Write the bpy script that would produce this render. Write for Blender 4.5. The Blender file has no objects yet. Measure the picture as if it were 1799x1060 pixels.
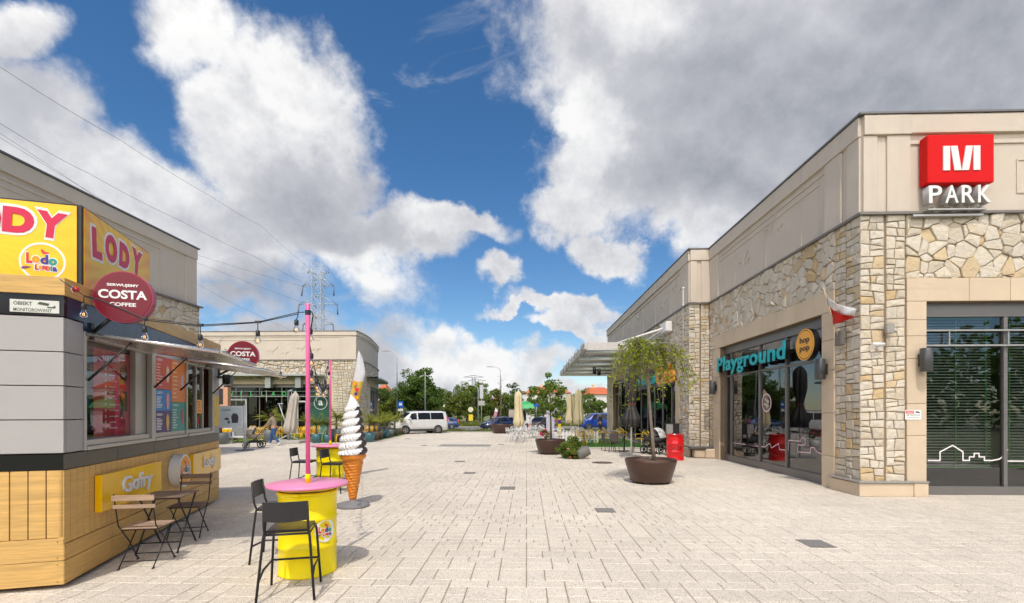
import bpy, math, random
import numpy as np
from mathutils import Matrix, Vector
R = math.radians
C = bpy.context.scene.collection
SC = bpy.context.scene
TH = math.atan(25.5 / 850); F = 850.0; H = 1.8

# ------------------------------------------------------------------ camera, sky, sun, exposure
cam = bpy.data.objects.new('camera', bpy.data.cameras.new('camera'))
C.objects.link(cam)
cam.location = (0, 0, H); cam.rotation_euler = (R(90), 0, TH)
cam.data.sensor_width = 36; cam.data.lens = F / 1799 * 36
cam.data.shift_x = 0; cam.data.shift_y = (722 - 530) / 1799
cam.data.clip_end = 3000; cam.data.clip_start = 0.05
SC.camera = cam
SC.view_settings.view_transform = 'Standard'; SC.view_settings.look = 'None'
SC.view_settings.gamma = 1; SC.view_settings.exposure = 0.10
SUN_EL = 59.0; SUN_AZ_X = 0.09       # light travels towards (+0.09, +1)
sun = bpy.data.objects.new('sun', bpy.data.lights.new('sun', 'SUN'))
C.objects.link(sun)
sun.data.energy = 2.45; sun.data.angle = R(0.53); sun.data.color = (1.0, 0.95, 0.875)
ld = Vector((SUN_AZ_X, 1, 0)).normalized() * math.cos(R(SUN_EL)) + Vector((0, 0, -math.sin(R(SUN_EL))))
sun.rotation_euler = ld.to_track_quat('-Z', 'Y').to_euler()

w = bpy.data.worlds.new('World'); SC.world = w; w.use_nodes = True
nt = w.node_tree; nt.nodes.clear()
def NN(t, typ, **kw):
    n = t.nodes.new(typ)
    for k, v in kw.items():
        if k.startswith('i_'):
            key = k[2:]
            n.inputs[int(key) if key.isdigit() else key].default_value = v
        else:
            setattr(n, k, v)
    return n
def MATH(t, op, a, b=None, c=None, clamp=False):
    n = t.nodes.new('ShaderNodeMath'); n.operation = op; n.use_clamp = clamp
    for i, v in enumerate((a, b, c)):
        if v is None: continue
        if isinstance(v, (int, float)): n.inputs[i].default_value = v
        else: t.links.new(v, n.inputs[i])
    return n.outputs[0]
def RANGE(t, v, a, b, c=0.0, d=1.0, smooth=True):
    n = t.nodes.new('ShaderNodeMapRange'); n.interpolation_type = 'SMOOTHSTEP' if smooth else 'LINEAR'
    t.links.new(v, n.inputs[0])
    for i, x in enumerate((a, b, c, d)): n.inputs[i + 1].default_value = x
    return n.outputs[0]
def build_sky():
    t = nt; L = t.links.new
    sky = NN(t, 'ShaderNodeTexSky', sky_type='NISHITA', sun_disc=False)
    sky.sun_elevation = R(SUN_EL); sky.sun_rotation = math.atan2(-SUN_AZ_X, -1) ; sky.air_density = 1.0
    sky.dust_density = 0.2; sky.ozone_density = 2.6; sky.altitude = 120
    tc = NN(t, 'ShaderNodeTexCoord')
    g = tc.outputs['Generated']
    sx = NN(t, 'ShaderNodeSeparateXYZ'); L(g, sx.inputs[0])
    yy = MATH(t, 'MAXIMUM', MATH(t, 'ABSOLUTE', sx.outputs[1]), 0.06)
    u = MATH(t, 'DIVIDE', sx.outputs[0], yy); v = MATH(t, 'DIVIDE', sx.outputs[2], yy)
    uv = NN(t, 'ShaderNodeCombineXYZ'); L(u, uv.inputs[0]); L(v, uv.inputs[1])
    def noise(vec, scale, detail, rough=0.5, dist=0.0, lac=2.0):
        n = NN(t, 'ShaderNodeTexNoise', i_Scale=scale, i_Detail=detail, i_Roughness=rough, i_Distortion=dist, i_Lacunarity=lac)
        L(vec, n.inputs['Vector']); return n
    def vm(op, a, b):
        n = t.nodes.new('ShaderNodeVectorMath'); n.operation = op
        for i, x in enumerate((a, b)):
            if isinstance(x, tuple): n.inputs[i].default_value = x
            else: L(x, n.inputs[i])
        return n.outputs[0]
    # warp the layout coordinates so no cloud outline is an ellipse
    w1 = vm('SUBTRACT', noise(g, 3.2, 3).outputs['Color'], (0.5, 0.5, 0.5))
    w2 = vm('SUBTRACT', noise(g, 9.0, 6, 0.6).outputs['Color'], (0.5, 0.5, 0.5))
    sc1 = NN(t, 'ShaderNodeVectorMath', operation='SCALE'); L(w1, sc1.inputs[0]); sc1.inputs['Scale'].default_value = 0.22
    sc2 = NN(t, 'ShaderNodeVectorMath', operation='SCALE'); L(w2, sc2.inputs[0]); sc2.inputs['Scale'].default_value = 0.15
    P = vm('ADD', vm('ADD', uv.outputs[0], sc1.outputs[0]), sc2.outputs[0])
    def blob(px, py, rx, ry, rot=0.0, soft=None):
        m = NN(t, 'ShaderNodeMapping', vector_type='TEXTURE')
        m.inputs['Location'].default_value = ((px - 925) / 850, (722 - py) / 850, 0)
        m.inputs['Rotation'].default_value = (0, 0, R(rot))
        m.inputs['Scale'].default_value = (rx / 850, ry / 850, 1e6)
        L(P, m.inputs[0])
        ln = NN(t, 'ShaderNodeVectorMath', operation='LENGTH'); L(m.outputs[0], ln.inputs[0])
        return ln.outputs['Value']
    def field(bl):   # signed fields: 1 inside, falling through 0 at the outline
        out = None
        for b in bl:
            k = b[5] if len(b) > 5 else 1.0
            f = MATH(t, 'MULTIPLY', MATH(t, 'SUBTRACT', 1.0, blob(*b[:5])), k)
            out = f if out is None else MATH(t, 'MAXIMUM', out, f)
        return out
    clouds = field([
        (470, 210, 215, 160, -62, 1.6), (330, 60, 150, 105, -30), (520, 310, 160, 130, -50, 1.6), (150, 330, 330, 130, -28, 1.7),
        (300, 400, 330, 95, -20, 1.0), (150, 470, 260, 80, -10, 1.1), (30, 200, 130, 110, 0), (10, 40, 85, 60, 0), (560, 395, 210, 85, -12, 1.3), (700, 400, 120, 66, -10, 1.2),
        (800, 385, 105, 34, -18), (650, 480, 90, 36, -20, .45), (430, 530, 200, 45, -8, .45), (690, 625, 160, 55, -18, .9),
        (830, 645, 120, 48, -16), (540, 600, 220, 50, 0, .8), (1010, 690, 260, 22, 0, .8), (960, 640, 60, 22, 0, .5),
        (1310, 90, 420, 220, 0, 2.0), (1600, 150, 560, 300, 0, 2.2), (1060, 225, 95, 120, 8, 1.4), (1190, 320, 210, 140, -18, 1.7), (1030, 300, 75, 95, 0),
        (1010, 395, 70, 55, 0), (1230, 395, 130, 55, -12), (1390, 250, 230, 150, 0, 1.8),
        (1075, 465, 60, 32, -20), (985, 540, 130, 20, -6), (860, 490, 55, 28, 10), (1020, 570, 90, 16, 0), (900, 540, 60, 12, 0),
        (1140, 395, 100, 60, 0, .7), (925, -900, 700, 420, 0), (2300, 300, 500, 300, 0), (-600, 300, 500, 200, 0), (-250, 120, 300, 130, 0)])
    fb = noise(g, 6.5, 12, 0.62)
    fbm = MATH(t, 'SUBTRACT', fb.outputs['Fac'], 0.5)
    wisp = MATH(t, 'SUBTRACT', noise(g, 24.0, 8, 0.65).outputs['Fac'], 0.5)
    d = MATH(t, 'ADD', MATH(t, 'MULTIPLY', clouds, 1.0), MATH(t, 'MULTIPLY', fbm, 1.45))
    d = MATH(t, 'ADD', d, MATH(t, 'MULTIPLY', wisp, 0.32))
    alpha = RANGE(t, d, -0.20, 0.38)
    # a second thin wispy layer everywhere
    thin = noise(vm('MULTIPLY', g, (1.0, 1.0, 2.5)), 4.0, 9, 0.62, 0.6)
    thin_a = RANGE(t, thin.outputs['Fac'], 0.585, 0.80, 0.0, 0.55)
    alpha = MATH(t, 'MAXIMUM', alpha, thin_a)
    # light and dark inside the clouds
    off = vm('ADD', g, (0.0, 0.0, 0.028))
    fb2 = noise(off, 6.5, 12, 0.62)
    relief = MATH(t, 'SUBTRACT', fb.outputs['Fac'], fb2.outputs['Fac'])
    dark = field([(560, 350, 120, 100, 0, .8), (600, 400, 200, 60, 0, .6), (440, 520, 200, 50, -6, .7), (40, 150, 120, 60, 0, .3),
                  (1330, 130, 360, 100, -10, .7), (1500, 200, 460, 160, 0, 1.4), (1650, 60, 260, 120, 0, 1.2), (1250, 330, 240, 90, -10, .9), (1700, 150, 330, 200, 0, 1.1), (700, 665, 200, 40, -10, .5), (560, 590, 200, 50, 0, .7),
                  (1250, 30, 120, 60, 0, .4), (2300, 300, 500, 300, 0)])
    light = field([(1040, 250, 70, 100, 10), (480, 120, 190, 60, -55), (120, 420, 250, 70, -20), (740, 385, 80, 40, 0), (810, 620, 100, 40, -15), (340, 90, 110, 70, 0), (620, 470, 90, 40, 0), (1130, 40, 100, 60, 0, .6)])
    dk = RANGE(t, MATH(t, 'ADD', dark, MATH(t, 'MULTIPLY', fbm, 1.0)), -0.40, 0.80)
    lt = RANGE(t, MATH(t, 'ADD', light, MATH(t, 'MULTIPLY', fbm, 1.0)), -0.35, 0.5)
    thick = RANGE(t, d, 0.05, 0.85)
    s = MATH(t, 'ADD', 0.83, MATH(t, 'MULTIPLY', lt, 0.24))
    s = MATH(t, 'SUBTRACT', s, MATH(t, 'MULTIPLY', dk, 0.47))
    s = MATH(t, 'SUBTRACT', s, MATH(t, 'MULTIPLY', thick, 0.06))
    s = MATH(t, 'ADD', s, MATH(t, 'MULTIPLY', relief, 1.1))
    s = MATH(t, 'ADD', s, MATH(t, 'MULTIPLY', wisp, 0.10), clamp=True)
    ramp = NN(t, 'ShaderNodeValToRGB'); L(s, ramp.inputs[0])
    e = ramp.color_ramp.elements
    e[0].position = 0.18; e[0].color = (0.34, 0.36, 0.41, 1)
    e[1].position = 1.0; e[1].color = (0.93, 0.93, 0.93, 1)
    m = ramp.color_ramp.elements.new(0.62); m.color = (0.56, 0.57, 0.62, 1)
    SKYK = 0.098
    # clouds are given as radiance; the sky texture is scaled by SKYK in the Background
    cl = NN(t, 'ShaderNodeVectorMath', operation='SCALE'); L(ramp.outputs[0], cl.inputs[0]); cl.inputs['Scale'].default_value = 0.96 / SKYK
    hs = NN(t, 'ShaderNodeHueSaturation'); L(sky.outputs[0], hs.inputs['Color']); hs.inputs['Saturation'].default_value = 1.25; hs.inputs['Value'].default_value = 1.24
    # unseen clouds on the sun's side are boosted to brighten the shaded walls
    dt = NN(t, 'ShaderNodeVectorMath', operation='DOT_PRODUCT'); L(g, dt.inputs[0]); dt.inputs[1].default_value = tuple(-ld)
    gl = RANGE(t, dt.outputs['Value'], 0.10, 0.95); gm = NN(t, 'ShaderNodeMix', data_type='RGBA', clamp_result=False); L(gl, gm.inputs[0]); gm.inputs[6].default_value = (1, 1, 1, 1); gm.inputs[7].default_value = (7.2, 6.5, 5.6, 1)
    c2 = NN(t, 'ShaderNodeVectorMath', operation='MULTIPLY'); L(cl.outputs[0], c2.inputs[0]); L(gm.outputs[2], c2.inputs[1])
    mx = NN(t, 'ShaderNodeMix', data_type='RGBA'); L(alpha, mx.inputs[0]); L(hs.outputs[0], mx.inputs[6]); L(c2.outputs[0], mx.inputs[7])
    bg = NN(t, 'ShaderNodeBackground'); bg.inputs['Strength'].default_value = SKYK
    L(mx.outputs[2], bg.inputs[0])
    out = NN(t, 'ShaderNodeOutputWorld'); L(bg.outputs[0], out.inputs[0])
build_sky()
SC.cycles.max_bounces = 8; SC.cycles.transparent_max_bounces = 24
SC.cycles.diffuse_bounces = 4; SC.cycles.glossy_bounces = 4; SC.cycles.transmission_bounces = 6
SC.cycles.caustics_reflective = False; SC.cycles.caustics_refractive = False; SC.cycles.sample_clamp_indirect = 6
SC.cycles.use_denoising = True

# ------------------------------------------------------------------ pixel of the photograph -> place in the world
def D(px, py, d):
    xc = (px - 899.5) / F * d; c, s = math.cos(TH), math.sin(TH)
    return Vector((xc * c - d * s, d * c + xc * s, H - (py - 722) * d / F))
def G(px, py, z=0.0):
    return D(px, py, F * (H - z) / (py - 722))
def CW(xc, d, z=0.0):
    c, s = math.cos(TH), math.sin(TH)
    return Vector((xc * c - d * s, d * c + xc * s, z))

# ------------------------------------------------------------------ mesh helpers
class MB:
    def __init__(s, M=None): s.v = []; s.f = []; s.sm = []; s.mi = []; s.M = M; s.cm = 0
    def pt(s, p):
        p = Vector(p)
        if s.M is not None: p = s.M @ p
        s.v.append((p.x, p.y, p.z)); return len(s.v) - 1
    def face(s, idx, smooth=False):
        s.f.append(tuple(idx)); s.sm.append(smooth); s.mi.append(s.cm)
    def poly(s, pts, smooth=False): s.face([s.pt(p) for p in pts], smooth)
    def box(s, x0, x1, y0, y1, z0, z1, ch=0.0):
        if ch > 0:
            c = ch; xs = (x0, x0 + c, x1 - c, x1); ys = (y0, y0 + c, y1 - c, y1); zs = (z0, z0 + c, z1 - c, z1)
            def q(*p): s.poly(p)
            X0, X1, Y0, Y1, Z0, Z1 = xs[1], xs[2], ys[1], ys[2], zs[1], zs[2]
            q((X0, Y0, z1), (X1, Y0, z1), (X1, Y1, z1), (X0, Y1, z1)); q((X0, Y1, z0), (X1, Y1, z0), (X1, Y0, z0), (X0, Y0, z0))
            q((X0, y0, Z0), (X1, y0, Z0), (X1, y0, Z1), (X0, y0, Z1)); q((X1, y1, Z0), (X0, y1, Z0), (X0, y1, Z1), (X1, y1, Z1))
            q((x1, Y0, Z0), (x1, Y1, Z0), (x1, Y1, Z1), (x1, Y0, Z1)); q((x0, Y1, Z0), (x0, Y0, Z0), (x0, Y0, Z1), (x0, Y1, Z1))
            q((X0, y0, Z1), (X1, y0, Z1), (X1, Y0, z1), (X0, Y0, z1)); q((X1, y1, Z1), (X0, y1, Z1), (X0, Y1, z1), (X1, Y1, z1))
            q((x1, Y0, Z1), (x1, Y1, Z1), (X1, Y1, z1), (X1, Y0, z1)); q((x0, Y1, Z1), (x0, Y0, Z1), (X0, Y0, z1), (X0, Y1, z1))
            q((X1, y0, Z0), (X0, y0, Z0), (X0, Y0, z0), (X1, Y0, z0)); q((X0, y1, Z0), (X1, y1, Z0), (X1, Y1, z0), (X0, Y1, z0))
            q((x1, Y1, Z0), (x1, Y0, Z0), (X1, Y0, z0), (X1, Y1, z0)); q((x0, Y0, Z0), (x0, Y1, Z0), (X0, Y1, z0), (X0, Y0, z0))
            for (xa, XA) in ((x0, X0), (x1, X1)):
                for (ya, YA) in ((y0, Y0), (y1, Y1)):
                    a, b = (xa, YA), (XA, ya)
                    q((a[0], a[1], Z0), (b[0], b[1], Z0), (b[0], b[1], Z1), (a[0], a[1], Z1))
                    q((a[0], a[1], Z1), (b[0], b[1], Z1), (XA, YA, z1)); q((b[0], b[1], Z0), (a[0], a[1], Z0), (XA, YA, z0))
            return
        i = [s.pt(p) for p in ((x0, y0, z0), (x1, y0, z0), (x1, y1, z0), (x0, y1, z0), (x0, y0, z1), (x1, y0, z1), (x1, y1, z1), (x0, y1, z1))]
        for q in ((3, 2, 1, 0), (4, 5, 6, 7), (0, 1, 5, 4), (1, 2, 6, 5), (2, 3, 7, 6), (3, 0, 4, 7)):
            s.face([i[k] for k in q])
    def ring(s, c, ax, r, n, ref=None, ry=None):
        ax = Vector(ax).normalized()
        ref = Vector(ref) if ref is not None else (Vector((0, 0, 1)) if abs(ax.z) < 0.9 else Vector((1, 0, 0)))
        a = ax.cross(ref).normalized(); b = ax.cross(a).normalized()
        return [s.pt(Vector(c) + a * (r * math.cos(2 * math.pi * k / n)) + b * ((ry or r) * math.sin(2 * math.pi * k / n))) for k in range(n)]
    def tube(s, pts, r, n=8, cap=True, smooth=True):
        pts = [Vector(p) for p in pts]; rr = r if isinstance(r, (list, tuple)) else [r] * len(pts)
        prev = None; ref = None
        for i, p in enumerate(pts):
            if i == 0: ax = pts[1] - p
            elif i == len(pts) - 1: ax = p - pts[i - 1]
            else: ax = (pts[i + 1] - p).normalized() + (p - pts[i - 1]).normalized()
            if ax.length < 1e-9: ax = Vector((0, 0, 1))
            ax.normalize()
            if ref is None: ref = Vector((0, 0, 1)) if abs(ax.z) < 0.9 else Vector((1, 0, 0))
            a = ax.cross(ref)
            if a.length < 1e-4: ref = Vector((0, 1, 0)); a = ax.cross(ref)
            a.normalize(); b = ax.cross(a).normalized()
            cur = [s.pt(p + a * (rr[i] * math.cos(2 * math.pi * k / n)) + b * (rr[i] * math.sin(2 * math.pi * k / n))) for k in range(n)]
            if prev:
                for k in range(n): s.face((prev[k], prev[(k + 1) % n], cur[(k + 1) % n], cur[k]), smooth)
            elif cap: s.face(cur[::-1])
            prev = cur
        if cap: s.face(prev)
    def lathe(s, prof, n=24, c=(0, 0, 0), smooth=True, cap=True):
        prev = None
        for (r, z) in prof:
            cur = [s.pt((c[0] + r * math.cos(2 * math.pi * k / n), c[1] + r * math.sin(2 * math.pi * k / n), c[2] + z)) for k in range(n)]
            if prev:
                for k in range(n): s.face((prev[k], prev[(k + 1) % n], cur[(k + 1) % n], cur[k]), smooth)
            elif cap: s.face(cur[::-1])
            prev = cur
        if cap: s.face(prev)
    def prism(s, poly, z0, z1, frame=None):   # 2-D outline (ccw) in a frame matrix, extruded along local z
        M0 = s.M
        if frame is not None: s.M = frame if M0 is None else M0 @ frame
        a = [s.pt((x, y, z0)) for x, y in poly]; b = [s.pt((x, y, z1)) for x, y in poly]
        n = len(poly); s.face(a[::-1]); s.face(b)
        for k in range(n): s.face((a[k], a[(k + 1) % n], b[(k + 1) % n], b[k]))
        s.M = M0
    def sphere(s, c, r, n=12, m=8, sz=1.0):
        prof = [(max(1e-4, r * math.sin(math.pi * i / m)), -r * sz * math.cos(math.pi * i / m)) for i in range(m + 1)]
        s.lathe(prof, n, c)
    def build(s, name, mat, parent=None, loc=None, rot=0.0, bevel=0.0):
        me = bpy.data.meshes.new(name); me.from_pydata(s.v, [], s.f)
        me.polygons.foreach_set('use_smooth', s.sm)
        for m in (mat if isinstance(mat, (list, tuple)) else [mat]): me.materials.append(m)
        if any(s.mi): me.polygons.foreach_set('material_index', s.mi)
        me.update()
        o = bpy.data.objects.new(name, me); C.objects.link(o)
        if parent is not None: o.parent = parent
        if loc is not None: o.location = loc
        if rot: o.rotation_euler = (0, 0, rot)
        if bevel:
            b = o.modifiers.new('edge', 'BEVEL'); b.width = bevel; b.segments = 2; b.limit_method = 'ANGLE'
        return o
def frame(o, xd, yd):
    xd = Vector(xd).normalized(); yd = Vector(yd).normalized(); z = xd.cross(yd).normalized()
    M = Matrix.Identity(4)
    for i in range(3): M[i][0] = xd[i]; M[i][1] = yd[i]; M[i][2] = z[i]; M[i][3] = o[i]
    return M
def tag(o, label=None, cat=None, group=None, kind=None):
    if label: o['label'] = label
    if cat: o['category'] = cat
    if group: o['group'] = group
    if kind: o['kind'] = kind
    return o
def thing(name, label, cat, loc=(0, 0, 0), rot=0.0, group=None):
    o = bpy.data.objects.new(name, None); C.objects.link(o); o.empty_display_size = 0.2
    o.location = loc; o.rotation_euler = (0, 0, rot)
    return tag(o, label, cat, group)
def dup(root, loc, rot, label=None, group=None, scale=None, parent=None):
    r = root.copy(); C.objects.link(r); r.location = loc; r.rotation_euler = (0, 0, rot)
    if label: r['label'] = label
    if group: r['group'] = group
    if scale: r.scale = (scale,) * 3 if isinstance(scale, (int, float)) else scale
    for ch in list(root.children):
        c = ch.copy(); C.objects.link(c); c.parent = r
        for g in list(ch.children):
            d = g.copy(); C.objects.link(d); d.parent = c
    return r
def text_obj(body, name, mat, parent, M, w=None, h=None, depth=0.01, bold=0.0, shear=0.0, spacing=1.0, z0=0.0, center=(0, 0)):
    """lettering as a real mesh, fitted to a box w x h around the frame's origin, extruded outwards"""
    cu = bpy.data.curves.new('lettering', 'FONT'); cu.body = body; cu.size = 1; cu.extrude = 0.05
    cu.offset = bold; cu.shear = shear; cu.space_character = spacing; cu.resolution_u = 4; cu.align_x = 'CENTER'
    tmp = bpy.data.objects.new('lettering', cu); C.objects.link(tmp)
    dg = bpy.context.evaluated_depsgraph_get(); dg.update()
    me = bpy.data.meshes.new_from_object(tmp.evaluated_get(dg))
    bpy.data.objects.remove(tmp); bpy.data.curves.remove(cu)
    n = len(me.vertices); co = np.empty(n * 3, 'f'); me.vertices.foreach_get('co', co); co = co.reshape(-1, 3)
    lo, hi = co.min(0), co.max(0); sz = hi - lo
    if w is None: sx = sy = h / sz[1]
    elif h is None: sx = sy = w / sz[0]
    else: sx, sy = w / sz[0], h / sz[1]
    co[:, 0] = (co[:, 0] - (lo[0] + hi[0]) / 2) * sx + center[0]; co[:, 1] = (co[:, 1] - (lo[1] + hi[1]) / 2) * sy + center[1]
    co[:, 2] = (co[:, 2] - lo[2]) / sz[2] * depth + z0
    Mn = np.array(M); co = co @ Mn[:3, :3].T + Mn[:3, 3]
    me.vertices.foreach_set('co', co.astype('f').ravel()); me.materials.clear(); me.materials.append(mat); me.update()
    o = bpy.data.objects.new(name, me); C.objects.link(o)
    if parent is not None: o.parent = parent
    return o
def disc_pts(r, n=40, ry=None, c=(0, 0)): return [(c[0] + r * math.cos(2 * math.pi * k / n), c[1] + (ry or r) * math.sin(2 * math.pi * k / n)) for k in range(n)]
def rect_pts(w, h, c=(0, 0)): return [(c[0] - w / 2, c[1] - h / 2), (c[0] + w / 2, c[1] - h / 2), (c[0] + w / 2, c[1] + h / 2), (c[0] - w / 2, c[1] + h / 2)]
def annulus(mb, r0, r1, z0, z1, n=40, M=None, c=(0, 0)):
    M0 = mb.M; mb.M = M if M0 is None else (M0 @ M if M is not None else M0)
    A = [[mb.pt((c[0] + r * math.cos(2 * math.pi * k / n), c[1] + r * math.sin(2 * math.pi * k / n), z)) for k in range(n)] for r, z in ((r0, z0), (r1, z0), (r1, z1), (r0, z1))]
    for j in range(4):
        for k in range(n): mb.face((A[j][k], A[j][(k + 1) % n], A[(j + 1) % 4][(k + 1) % n], A[(j + 1) % 4][k]))
    mb.M = M0

# ------------------------------------------------------------------ materials
def mat(name, col, rough=0.6, metal=0.0, var=0.08, scale=6.0, bump=0.0, bscale=60.0, spec=0.5, coat=0.0, island=0.0, emit=0.0, transl=0.0, alpha=None, obj=True):
    m = bpy.data.materials.new(name); m.use_nodes = True; t = m.node_tree
    b = t.nodes['Principled BSDF']; L = t.links.new
    b.inputs['Roughness'].default_value = rough; b.inputs['Metallic'].default_value = metal
    b.inputs['Specular IOR Level'].default_value = spec
    if coat: b.inputs['Coat Weight'].default_value = coat; b.inputs['Coat Roughness'].default_value = 0.08
    tc = NN(t, 'ShaderNodeTexCoord'); vec = tc.outputs['Object']
    col = tuple(col) + (1,)
    if var or island:
        n = NN(t, 'ShaderNodeTexNoise', i_Scale=scale, i_Detail=5.0, i_Roughness=0.6); L(vec, n.inputs['Vector'])
        f = RANGE(t, n.outputs['Fac'], 0.25, 0.75, 1 - var, 1 + var, smooth=False)
        if island:
            ge = NN(t, 'ShaderNodeNewGeometry')
            f = MATH(t, 'MULTIPLY', f, RANGE(t, ge.outputs['Random Per Island'], 0, 1, 1 - island, 1 + island, smooth=False))
        s = NN(t, 'ShaderNodeVectorMath', operation='SCALE'); s.inputs[0].default_value = col[:3]; L(f, s.inputs['Scale'])
        L(s.outputs[0], b.inputs['Base Color'])
        src = s.outputs[0]
        rr = RANGE(t, n.outputs['Fac'], 0.3, 0.7, max(0.02, rough * 0.85), min(1, rough * 1.15), smooth=False); L(rr, b.inputs['Roughness'])
    else:
        b.inputs['Base Color'].default_value = col
    if bump:
        n2 = NN(t, 'ShaderNodeTexNoise', i_Scale=bscale, i_Detail=4.0); L(vec, n2.inputs['Vector'])
        bp = NN(t, 'ShaderNodeBump', i_Strength=bump, i_Distance=0.02); L(n2.outputs['Fac'], bp.inputs['Height']); L(bp.outputs[0], b.inputs['Normal'])
    if emit:
        b.inputs['Emission Color'].default_value = col; b.inputs['Emission Strength'].default_value = emit
    if transl:
        tr = NN(t, 'ShaderNodeBsdfTranslucent'); tr.inputs['Color'].default_value = tuple(min(1, c * 1.25) for c in col[:3]) + (1,)
        mx = NN(t, 'ShaderNodeMixShader', i_Fac=transl); L(b.outputs[0], mx.inputs[1]); L(tr.outputs[0], mx.inputs[2])
        L(mx.outputs[0], t.nodes['Material Output'].inputs[0])
    return m
def leafmat(name, c1, c2, transl=0.35):
    m = bpy.data.materials.new(name); m.use_nodes = True; t = m.node_tree; b = t.nodes['Principled BSDF']; L = t.links.new
    ge = NN(t, 'ShaderNodeNewGeometry'); rp = NN(t, 'ShaderNodeValToRGB')
    rp.color_ramp.elements[0].color = tuple(c1) + (1,); rp.color_ramp.elements[1].color = tuple(c2) + (1,)
    L(ge.outputs['Random Per Island'], rp.inputs[0]); L(rp.outputs[0], b.inputs['Base Color'])
    b.inputs['Roughness'].default_value = 0.55; b.inputs['Specular IOR Level'].default_value = 0.35
    tr = NN(t, 'ShaderNodeBsdfTranslucent'); L(rp.outputs[0], tr.inputs[0])
    mx = NN(t, 'ShaderNodeMixShader', i_Fac=transl); L(b.outputs[0], mx.inputs[1]); L(tr.outputs[0], mx.inputs[2])
    L(mx.outputs[0], t.nodes['Material Output'].inputs[0]); return m
def glassmat(name, tint=(0.55, 0.6, 0.58), ior=1.9, floor=0.07, rough=0.0, refl=(0.95, 0.97, 1.0)):
    m = bpy.data.materials.new(name); m.use_nodes = True; t = m.node_tree; L = t.links.new
    t.nodes.remove(t.nodes['Principled BSDF'])
    tr = NN(t, 'ShaderNodeBsdfTransparent'); tr.inputs[0].default_value = tuple(tint) + (1,)
    gl = NN(t, 'ShaderNodeBsdfGlossy', i_Roughness=rough); gl.inputs[0].default_value = tuple(refl) + (1,)
    fr = NN(t, 'ShaderNodeFresnel', i_IOR=ior)
    # a faint waviness of the pane, so that reflections are not ruler-perfect
    tc = NN(t, 'ShaderNodeTexCoord'); n = NN(t, 'ShaderNodeTexNoise', i_Scale=0.9, i_Detail=1.0); L(tc.outputs['Object'], n.inputs['Vector'])
    bp = NN(t, 'ShaderNodeBump', i_Strength=0.12, i_Distance=0.02); L(n.outputs['Fac'], bp.inputs['Height']); L(bp.outputs[0], gl.inputs['Normal'])
    f = MATH(t, 'ADD', fr.outputs[0], floor, clamp=True)
    mx = NN(t, 'ShaderNodeMixShader'); L(f, mx.inputs[0]); L(tr.outputs[0], mx.inputs[1]); L(gl.outputs[0], mx.inputs[2])
    L(mx.outputs[0], t.nodes['Material Output'].inputs[0]); return m
def stonemat(name, stops, bump=0.9):
    m = bpy.data.materials.new(name); m.use_nodes = True; t = m.node_tree; b = t.nodes['Principled BSDF']; L = t.links.new
    ge = NN(t, 'ShaderNodeNewGeometry'); rp = NN(t, 'ShaderNodeValToRGB'); rp.color_ramp.interpolation = 'CONSTANT'
    el = rp.color_ramp.elements; el[0].position = 0; el[0].color = stops[0][1] + (1,); el[1].position = stops[1][0]; el[1].color = stops[1][1] + (1,)
    for p, c in stops[2:]: el.new(p).color = c + (1,)
    L(ge.outputs['Random Per Island'], rp.inputs[0])
    tc = NN(t, 'ShaderNodeTexCoord')
    n = NN(t, 'ShaderNodeTexNoise', i_Scale=7.0, i_Detail=6.0, i_Roughness=0.65); L(tc.outputs['Object'], n.inputs['Vector'])
    n3 = NN(t, 'ShaderNodeTexNoise', i_Scale=1.1, i_Detail=3.0); L(tc.outputs['Object'], n3.inputs['Vector'])
    f = MATH(t, 'MULTIPLY', RANGE(t, n.outputs['Fac'], 0.2, 0.8, 0.84, 1.13, smooth=False), RANGE(t, n3.outputs['Fac'], 0.3, 0.7, 0.93, 1.05))
    s = NN(t, 'ShaderNodeVectorMath', operation='SCALE'); L(rp.outputs[0], s.inputs[0]); L(f, s.inputs['Scale'])
    ob = NN(t, 'ShaderNodeMix', data_type='RGBA'); L(RANGE(t, n.outputs['Fac'], 0.50, 0.70, 0.0, 0.55), ob.inputs[0]); L(s.outputs[0], ob.inputs[6]); ob.inputs[7].default_value = (0.56, 0.41, 0.22, 1)
    L(ob.outputs[2], b.inputs['Base Color']); b.inputs['Roughness'].default_value = 0.9; b.inputs['Specular IOR Level'].default_value = 0.15
    n2 = NN(t, 'ShaderNodeTexNoise', i_Scale=13.0, i_Detail=9.0, i_Roughness=0.6); L(tc.outputs['Object'], n2.inputs['Vector'])
    bp = NN(t, 'ShaderNodeBump', i_Strength=bump, i_Distance=0.035); L(n2.outputs['Fac'], bp.inputs['Height']); L(bp.outputs[0], b.inputs['Normal'])
    return m
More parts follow.
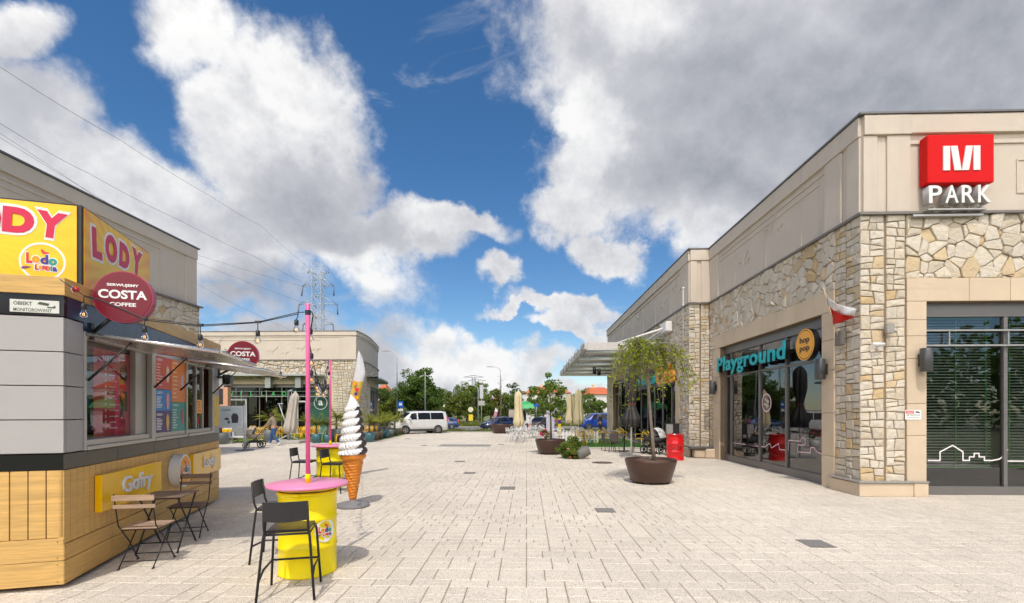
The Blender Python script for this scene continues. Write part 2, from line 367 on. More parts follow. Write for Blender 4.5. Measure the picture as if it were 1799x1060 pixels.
def woodmat(name, col, along='X', rough=0.5, dark=0.72, island=0.1):
    m = bpy.data.materials.new(name); m.use_nodes = True; t = m.node_tree; b = t.nodes['Principled BSDF']; L = t.links.new
    tc = NN(t, 'ShaderNodeTexCoord'); mp = NN(t, 'ShaderNodeMapping'); L(tc.outputs['Object'], mp.inputs[0])
    sc = {'X': (1.2, 9, 22), 'Y': (9, 1.2, 22), 'Z': (14, 14, 1.2)}[along]; mp.inputs['Scale'].default_value = sc
    n = NN(t, 'ShaderNodeTexNoise', i_Scale=1.6, i_Detail=7.0, i_Roughness=0.62, i_Distortion=0.8); L(mp.outputs[0], n.inputs['Vector'])
    ge = NN(t, 'ShaderNodeNewGeometry')
    f = MATH(t, 'MULTIPLY', RANGE(t, n.outputs['Fac'], 0.3, 0.7, dark, 1.12), RANGE(t, ge.outputs['Random Per Island'], 0, 1, 1 - island, 1 + island, smooth=False))
    s = NN(t, 'ShaderNodeVectorMath', operation='SCALE'); s.inputs[0].default_value = col; L(f, s.inputs['Scale']); L(s.outputs[0], b.inputs['Base Color'])
    b.inputs['Roughness'].default_value = rough; b.inputs['Specular IOR Level'].default_value = 0.3
    bp = NN(t, 'ShaderNodeBump', i_Strength=0.15, i_Distance=0.004); L(n.outputs['Fac'], bp.inputs['Height']); L(bp.outputs[0], b.inputs['Normal'])
    return m
def stuccomat(name, col):
    m = mat(name, col, rough=0.88, var=0.05, scale=1.2, bump=0.25, bscale=160, spec=0.15)
    t = m.node_tree; b = t.nodes['Principled BSDF']; L = t.links.new; src = b.inputs['Base Color'].links[0].from_socket
    tc = NN(t, 'ShaderNodeTexCoord'); mp = NN(t, 'ShaderNodeMapping'); mp.inputs['Scale'].default_value = (3.0, 3.0, 0.35); L(tc.outputs['Object'], mp.inputs[0])
    n = NN(t, 'ShaderNodeTexNoise', i_Scale=1.0, i_Detail=6.0, i_Roughness=0.7); L(mp.outputs[0], n.inputs['Vector'])
    mx = NN(t, 'ShaderNodeMix', data_type='RGBA'); L(RANGE(t, n.outputs['Fac'], 0.50, 0.8, 0.0, 0.38), mx.inputs[0]); L(src, mx.inputs[6]); mx.inputs[7].default_value = (0.40, 0.36, 0.30, 1)
    L(mx.outputs[2], b.inputs['Base Color']); return m
def pavermat():
    m = bpy.data.materials.new('exposed aggregate paver'); m.use_nodes = True; t = m.node_tree; b = t.nodes['Principled BSDF']; L = t.links.new
    tc = NN(t, 'ShaderNodeTexCoord'); ge = NN(t, 'ShaderNodeNewGeometry')
    sp = NN(t, 'ShaderNodeTexVoronoi', i_Scale=125.0); L(tc.outputs['Object'], sp.inputs['Vector'])
    rp = NN(t, 'ShaderNodeValToRGB'); L(sp.outputs['Color'], rp.inputs[0])
    el = rp.color_ramp.elements; el[0].position = 0.1; el[0].color = (0.32, 0.26, 0.20, 1); el[1].position = 0.8; el[1].color = (0.72, 0.645, 0.54, 1); el.new(0.35).color = (0.60, 0.53, 0.435, 1)
    big = NN(t, 'ShaderNodeTexNoise', i_Scale=0.35, i_Detail=6.0, i_Roughness=0.65); L(tc.outputs['Object'], big.inputs['Vector'])
    stn = NN(t, 'ShaderNodeTexNoise', i_Scale=2.6, i_Detail=7.0, i_Roughness=0.7); L(tc.outputs['Object'], stn.inputs['Vector'])
    f = MATH(t, 'MULTIPLY', RANGE(t, big.outputs['Fac'], 0.3, 0.7, 0.91, 1.06), RANGE(t, ge.outputs['Random Per Island'], 0, 1, 0.95, 1.04, smooth=False))
    f = MATH(t, 'MULTIPLY', f, RANGE(t, stn.outputs['Fac'], 0.54, 0.8, 1.0, 0.80))
    gum = NN(t, 'ShaderNodeTexVoronoi', i_Scale=2.2); L(tc.outputs['Object'], gum.inputs['Vector']); f = MATH(t, 'MULTIPLY', f, RANGE(t, gum.outputs['Distance'], 0.024, 0.036, 0.70, 1.0))
    s = NN(t, 'ShaderNodeVectorMath', operation='SCALE'); L(rp.outputs[0], s.inputs[0]); L(f, s.inputs['Scale']); L(s.outputs[0], b.inputs['Base Color'])
    b.inputs['Roughness'].default_value = 0.85; b.inputs['Specular IOR Level'].default_value = 0.2
    bp = NN(t, 'ShaderNodeBump', i_Strength=0.35, i_Distance=0.003); L(sp.outputs['Distance'], bp.inputs['Height']); L(bp.outputs[0], b.inputs['Normal'])
    return m
M = {}
M['paver'] = pavermat()
M['joint'] = mat('sandy joint', (0.27, 0.20, 0.135), 0.95, var=0.2, scale=8)
M['stone'] = stonemat('rubble limestone', [(0, (0.585, 0.52, 0.42)), (0.2, (0.62, 0.565, 0.475)), (0.42, (0.54, 0.475, 0.375)), (0.58, (0.57, 0.45, 0.29)), (0.66, (0.62, 0.56, 0.46)), (0.90, (0.54, 0.40, 0.23)), (0.94, (0.58, 0.51, 0.405))])
M['mortar'] = mat('dark brown mortar', (0.24, 0.175, 0.11), 0.95, var=0.15, scale=9)  # dark brown is the mortar's own tone
M['sandstone'] = mat('sandstone slabs', (0.58, 0.47, 0.34), 0.85, var=0.07, scale=2.0, bump=0.2, bscale=80, spec=0.15, island=0.06)
M['stucco'] = stuccomat('cream stucco', (0.58, 0.505, 0.42))
M['capm'] = mat('roof edge metal', (0.16, 0.155, 0.15), 0.4, 0.6)
M['ledge'] = mat('ledge flashing', (0.20, 0.18, 0.16), 0.5, 0.4)
M['alu'] = mat('grey aluminium frame', (0.20, 0.19, 0.18), 0.42, 0.45, var=0.04)
M['alul'] = mat('light aluminium', (0.42, 0.41, 0.39), 0.4, 0.55, var=0.04)
M['glass'] = glassmat('shop glass', (0.78, 0.82, 0.80), 1.6, 0.07)
M['glassd'] = glassmat('dark shop glass', (0.30, 0.33, 0.32), 1.35, 0.03)
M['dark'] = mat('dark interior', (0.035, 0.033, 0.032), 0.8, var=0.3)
M['black'] = mat('black metal', (0.018, 0.018, 0.019), 0.45, 0.2)
M['blackp'] = mat('black plastic', (0.02, 0.02, 0.022), 0.38)
M['white'] = mat('white paint', (0.72, 0.71, 0.69), 0.45)
M['roofs'] = mat('roof membrane', (0.20, 0.20, 0.20), 0.9)

# ------------------------------------------------------------------ setting: ground and paving
def ground():
    mb = MB(); mb.poly([(-1500, -300, -0.02), (1500, -300, -0.02), (1500, 2500, -0.02), (-1500, 2500, -0.02)])
    g = mb.build('ground', mat('dry grass ground', (0.16, 0.17, 0.07), 0.95, var=0.3, scale=0.2)); tag(g, kind='structure')
    X0, X1, Y0, Y1 = -24.0, 14.6, -3.0, 40.4
    mb = MB(); mb.poly([(X0, Y0, -0.008), (X1, Y0, -0.008), (X1, Y1, -0.008), (X0, Y1, -0.008)])
    tag(mb.build('plaza_bed', M['joint']), kind='structure')
    rnd = random.Random(5); V = []; Fc = []
    def paver(x0, x1, y0, y1):
        j = 0.0045; c = 0.006; x0 += j; x1 -= j; y0 += j; y1 -= j; dz = rnd.uniform(-0.0012, 0.0012)
        k = len(V)
        for (x, y, z) in ((x0, y0, -0.007), (x1, y0, -0.007), (x1, y1, -0.007), (x0, y1, -0.007), (x0 + c, y0 + c, dz), (x1 - c, y0 + c, dz), (x1 - c, y1 - c, dz), (x0 + c, y1 - c, dz)): V.append((x, y, z))
        Fc.append((k + 4, k + 5, k + 6, k + 7))
        for a in range(4): Fc.append((k + a, k + (a + 1) % 4, k + 4 + (a + 1) % 4, k + 4 + a))
    # courses of blocks laid to a 1.2 m module, so that long joints line up across the plaza
    W4 = ((.3, .3, .3, .3), (.4, .4, .4), (.2, .4, .2, .4), (.3, .3, .2, .4), (.2, .2, .4, .4)); W6 = ((.2,) * 6, (.2, .2, .2, .3, .3), (.3, .3, .2, .2, .2), (.2, .4, .2, .2, .2), (.3, .3, .3, .3), (.15, .15, .3, .3, .3))
    near = [('s', .2), ('b', .66), ('s', .2), ('m', .36), ('s', .24), ('s', .2), ('m', .3), ('s', .2)]; mid = [('s', .2), ('s', .2), ('m', .3), ('s', .15), ('s', .2), ('s', .2), ('m', .3), ('s', .2), ('s', .15), ('s', .2)]
    y = Y0; i = 0
    while y < Y1:
        kind, h = (near if y < 6.5 else mid)[i % (8 if y < 6.5 else 10)]; i += 1
        x = X0 + rnd.choice((0, 0, -.3, -.6)); wds = rnd.choice(W6 if (kind == 's' and y > 6.3) else W4)
        while x < X1:
            for k, wd in enumerate(wds if kind != 'b' else (.4, .4, .2, .2)):
                if kind == 'b': q = 2 if wd > .3 else 3; [paver(x, x + wd, y + h * a / q, y + h * (a + 1) / q) for a in range(q)]
                else: paver(x, x + wd, y, y + h)
                x += wd
        y += h
    me = bpy.data.meshes.new('pavement'); me.from_pydata(V, [], Fc); me.materials.append(M['paver'])
    o = bpy.data.objects.new('pavement', me); C.objects.link(o); tag(o, kind='structure')
ground()

# ------------------------------------------------------------------ rubble walls: every stone is its own raised block
def clip(poly, nx, ny, c):     # keep nx*x+ny*y <= c
    out = []; n = len(poly)
    for i in range(n):
        a, b = poly[i], poly[(i + 1) % n]; da = nx * a[0] + ny * a[1] - c; db = nx * b[0] + ny * b[1] - c
        if da <= 0: out.append(a)
        if (da < 0 < db) or (db < 0 < da):
            t = da / (da - db); out.append((a[0] + (b[0] - a[0]) * t, a[1] + (b[1] - a[1]) * t))
    return out
def put_stone(mb, P, rnd, dmin, dmax):
    if len(P) < 3: return
    cx = sum(p[0] for p in P) / len(P); cy = sum(p[1] for p in P) / len(P)
    ar = abs(sum(P[i][0] * P[(i + 1) % len(P)][1] - P[(i + 1) % len(P)][0] * P[i][1] for i in range(len(P)))) / 2
    if ar < 0.0012: return
    h = rnd.uniform(dmin, dmax); tx, ty = rnd.uniform(-.05, .05), rnd.uniform(-.05, .05)
    size = math.sqrt(ar); k = 1 - min(.22, .018 / size)
    a = [mb.pt((x, y, 0)) for x, y in P]; b = [mb.pt((x, y, h * .62)) for x, y in P]
    c = [mb.pt((cx + (x - cx) * k, cy + (y - cy) * k, h + (x - cx) * tx + (y - cy) * ty + rnd.uniform(-.006, .004))) for x, y in P]
    n = len(P); m_ = mb.pt((cx + rnd.uniform(-.2, .2) * size, cy + rnd.uniform(-.2, .2) * size, h + rnd.uniform(.0, .018)))
    for i in range(n):
        mb.face((a[i], a[(i + 1) % n], b[(i + 1) % n], b[i])); mb.face((b[i], b[(i + 1) % n], c[(i + 1) % n], c[i]))
    for i in range(n): mb.face((c[i], c[(i + 1) % n], m_))
def rubble(mb, u0, u1, v0, v1, s, seed, gap=0.014, dmin=.015, dmax=.065):
    s *= .76
    rnd = random.Random(seed); nu = int((u1 - u0) / s) + 5; nv = int((v1 - v0) / s) + 5; S = {}
    for i in range(nu):
        for j in range(nv):
            S[i, j] = (u0 + (i - 2 + .5 * (j % 2) + rnd.uniform(-.48, .48)) * s, v0 + (j - 2 + rnd.uniform(-.46, .46)) * s, rnd.uniform(-.10, .13) * s)
    for (i, j), (x, y, wt) in S.items():
        if not (u0 - s < x < u1 + s and v0 - s < y < v1 + s): continue
        P = [(u0, v0), (u1, v0), (u1, v1), (u0, v1)]
        for a in range(-2, 3):
            for b in range(-2, 3):
                q = S.get((i + a, j + b))
                if q is None or (a == 0 and b == 0): continue
                dx, dy = q[0] - x, q[1] - y; L_ = math.hypot(dx, dy)
                if L_ < 1e-6: continue
                dx /= L_; dy /= L_
                P = clip(P, dx, dy, dx * x + dy * y + L_ / 2 + (wt - q[2]) * 2 - gap / 2)
                if len(P) < 3: break
            if len(P) < 3: break
        put_stone(mb, P, rnd, dmin, dmax)
def ashlar(mb, u0, u1, v0, v1, seed, amax=.06, gap=0.015, dmin=.02, dmax=.05):
    rnd = random.Random(seed)
    def split(P, lvl):
        xs = [p[0] for p in P]; ys = [p[1] for p in P]; w_, h_ = max(xs) - min(xs), max(ys) - min(ys)
        ar = abs(sum(P[i][0] * P[(i + 1) % len(P)][1] - P[(i + 1) % len(P)][0] * P[i][1] for i in range(len(P)))) / 2
        if ar < amax * rnd.uniform(.45, 1.4) or lvl > 12: put_stone(mb, P, rnd, dmin, dmax); return
        t = rnd.uniform(.36, .64)
        if h_ * 1.35 > w_: ang = math.pi / 2 + rnd.uniform(-.14, .14); c0 = (min(xs) + w_ / 2, min(ys) + h_ * t)
        else: ang = rnd.uniform(-.2, .2); c0 = (min(xs) + w_ * t, min(ys) + h_ / 2)
        nx, ny = math.cos(ang), math.sin(ang); c = nx * c0[0] + ny * c0[1]
        split(clip(P, nx, ny, c - gap / 2), lvl + 1); split(clip(P, -nx, -ny, -c - gap / 2), lvl + 1)
    split([(u0, v0), (u1, v0), (u1, v1), (u0, v1)], 0)
WX = lambda X, zoff=0.0: frame((X - zoff, 0, 0), (0, -1, 0), (0, 0, 1))   # wall facing -X: u = -Y
WY = lambda Y, zoff=0.0: frame((0, Y - zoff, 0), (1, 0, 0), (0, 0, 1))    # wall facing -Y: u = X
WE = lambda X, zoff=0.0: frame((X + zoff, 0, 0), (0, 1, 0), (0, 0, 1))    # wall facing +X: u = Y
def slabs(mb, u0, u1, v0, v1, cuts_u=(), cuts_v=(), d=.05, j=.004):      # dressed slabs with fine joints in frame mb.M
    us = [u0] + list(cuts_u) + [u1]; vs = [v0] + list(cuts_v) + [v1]
    for a in range(len(us) - 1):
        for b in range(len(vs) - 1):
            mb.box(us[a] + j, us[a + 1] - j, vs[b] + j, vs[b + 1] - j, 0, d, ch=.004)
def bird(mb, u, v, s, up):   # relief of a flying bird on the parapet
    pts = [(-.9, -.1 + .35 * up), (-.35, .18), (0, 0), (.35, .25), (.8, .75 * up + .1)]
    for k in range(4):
        a, b = pts[k], pts[k + 1]; dx, dy = b[0] - a[0], b[1] - a[1]; l = math.hypot(dx, dy); nx, ny = -dy / l * .07, dx / l * .07
        mb.prism([(u + s * (a[0] + nx * .4), v + s * (a[1] + ny * .4)), (u + s * (a[0] - nx * .4), v + s * (a[1] - ny * .4)), (u + s * (b[0] - nx), v + s * (b[1] - ny)), (u + s * (b[0] + nx), v + s * (b[1] + ny))], 0.0, 0.03)
    mb.prism([(u - .05 * s, v - .28 * s), (u + .10 * s, v - .25 * s), (u + .18 * s, v + .1 * s), (u - .1 * s, v + .05 * s)], 0, .035)
def parapet(mb, u0, u1, zb, zt, panels, rib=True):
    """stucco parapet face in frame mb.M: top band, string mouldings, raised end strips"""
    mb.box(u0, u1, zt - .42, zt - .004, 0, .07, ch=.006)
    for a, b in panels:          # recessed field between raised mouldings
        mb.box(a, b, zt - .70, zt - .62, 0, .035, ch=.01)
        mb.box(a, b, zt - .62, zt - .54, 0, .016, ch=.004)
def flat_wall(mb, u0, u1, z0, z1, holes, t=.25):
    """solid wall slab in frame mb.M (front at w=0) with rectangular holes (u0,u1,z0,z1), butted pieces"""
    us = sorted({u0, u1, *[h[0] for h in holes], *[h[1] for h in holes]})
    for a, b in zip(us[:-1], us[1:]):
        if b - a < 1e-6: continue
        hs = sorted([(h[2], h[3]) for h in holes if h[0] <= a + 1e-6 and h[1] >= b - 1e-6]); z = z0
        for (h0, h1) in hs:
            if h0 > z: mb.box(a, b, z, h0, -t, 0)
            z = h1
        if z < z1: mb.box(a, b, z, z1, -t, 0)
def onX(px, py, X):
    u = (px - 899.5) / F; c, s = math.cos(TH), math.sin(TH); return D(px, py, X / (u * c - s))
def onY(px, py, Y):
    u = (px - 899.5) / F; c, s = math.cos(TH), math.sin(TH); return D(px, py, Y / (c + u * s))
ZB, ZT, ZO, ZL = 5.96, 8.05, 4.11, 4.60     # ledge, roof edge, opening head, top of the sandstone lintel
def shop_window(parent, M_, u0, u1, z0, z1, mulls, trans, depth=.16, pane=None, sill=.2, head=.24, fmat=None):
    """aluminium shop front in frame M_ (w=0 at the wall face, openings set back)"""
    fr = MB(M_); w0, w1 = -depth - .07, -depth
    fr.box(u0, u1, z0, z0 + sill, w0, w1 + .02, ch=.006); fr.box(u0, u1, z1 - head, z1, w0, w1 + .02, ch=.006)
    fr.box(u0, u0 + .07, z0 + sill, z1 - head, w0, w1, ch=.005); fr.box(u1 - .07, u1, z0 + sill, z1 - head, w0, w1, ch=.005)
    for m in mulls: fr.box(m - .04, m + .04, z0 + sill, z1 - head, w0, w1 + .012, ch=.006)
    ed = [u0 + .07] + [q for m in mulls for q in (m - .04, m + .04)] + [u1 - .07]
    for z in trans:
        for a, b in zip(ed[::2], ed[1::2]): fr.box(a, b, z - .03, z + .03, w0, w1, ch=.004)
    f = fr.build('window', fmat or M['alu'], parent)
    for a, b in zip(ed[::2], ed[1::2]):
        p = MB(M_); p.poly([(a, z0 + sill, w0 + .03), (b, z0 + sill, w0 + .03), (b, z1 - head, w0 + .03), (a, z1 - head, w0 + .03)])
        p.build('pane', pane or M['glass'], f)
    return f
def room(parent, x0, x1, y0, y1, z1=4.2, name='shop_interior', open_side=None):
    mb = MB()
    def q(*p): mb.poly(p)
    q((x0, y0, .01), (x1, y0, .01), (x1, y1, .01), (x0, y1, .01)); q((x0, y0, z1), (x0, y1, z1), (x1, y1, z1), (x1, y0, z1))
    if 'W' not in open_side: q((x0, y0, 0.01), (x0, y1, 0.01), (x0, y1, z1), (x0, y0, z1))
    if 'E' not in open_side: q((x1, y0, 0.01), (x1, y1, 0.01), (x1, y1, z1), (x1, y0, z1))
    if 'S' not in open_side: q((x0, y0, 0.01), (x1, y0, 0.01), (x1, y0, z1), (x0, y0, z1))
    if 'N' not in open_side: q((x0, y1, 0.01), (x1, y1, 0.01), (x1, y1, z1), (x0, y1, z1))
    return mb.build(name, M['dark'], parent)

def right_building():
    b = thing('shop_building', 'long cream and rubble stone building carrying the red sign on its sunlit front', 'building', (7.1, 10.5, 0))
    inv = Matrix.Translation((-7.1, -10.5, 0))
    X1, X2, YF, YJ, YE = 7.12, 6.35, 10.5, 19.0, 38.2; XR = 16.0
    FS = lambda off=0: inv @ WX(X1, off); F2 = lambda off=0: inv @ WX(X2, off)
    FF = lambda off=0: inv @ WY(YF, off); FJ = lambda off=0: inv @ WY(YJ, off)
    core = MB()
    core.M = FF(); flat_wall(core, X1, XR, 0, ZB, [(8.43, 13.9, 0, ZO)])
    core.M = FS(); flat_wall(core, -YJ, -YF - .25, 0, ZB, [(-17.98, -11.82, 0, ZO)])
    core.M = FJ(); flat_wall(core, X2, X1 + .25, 0, ZB, [])
    core.M = F2(); flat_wall(core, -YE, -YJ - .25, 0, ZB, [(-35.8, -20.7, 0, 3.9)])
    core.M = inv @ frame((0, YE, 0), (-1, 0, 0), (0, 0, 1)); flat_wall(core, -12, -X2 - .25, 0, ZB, [])
    core.build('wall', M['mortar'], b)
    up = MB()
    up.M = FF(); flat_wall(up, X1, XR, ZB, ZT, [])
    up.box(X1 + .01, X1 + .30, ZB + .05, ZT - .43, 0, .045, ch=.006); up.box(X1 + .50, X1 + .98, ZB + .05, ZT - .43, 0, .045, ch=.006)
    up.box(X1 + .01, X1 + .98, ZT - .42, ZT - .01, 0, .08, ch=.006); up.box(X1 + .98, XR, ZT - .40, ZT - .01, 0, .075, ch=.006)
    up.box(X1 + .98, XR, ZT - .62, ZT - .56, 0, .03, ch=.006)
    for (a, c) in ((10.3, 12.2),):   # framed field right of the sign
        up.box(a, c, ZT - .98, ZT - .95, 0, .02); up.box(a, c, ZB + .42, ZB + .45, 0, .02); up.box(a, a + .03, ZB + .45, ZT - .98, 0, .02); up.box(c - .03, c, ZB + .45, ZT - .98, 0, .02)
    up.M = FS(); flat_wall(up, -YJ, -YF - .25, ZB, ZT, [])
    up.box(-YJ + .01, -YF - .01, ZT - .42, ZT - .01, 0, .07, ch=.006)
    up.box(-YF - .42, -YF - .02, ZB + .05, ZT - .43, 0, .045, ch=.006); up.box(-YF - 1.22, -YF - .62, ZB + .05, ZT - .43, 0, .045, ch=.006)
    up.box(-YJ + .95, -YF - 1.22, ZT - .60, ZT - .54, 0, .03, ch=.006); up.box(-YJ + .95, -YF - 1.5, ZT - .78, ZT - .73, 0, .022, ch=.005)
    up.box(-YJ + .05, -YJ + .85, ZB + .05, ZT - .43, 0, .035, ch=.006)
    up.box(-14.62, -14.60, ZB + .08, ZT - .78, 0, .014)
    for y in (12.75, 16.75): up.box(-y - .008, -y, ZB + .08, ZT - .78, 0, .012)
    for (y, z, s_, k) in ((14.35, 7.10, .42, 1), (13.8, 6.9, .18, .6), (16.1, 6.68, .40, .8), (15.8, 6.6, .2, .5)): bird(up, -y, z, s_, k)
    up.M = FJ(); flat_wall(up, X2, X1 + .25, ZB, ZT, [])
    up.box(X2, X1 - .01, ZT - .42, ZT - .01, 0, .075, ch=.006); up.box(X2 + .01, X2 + .26, ZB + .05, ZT - .43, 0, .045, ch=.006); up.box(X2 + .42, X1 - .02, ZB + .05, ZT - .43, 0, .045, ch=.006)
    up.M = F2(); flat_wall(up, -YE, -YJ - .25, ZB, ZT, [])
    up.box(-YE, -YJ - .01, ZT - .42, ZT - .01, 0, .07, ch=.006); up.box(-YE + 1, -YJ - 1.2, ZT - .62, ZT - .56, 0, .03); up.box(-YJ - .9, -YJ - .05, ZB + .05, ZT - .43, 0, .04)
    for y in (21.5, 24, 26.5, 29, 29.5, 32, 35): up.box(-y - .02, -y, ZB + .05, ZT - .65, 0, .015)
    for (y, z, s_, k) in ((20.9, 7.0, .42, 1), (20.2, 6.75, .2, .5), (22.6, 6.6, .4, .8), (27.5, 7.0, .45, 1), (33.5, 6.7, .45, .7)): bird(up, -y, z, s_, k)
    up.M = inv @ frame((0, YE, 0), (-1, 0, 0), (0, 0, 1)); flat_wall(up, -12, -X2 - .25, ZB, ZT, [])
    up.build('parapet', M['stucco'], b)
    cap = MB(inv); cap.box(X1 - .1, XR, YF - .1, YF + .3, ZT, ZT + .05, ch=.008); cap.box(X1 - .1, X1 + .3, YF + .3, YJ - .1, ZT, ZT + .05, ch=.008)
    cap.box(X2 - .1, X1 + .3, YJ - .1, YJ + .3, ZT + .002, ZT + .05, ch=.008); cap.box(X2 - .1, X2 + .3, YJ + .3, YE + .05, ZT, ZT + .05, ch=.008)
    cap.build('roof_edge', M['capm'], b)
    lg = MB(inv); e = .10
    lg.box(X1 - e, XR, YF - e, YF - .002, ZB - .02, ZB + .03); lg.box(X1 - e, X1 - .002, YF - .002, YJ - .002, ZB - .02, ZB + .03)
    lg.box(X2 - e, X1 - e, YJ - e, YJ - .002, ZB - .02, ZB + .03); lg.box(X2 - e, X2 - .002, YJ - .002, YE, ZB - .02, ZB + .03)
    lg.build('ledge', M['ledge'], b)
    rf = MB(inv); rf.box(X1 + .25, XR, YF + .25, YJ + .1, ZT - .5, ZT - .3); rf.box(X2 + .25, 12, YJ + .25, YE, ZT - .5, ZT - .31); rf.build('roof', M['roofs'], b)
    # sandstone dressings
    ss = MB()
    ss.M = FF(); slabs(ss, 8.02, 8.43, .3, ZO, cuts_v=[1.28, 1.95, 2.9, 3.38, 3.72]); slabs(ss, 8.02, 14.4, ZO, ZL, cuts_u=[9.30, 10.14, 11.0, 11.85, 12.7, 13.55]); slabs(ss, 13.9, 14.4, .3, ZO, cuts_v=[1.3, 2.3, 3.2])
    # faint carved address on the lintel and jamb
    ss.M = FS(); slabs(ss, -18.55, -17.98, 0.0, ZO, cuts_v=[1.15, 2.1, 3.05]); slabs(ss, -18.55, -11.35, ZO, ZL, cuts_u=[-17.6, -16.65, -15.75, -14.85, -13.9, -13.0, -12.1]); slabs(ss, -11.82, -11.35, 0.0, ZO, cuts_v=[.75, 1.75, 2.75, 3.45])
    ss.M = FS(); ss.box(-11.819, -11.80, .0, ZO, -.16, 0); ss.box(-18.0, -17.981, .0, ZO, -.16, 0)
    ss.M = F2(); slabs(ss, -20.7, -20.2, 0.0, 3.9, cuts_v=[1.2, 2.4]); slabs(ss, -36.3, -20.2, 3.9, 4.35, cuts_u=[-35 + i * 1.0 for i in range(15)]); slabs(ss, -36.3, -35.8, 0, 3.9, cuts_v=[1.2, 2.4])
    ss.build('sandstone_surround', M['sandstone'], b)
    cv = thing_part_text(b, inv, [('ULICA', onY(1627, 500, YF), .05), ('ZYGMUNTA VOGLA', onY(1627, 508.5, YF), .062), ('2', onY(1628, 516, YF), .05)], YF)
    # rubble
    st = MB()
    st.M = FF(); ashlar(st, X1 - .045, X1 + .44, .3, ZB - .02, 11, .055); ashlar(st, X1 + .50, X1 + .88, .3, ZB - .02, 12, .05, dmin=.01, dmax=.04)
    rubble(st, 8.02, 14.4, ZL, ZB - .02, .33, 13); ashlar(st, 14.4, XR, .3, ZB - .02, 14, .06)
    st.M = FS(); ashlar(st, -10.96, -YF, .3, ZB - .02, 21, .055); ashlar(st, -11.35, -11.0, .3, ZB - .02, 22, .045, dmin=.01, dmax=.035)
    rubble(st, -18.55, -11.35, ZL, ZB - .02, .31, 23); ashlar(st, -18.96, -18.55, 0, ZB - .02, 24, .05)
    st.M = FJ(); ashlar(st, X2 - .045, X2 + .36, .4, ZB - .02, 31, .045); ashlar(st, X2 + .42, X1 - .04, .4, ZB - .02, 32, .04, dmin=.01, dmax=.035)
    st.M = F2(); ashlar(st, -20.2, -YJ, .4, ZB - .02, 33, .06); rubble(st, -36.3, -20.2, 4.35, ZB - .02, .33, 34); ashlar(st, -YE, -36.3, 0, ZB - .02, 35, .07)
    st.build('stone_cladding', M['stone'], b)
    pl = MB(inv); pl.box(X1 - .13, X1 + .98, YF - .13, YF - .004, .0, .27, ch=.008); pl.box(X1 - .13, X1 - .004, YF - .004, YF + .89, 0, .27, ch=.008)
    pl.box(X1 + .98, X1 + 1.27, YF - .15, YF - .004, .0, .29, ch=.008)
    pl.build('plinth', M['sandstone'], b)
    pc = MB(inv); pc.box(X1 - .16, X1 + 1.27, YF - .17, YF - .058, .295, .325); pc.box(X1 - .16, X1 - .058, YF - .058, YF + .93, .295, .325)
    pc.box(X1 - .13, X1 + .98, YF - .13, YF - .004, .272, .292)
    pc.build('plinth_flashing', M['alul'], b)
    # pier base: rounded boulders under a stone shelf at the step of the wall
    bs = MB(inv)
    for i, (x, y, w_, d_, h_) in enumerate(((6.62, 18.74, .46, .34, .33), (7.22 - .28, 18.6, .36, .4, .36))):
        bs.box(x - w_ / 2, x + w_ / 2, y - d_ / 2, y + d_ / 2, 0.0, h_, ch=.05)
    bs.box(6.28, 6.36, 18.95, 19.9, 0, .36, ch=.02); o = bs.build('pier_base', M['sandstone'], b)
    sh = MB(inv); sh.box(6.2, 7.10, 18.5, 18.93, .37, .43, ch=.01); sh.build('pier_shelf', M['capm'], b)
    # windows
    wfront = shop_window(b, FF(), 8.43, 13.9, 0, ZO, [10.22, 12.05], [], depth=.14, sill=.18, head=.30)
    br = MB(FF()); [br.box(8.46, 13.87, z - .018, z + .018, -.10, -.05, ch=.004) for z in (3.19, 3.51)]; [br.box(x - .012, x + .012, 3.21, 3.49, -.1, -.07) for x in (9.0, 10.22, 11.5)]
    br.build('sun_bar', M['alul'], wfront)
    wside = shop_window(b, FS(), -17.98, -11.82, 0, ZO, [-17.45, -15.36, -13.80], [3.05], depth=.16, sill=.22, head=.26)
    wcafe = shop_window(b, F2(), -35.8, -20.7, 0, 3.9, [-21.9 - 1.0 * 1.45 * i for i in range(9)], [3.0], depth=.16, sill=.16, head=.2)
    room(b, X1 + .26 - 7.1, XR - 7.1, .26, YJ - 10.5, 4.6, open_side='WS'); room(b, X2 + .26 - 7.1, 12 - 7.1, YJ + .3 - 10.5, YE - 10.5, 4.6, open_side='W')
    # blinds
    bl = MB(FF())
    for (a, c) in ((8.56, 10.08), (10.36, 11.9), (12.15, 13.7)):
        z = .62
        while z < 3.78:
            bl.poly([(a, z - .012, -.30), (c, z - .012, -.30), (c, z + .012, -.345), (a, z + .012, -.345)]); bl.poly([(a, z - .0135, -.30), (a, z + .0105, -.345), (c, z + .0105, -.345), (c, z - .0135, -.30)]); z += .0635
    bl.build('venetian_blind', mat('pale green blind slat', (0.60, 0.68, 0.60), 0.4), wfront)
    cd = MB(FF())
    for (a, c) in ((8.56, 10.08), (10.36, 11.9), (12.15, 13.7)):
        for x in (a + .09, (a + c) / 2, c - .12): cd.box(x - .012, x + .012, .55, 3.8, -.298, -.294)
        cd.box(a, c, 3.78, 3.84, -.36, -.29); cd.box(a, c, .56, .59, -.36, -.3)
    cd.build('blind_tape', mat('green ladder tape', (0.10, 0.36, 0.10), 0.6), wfront)
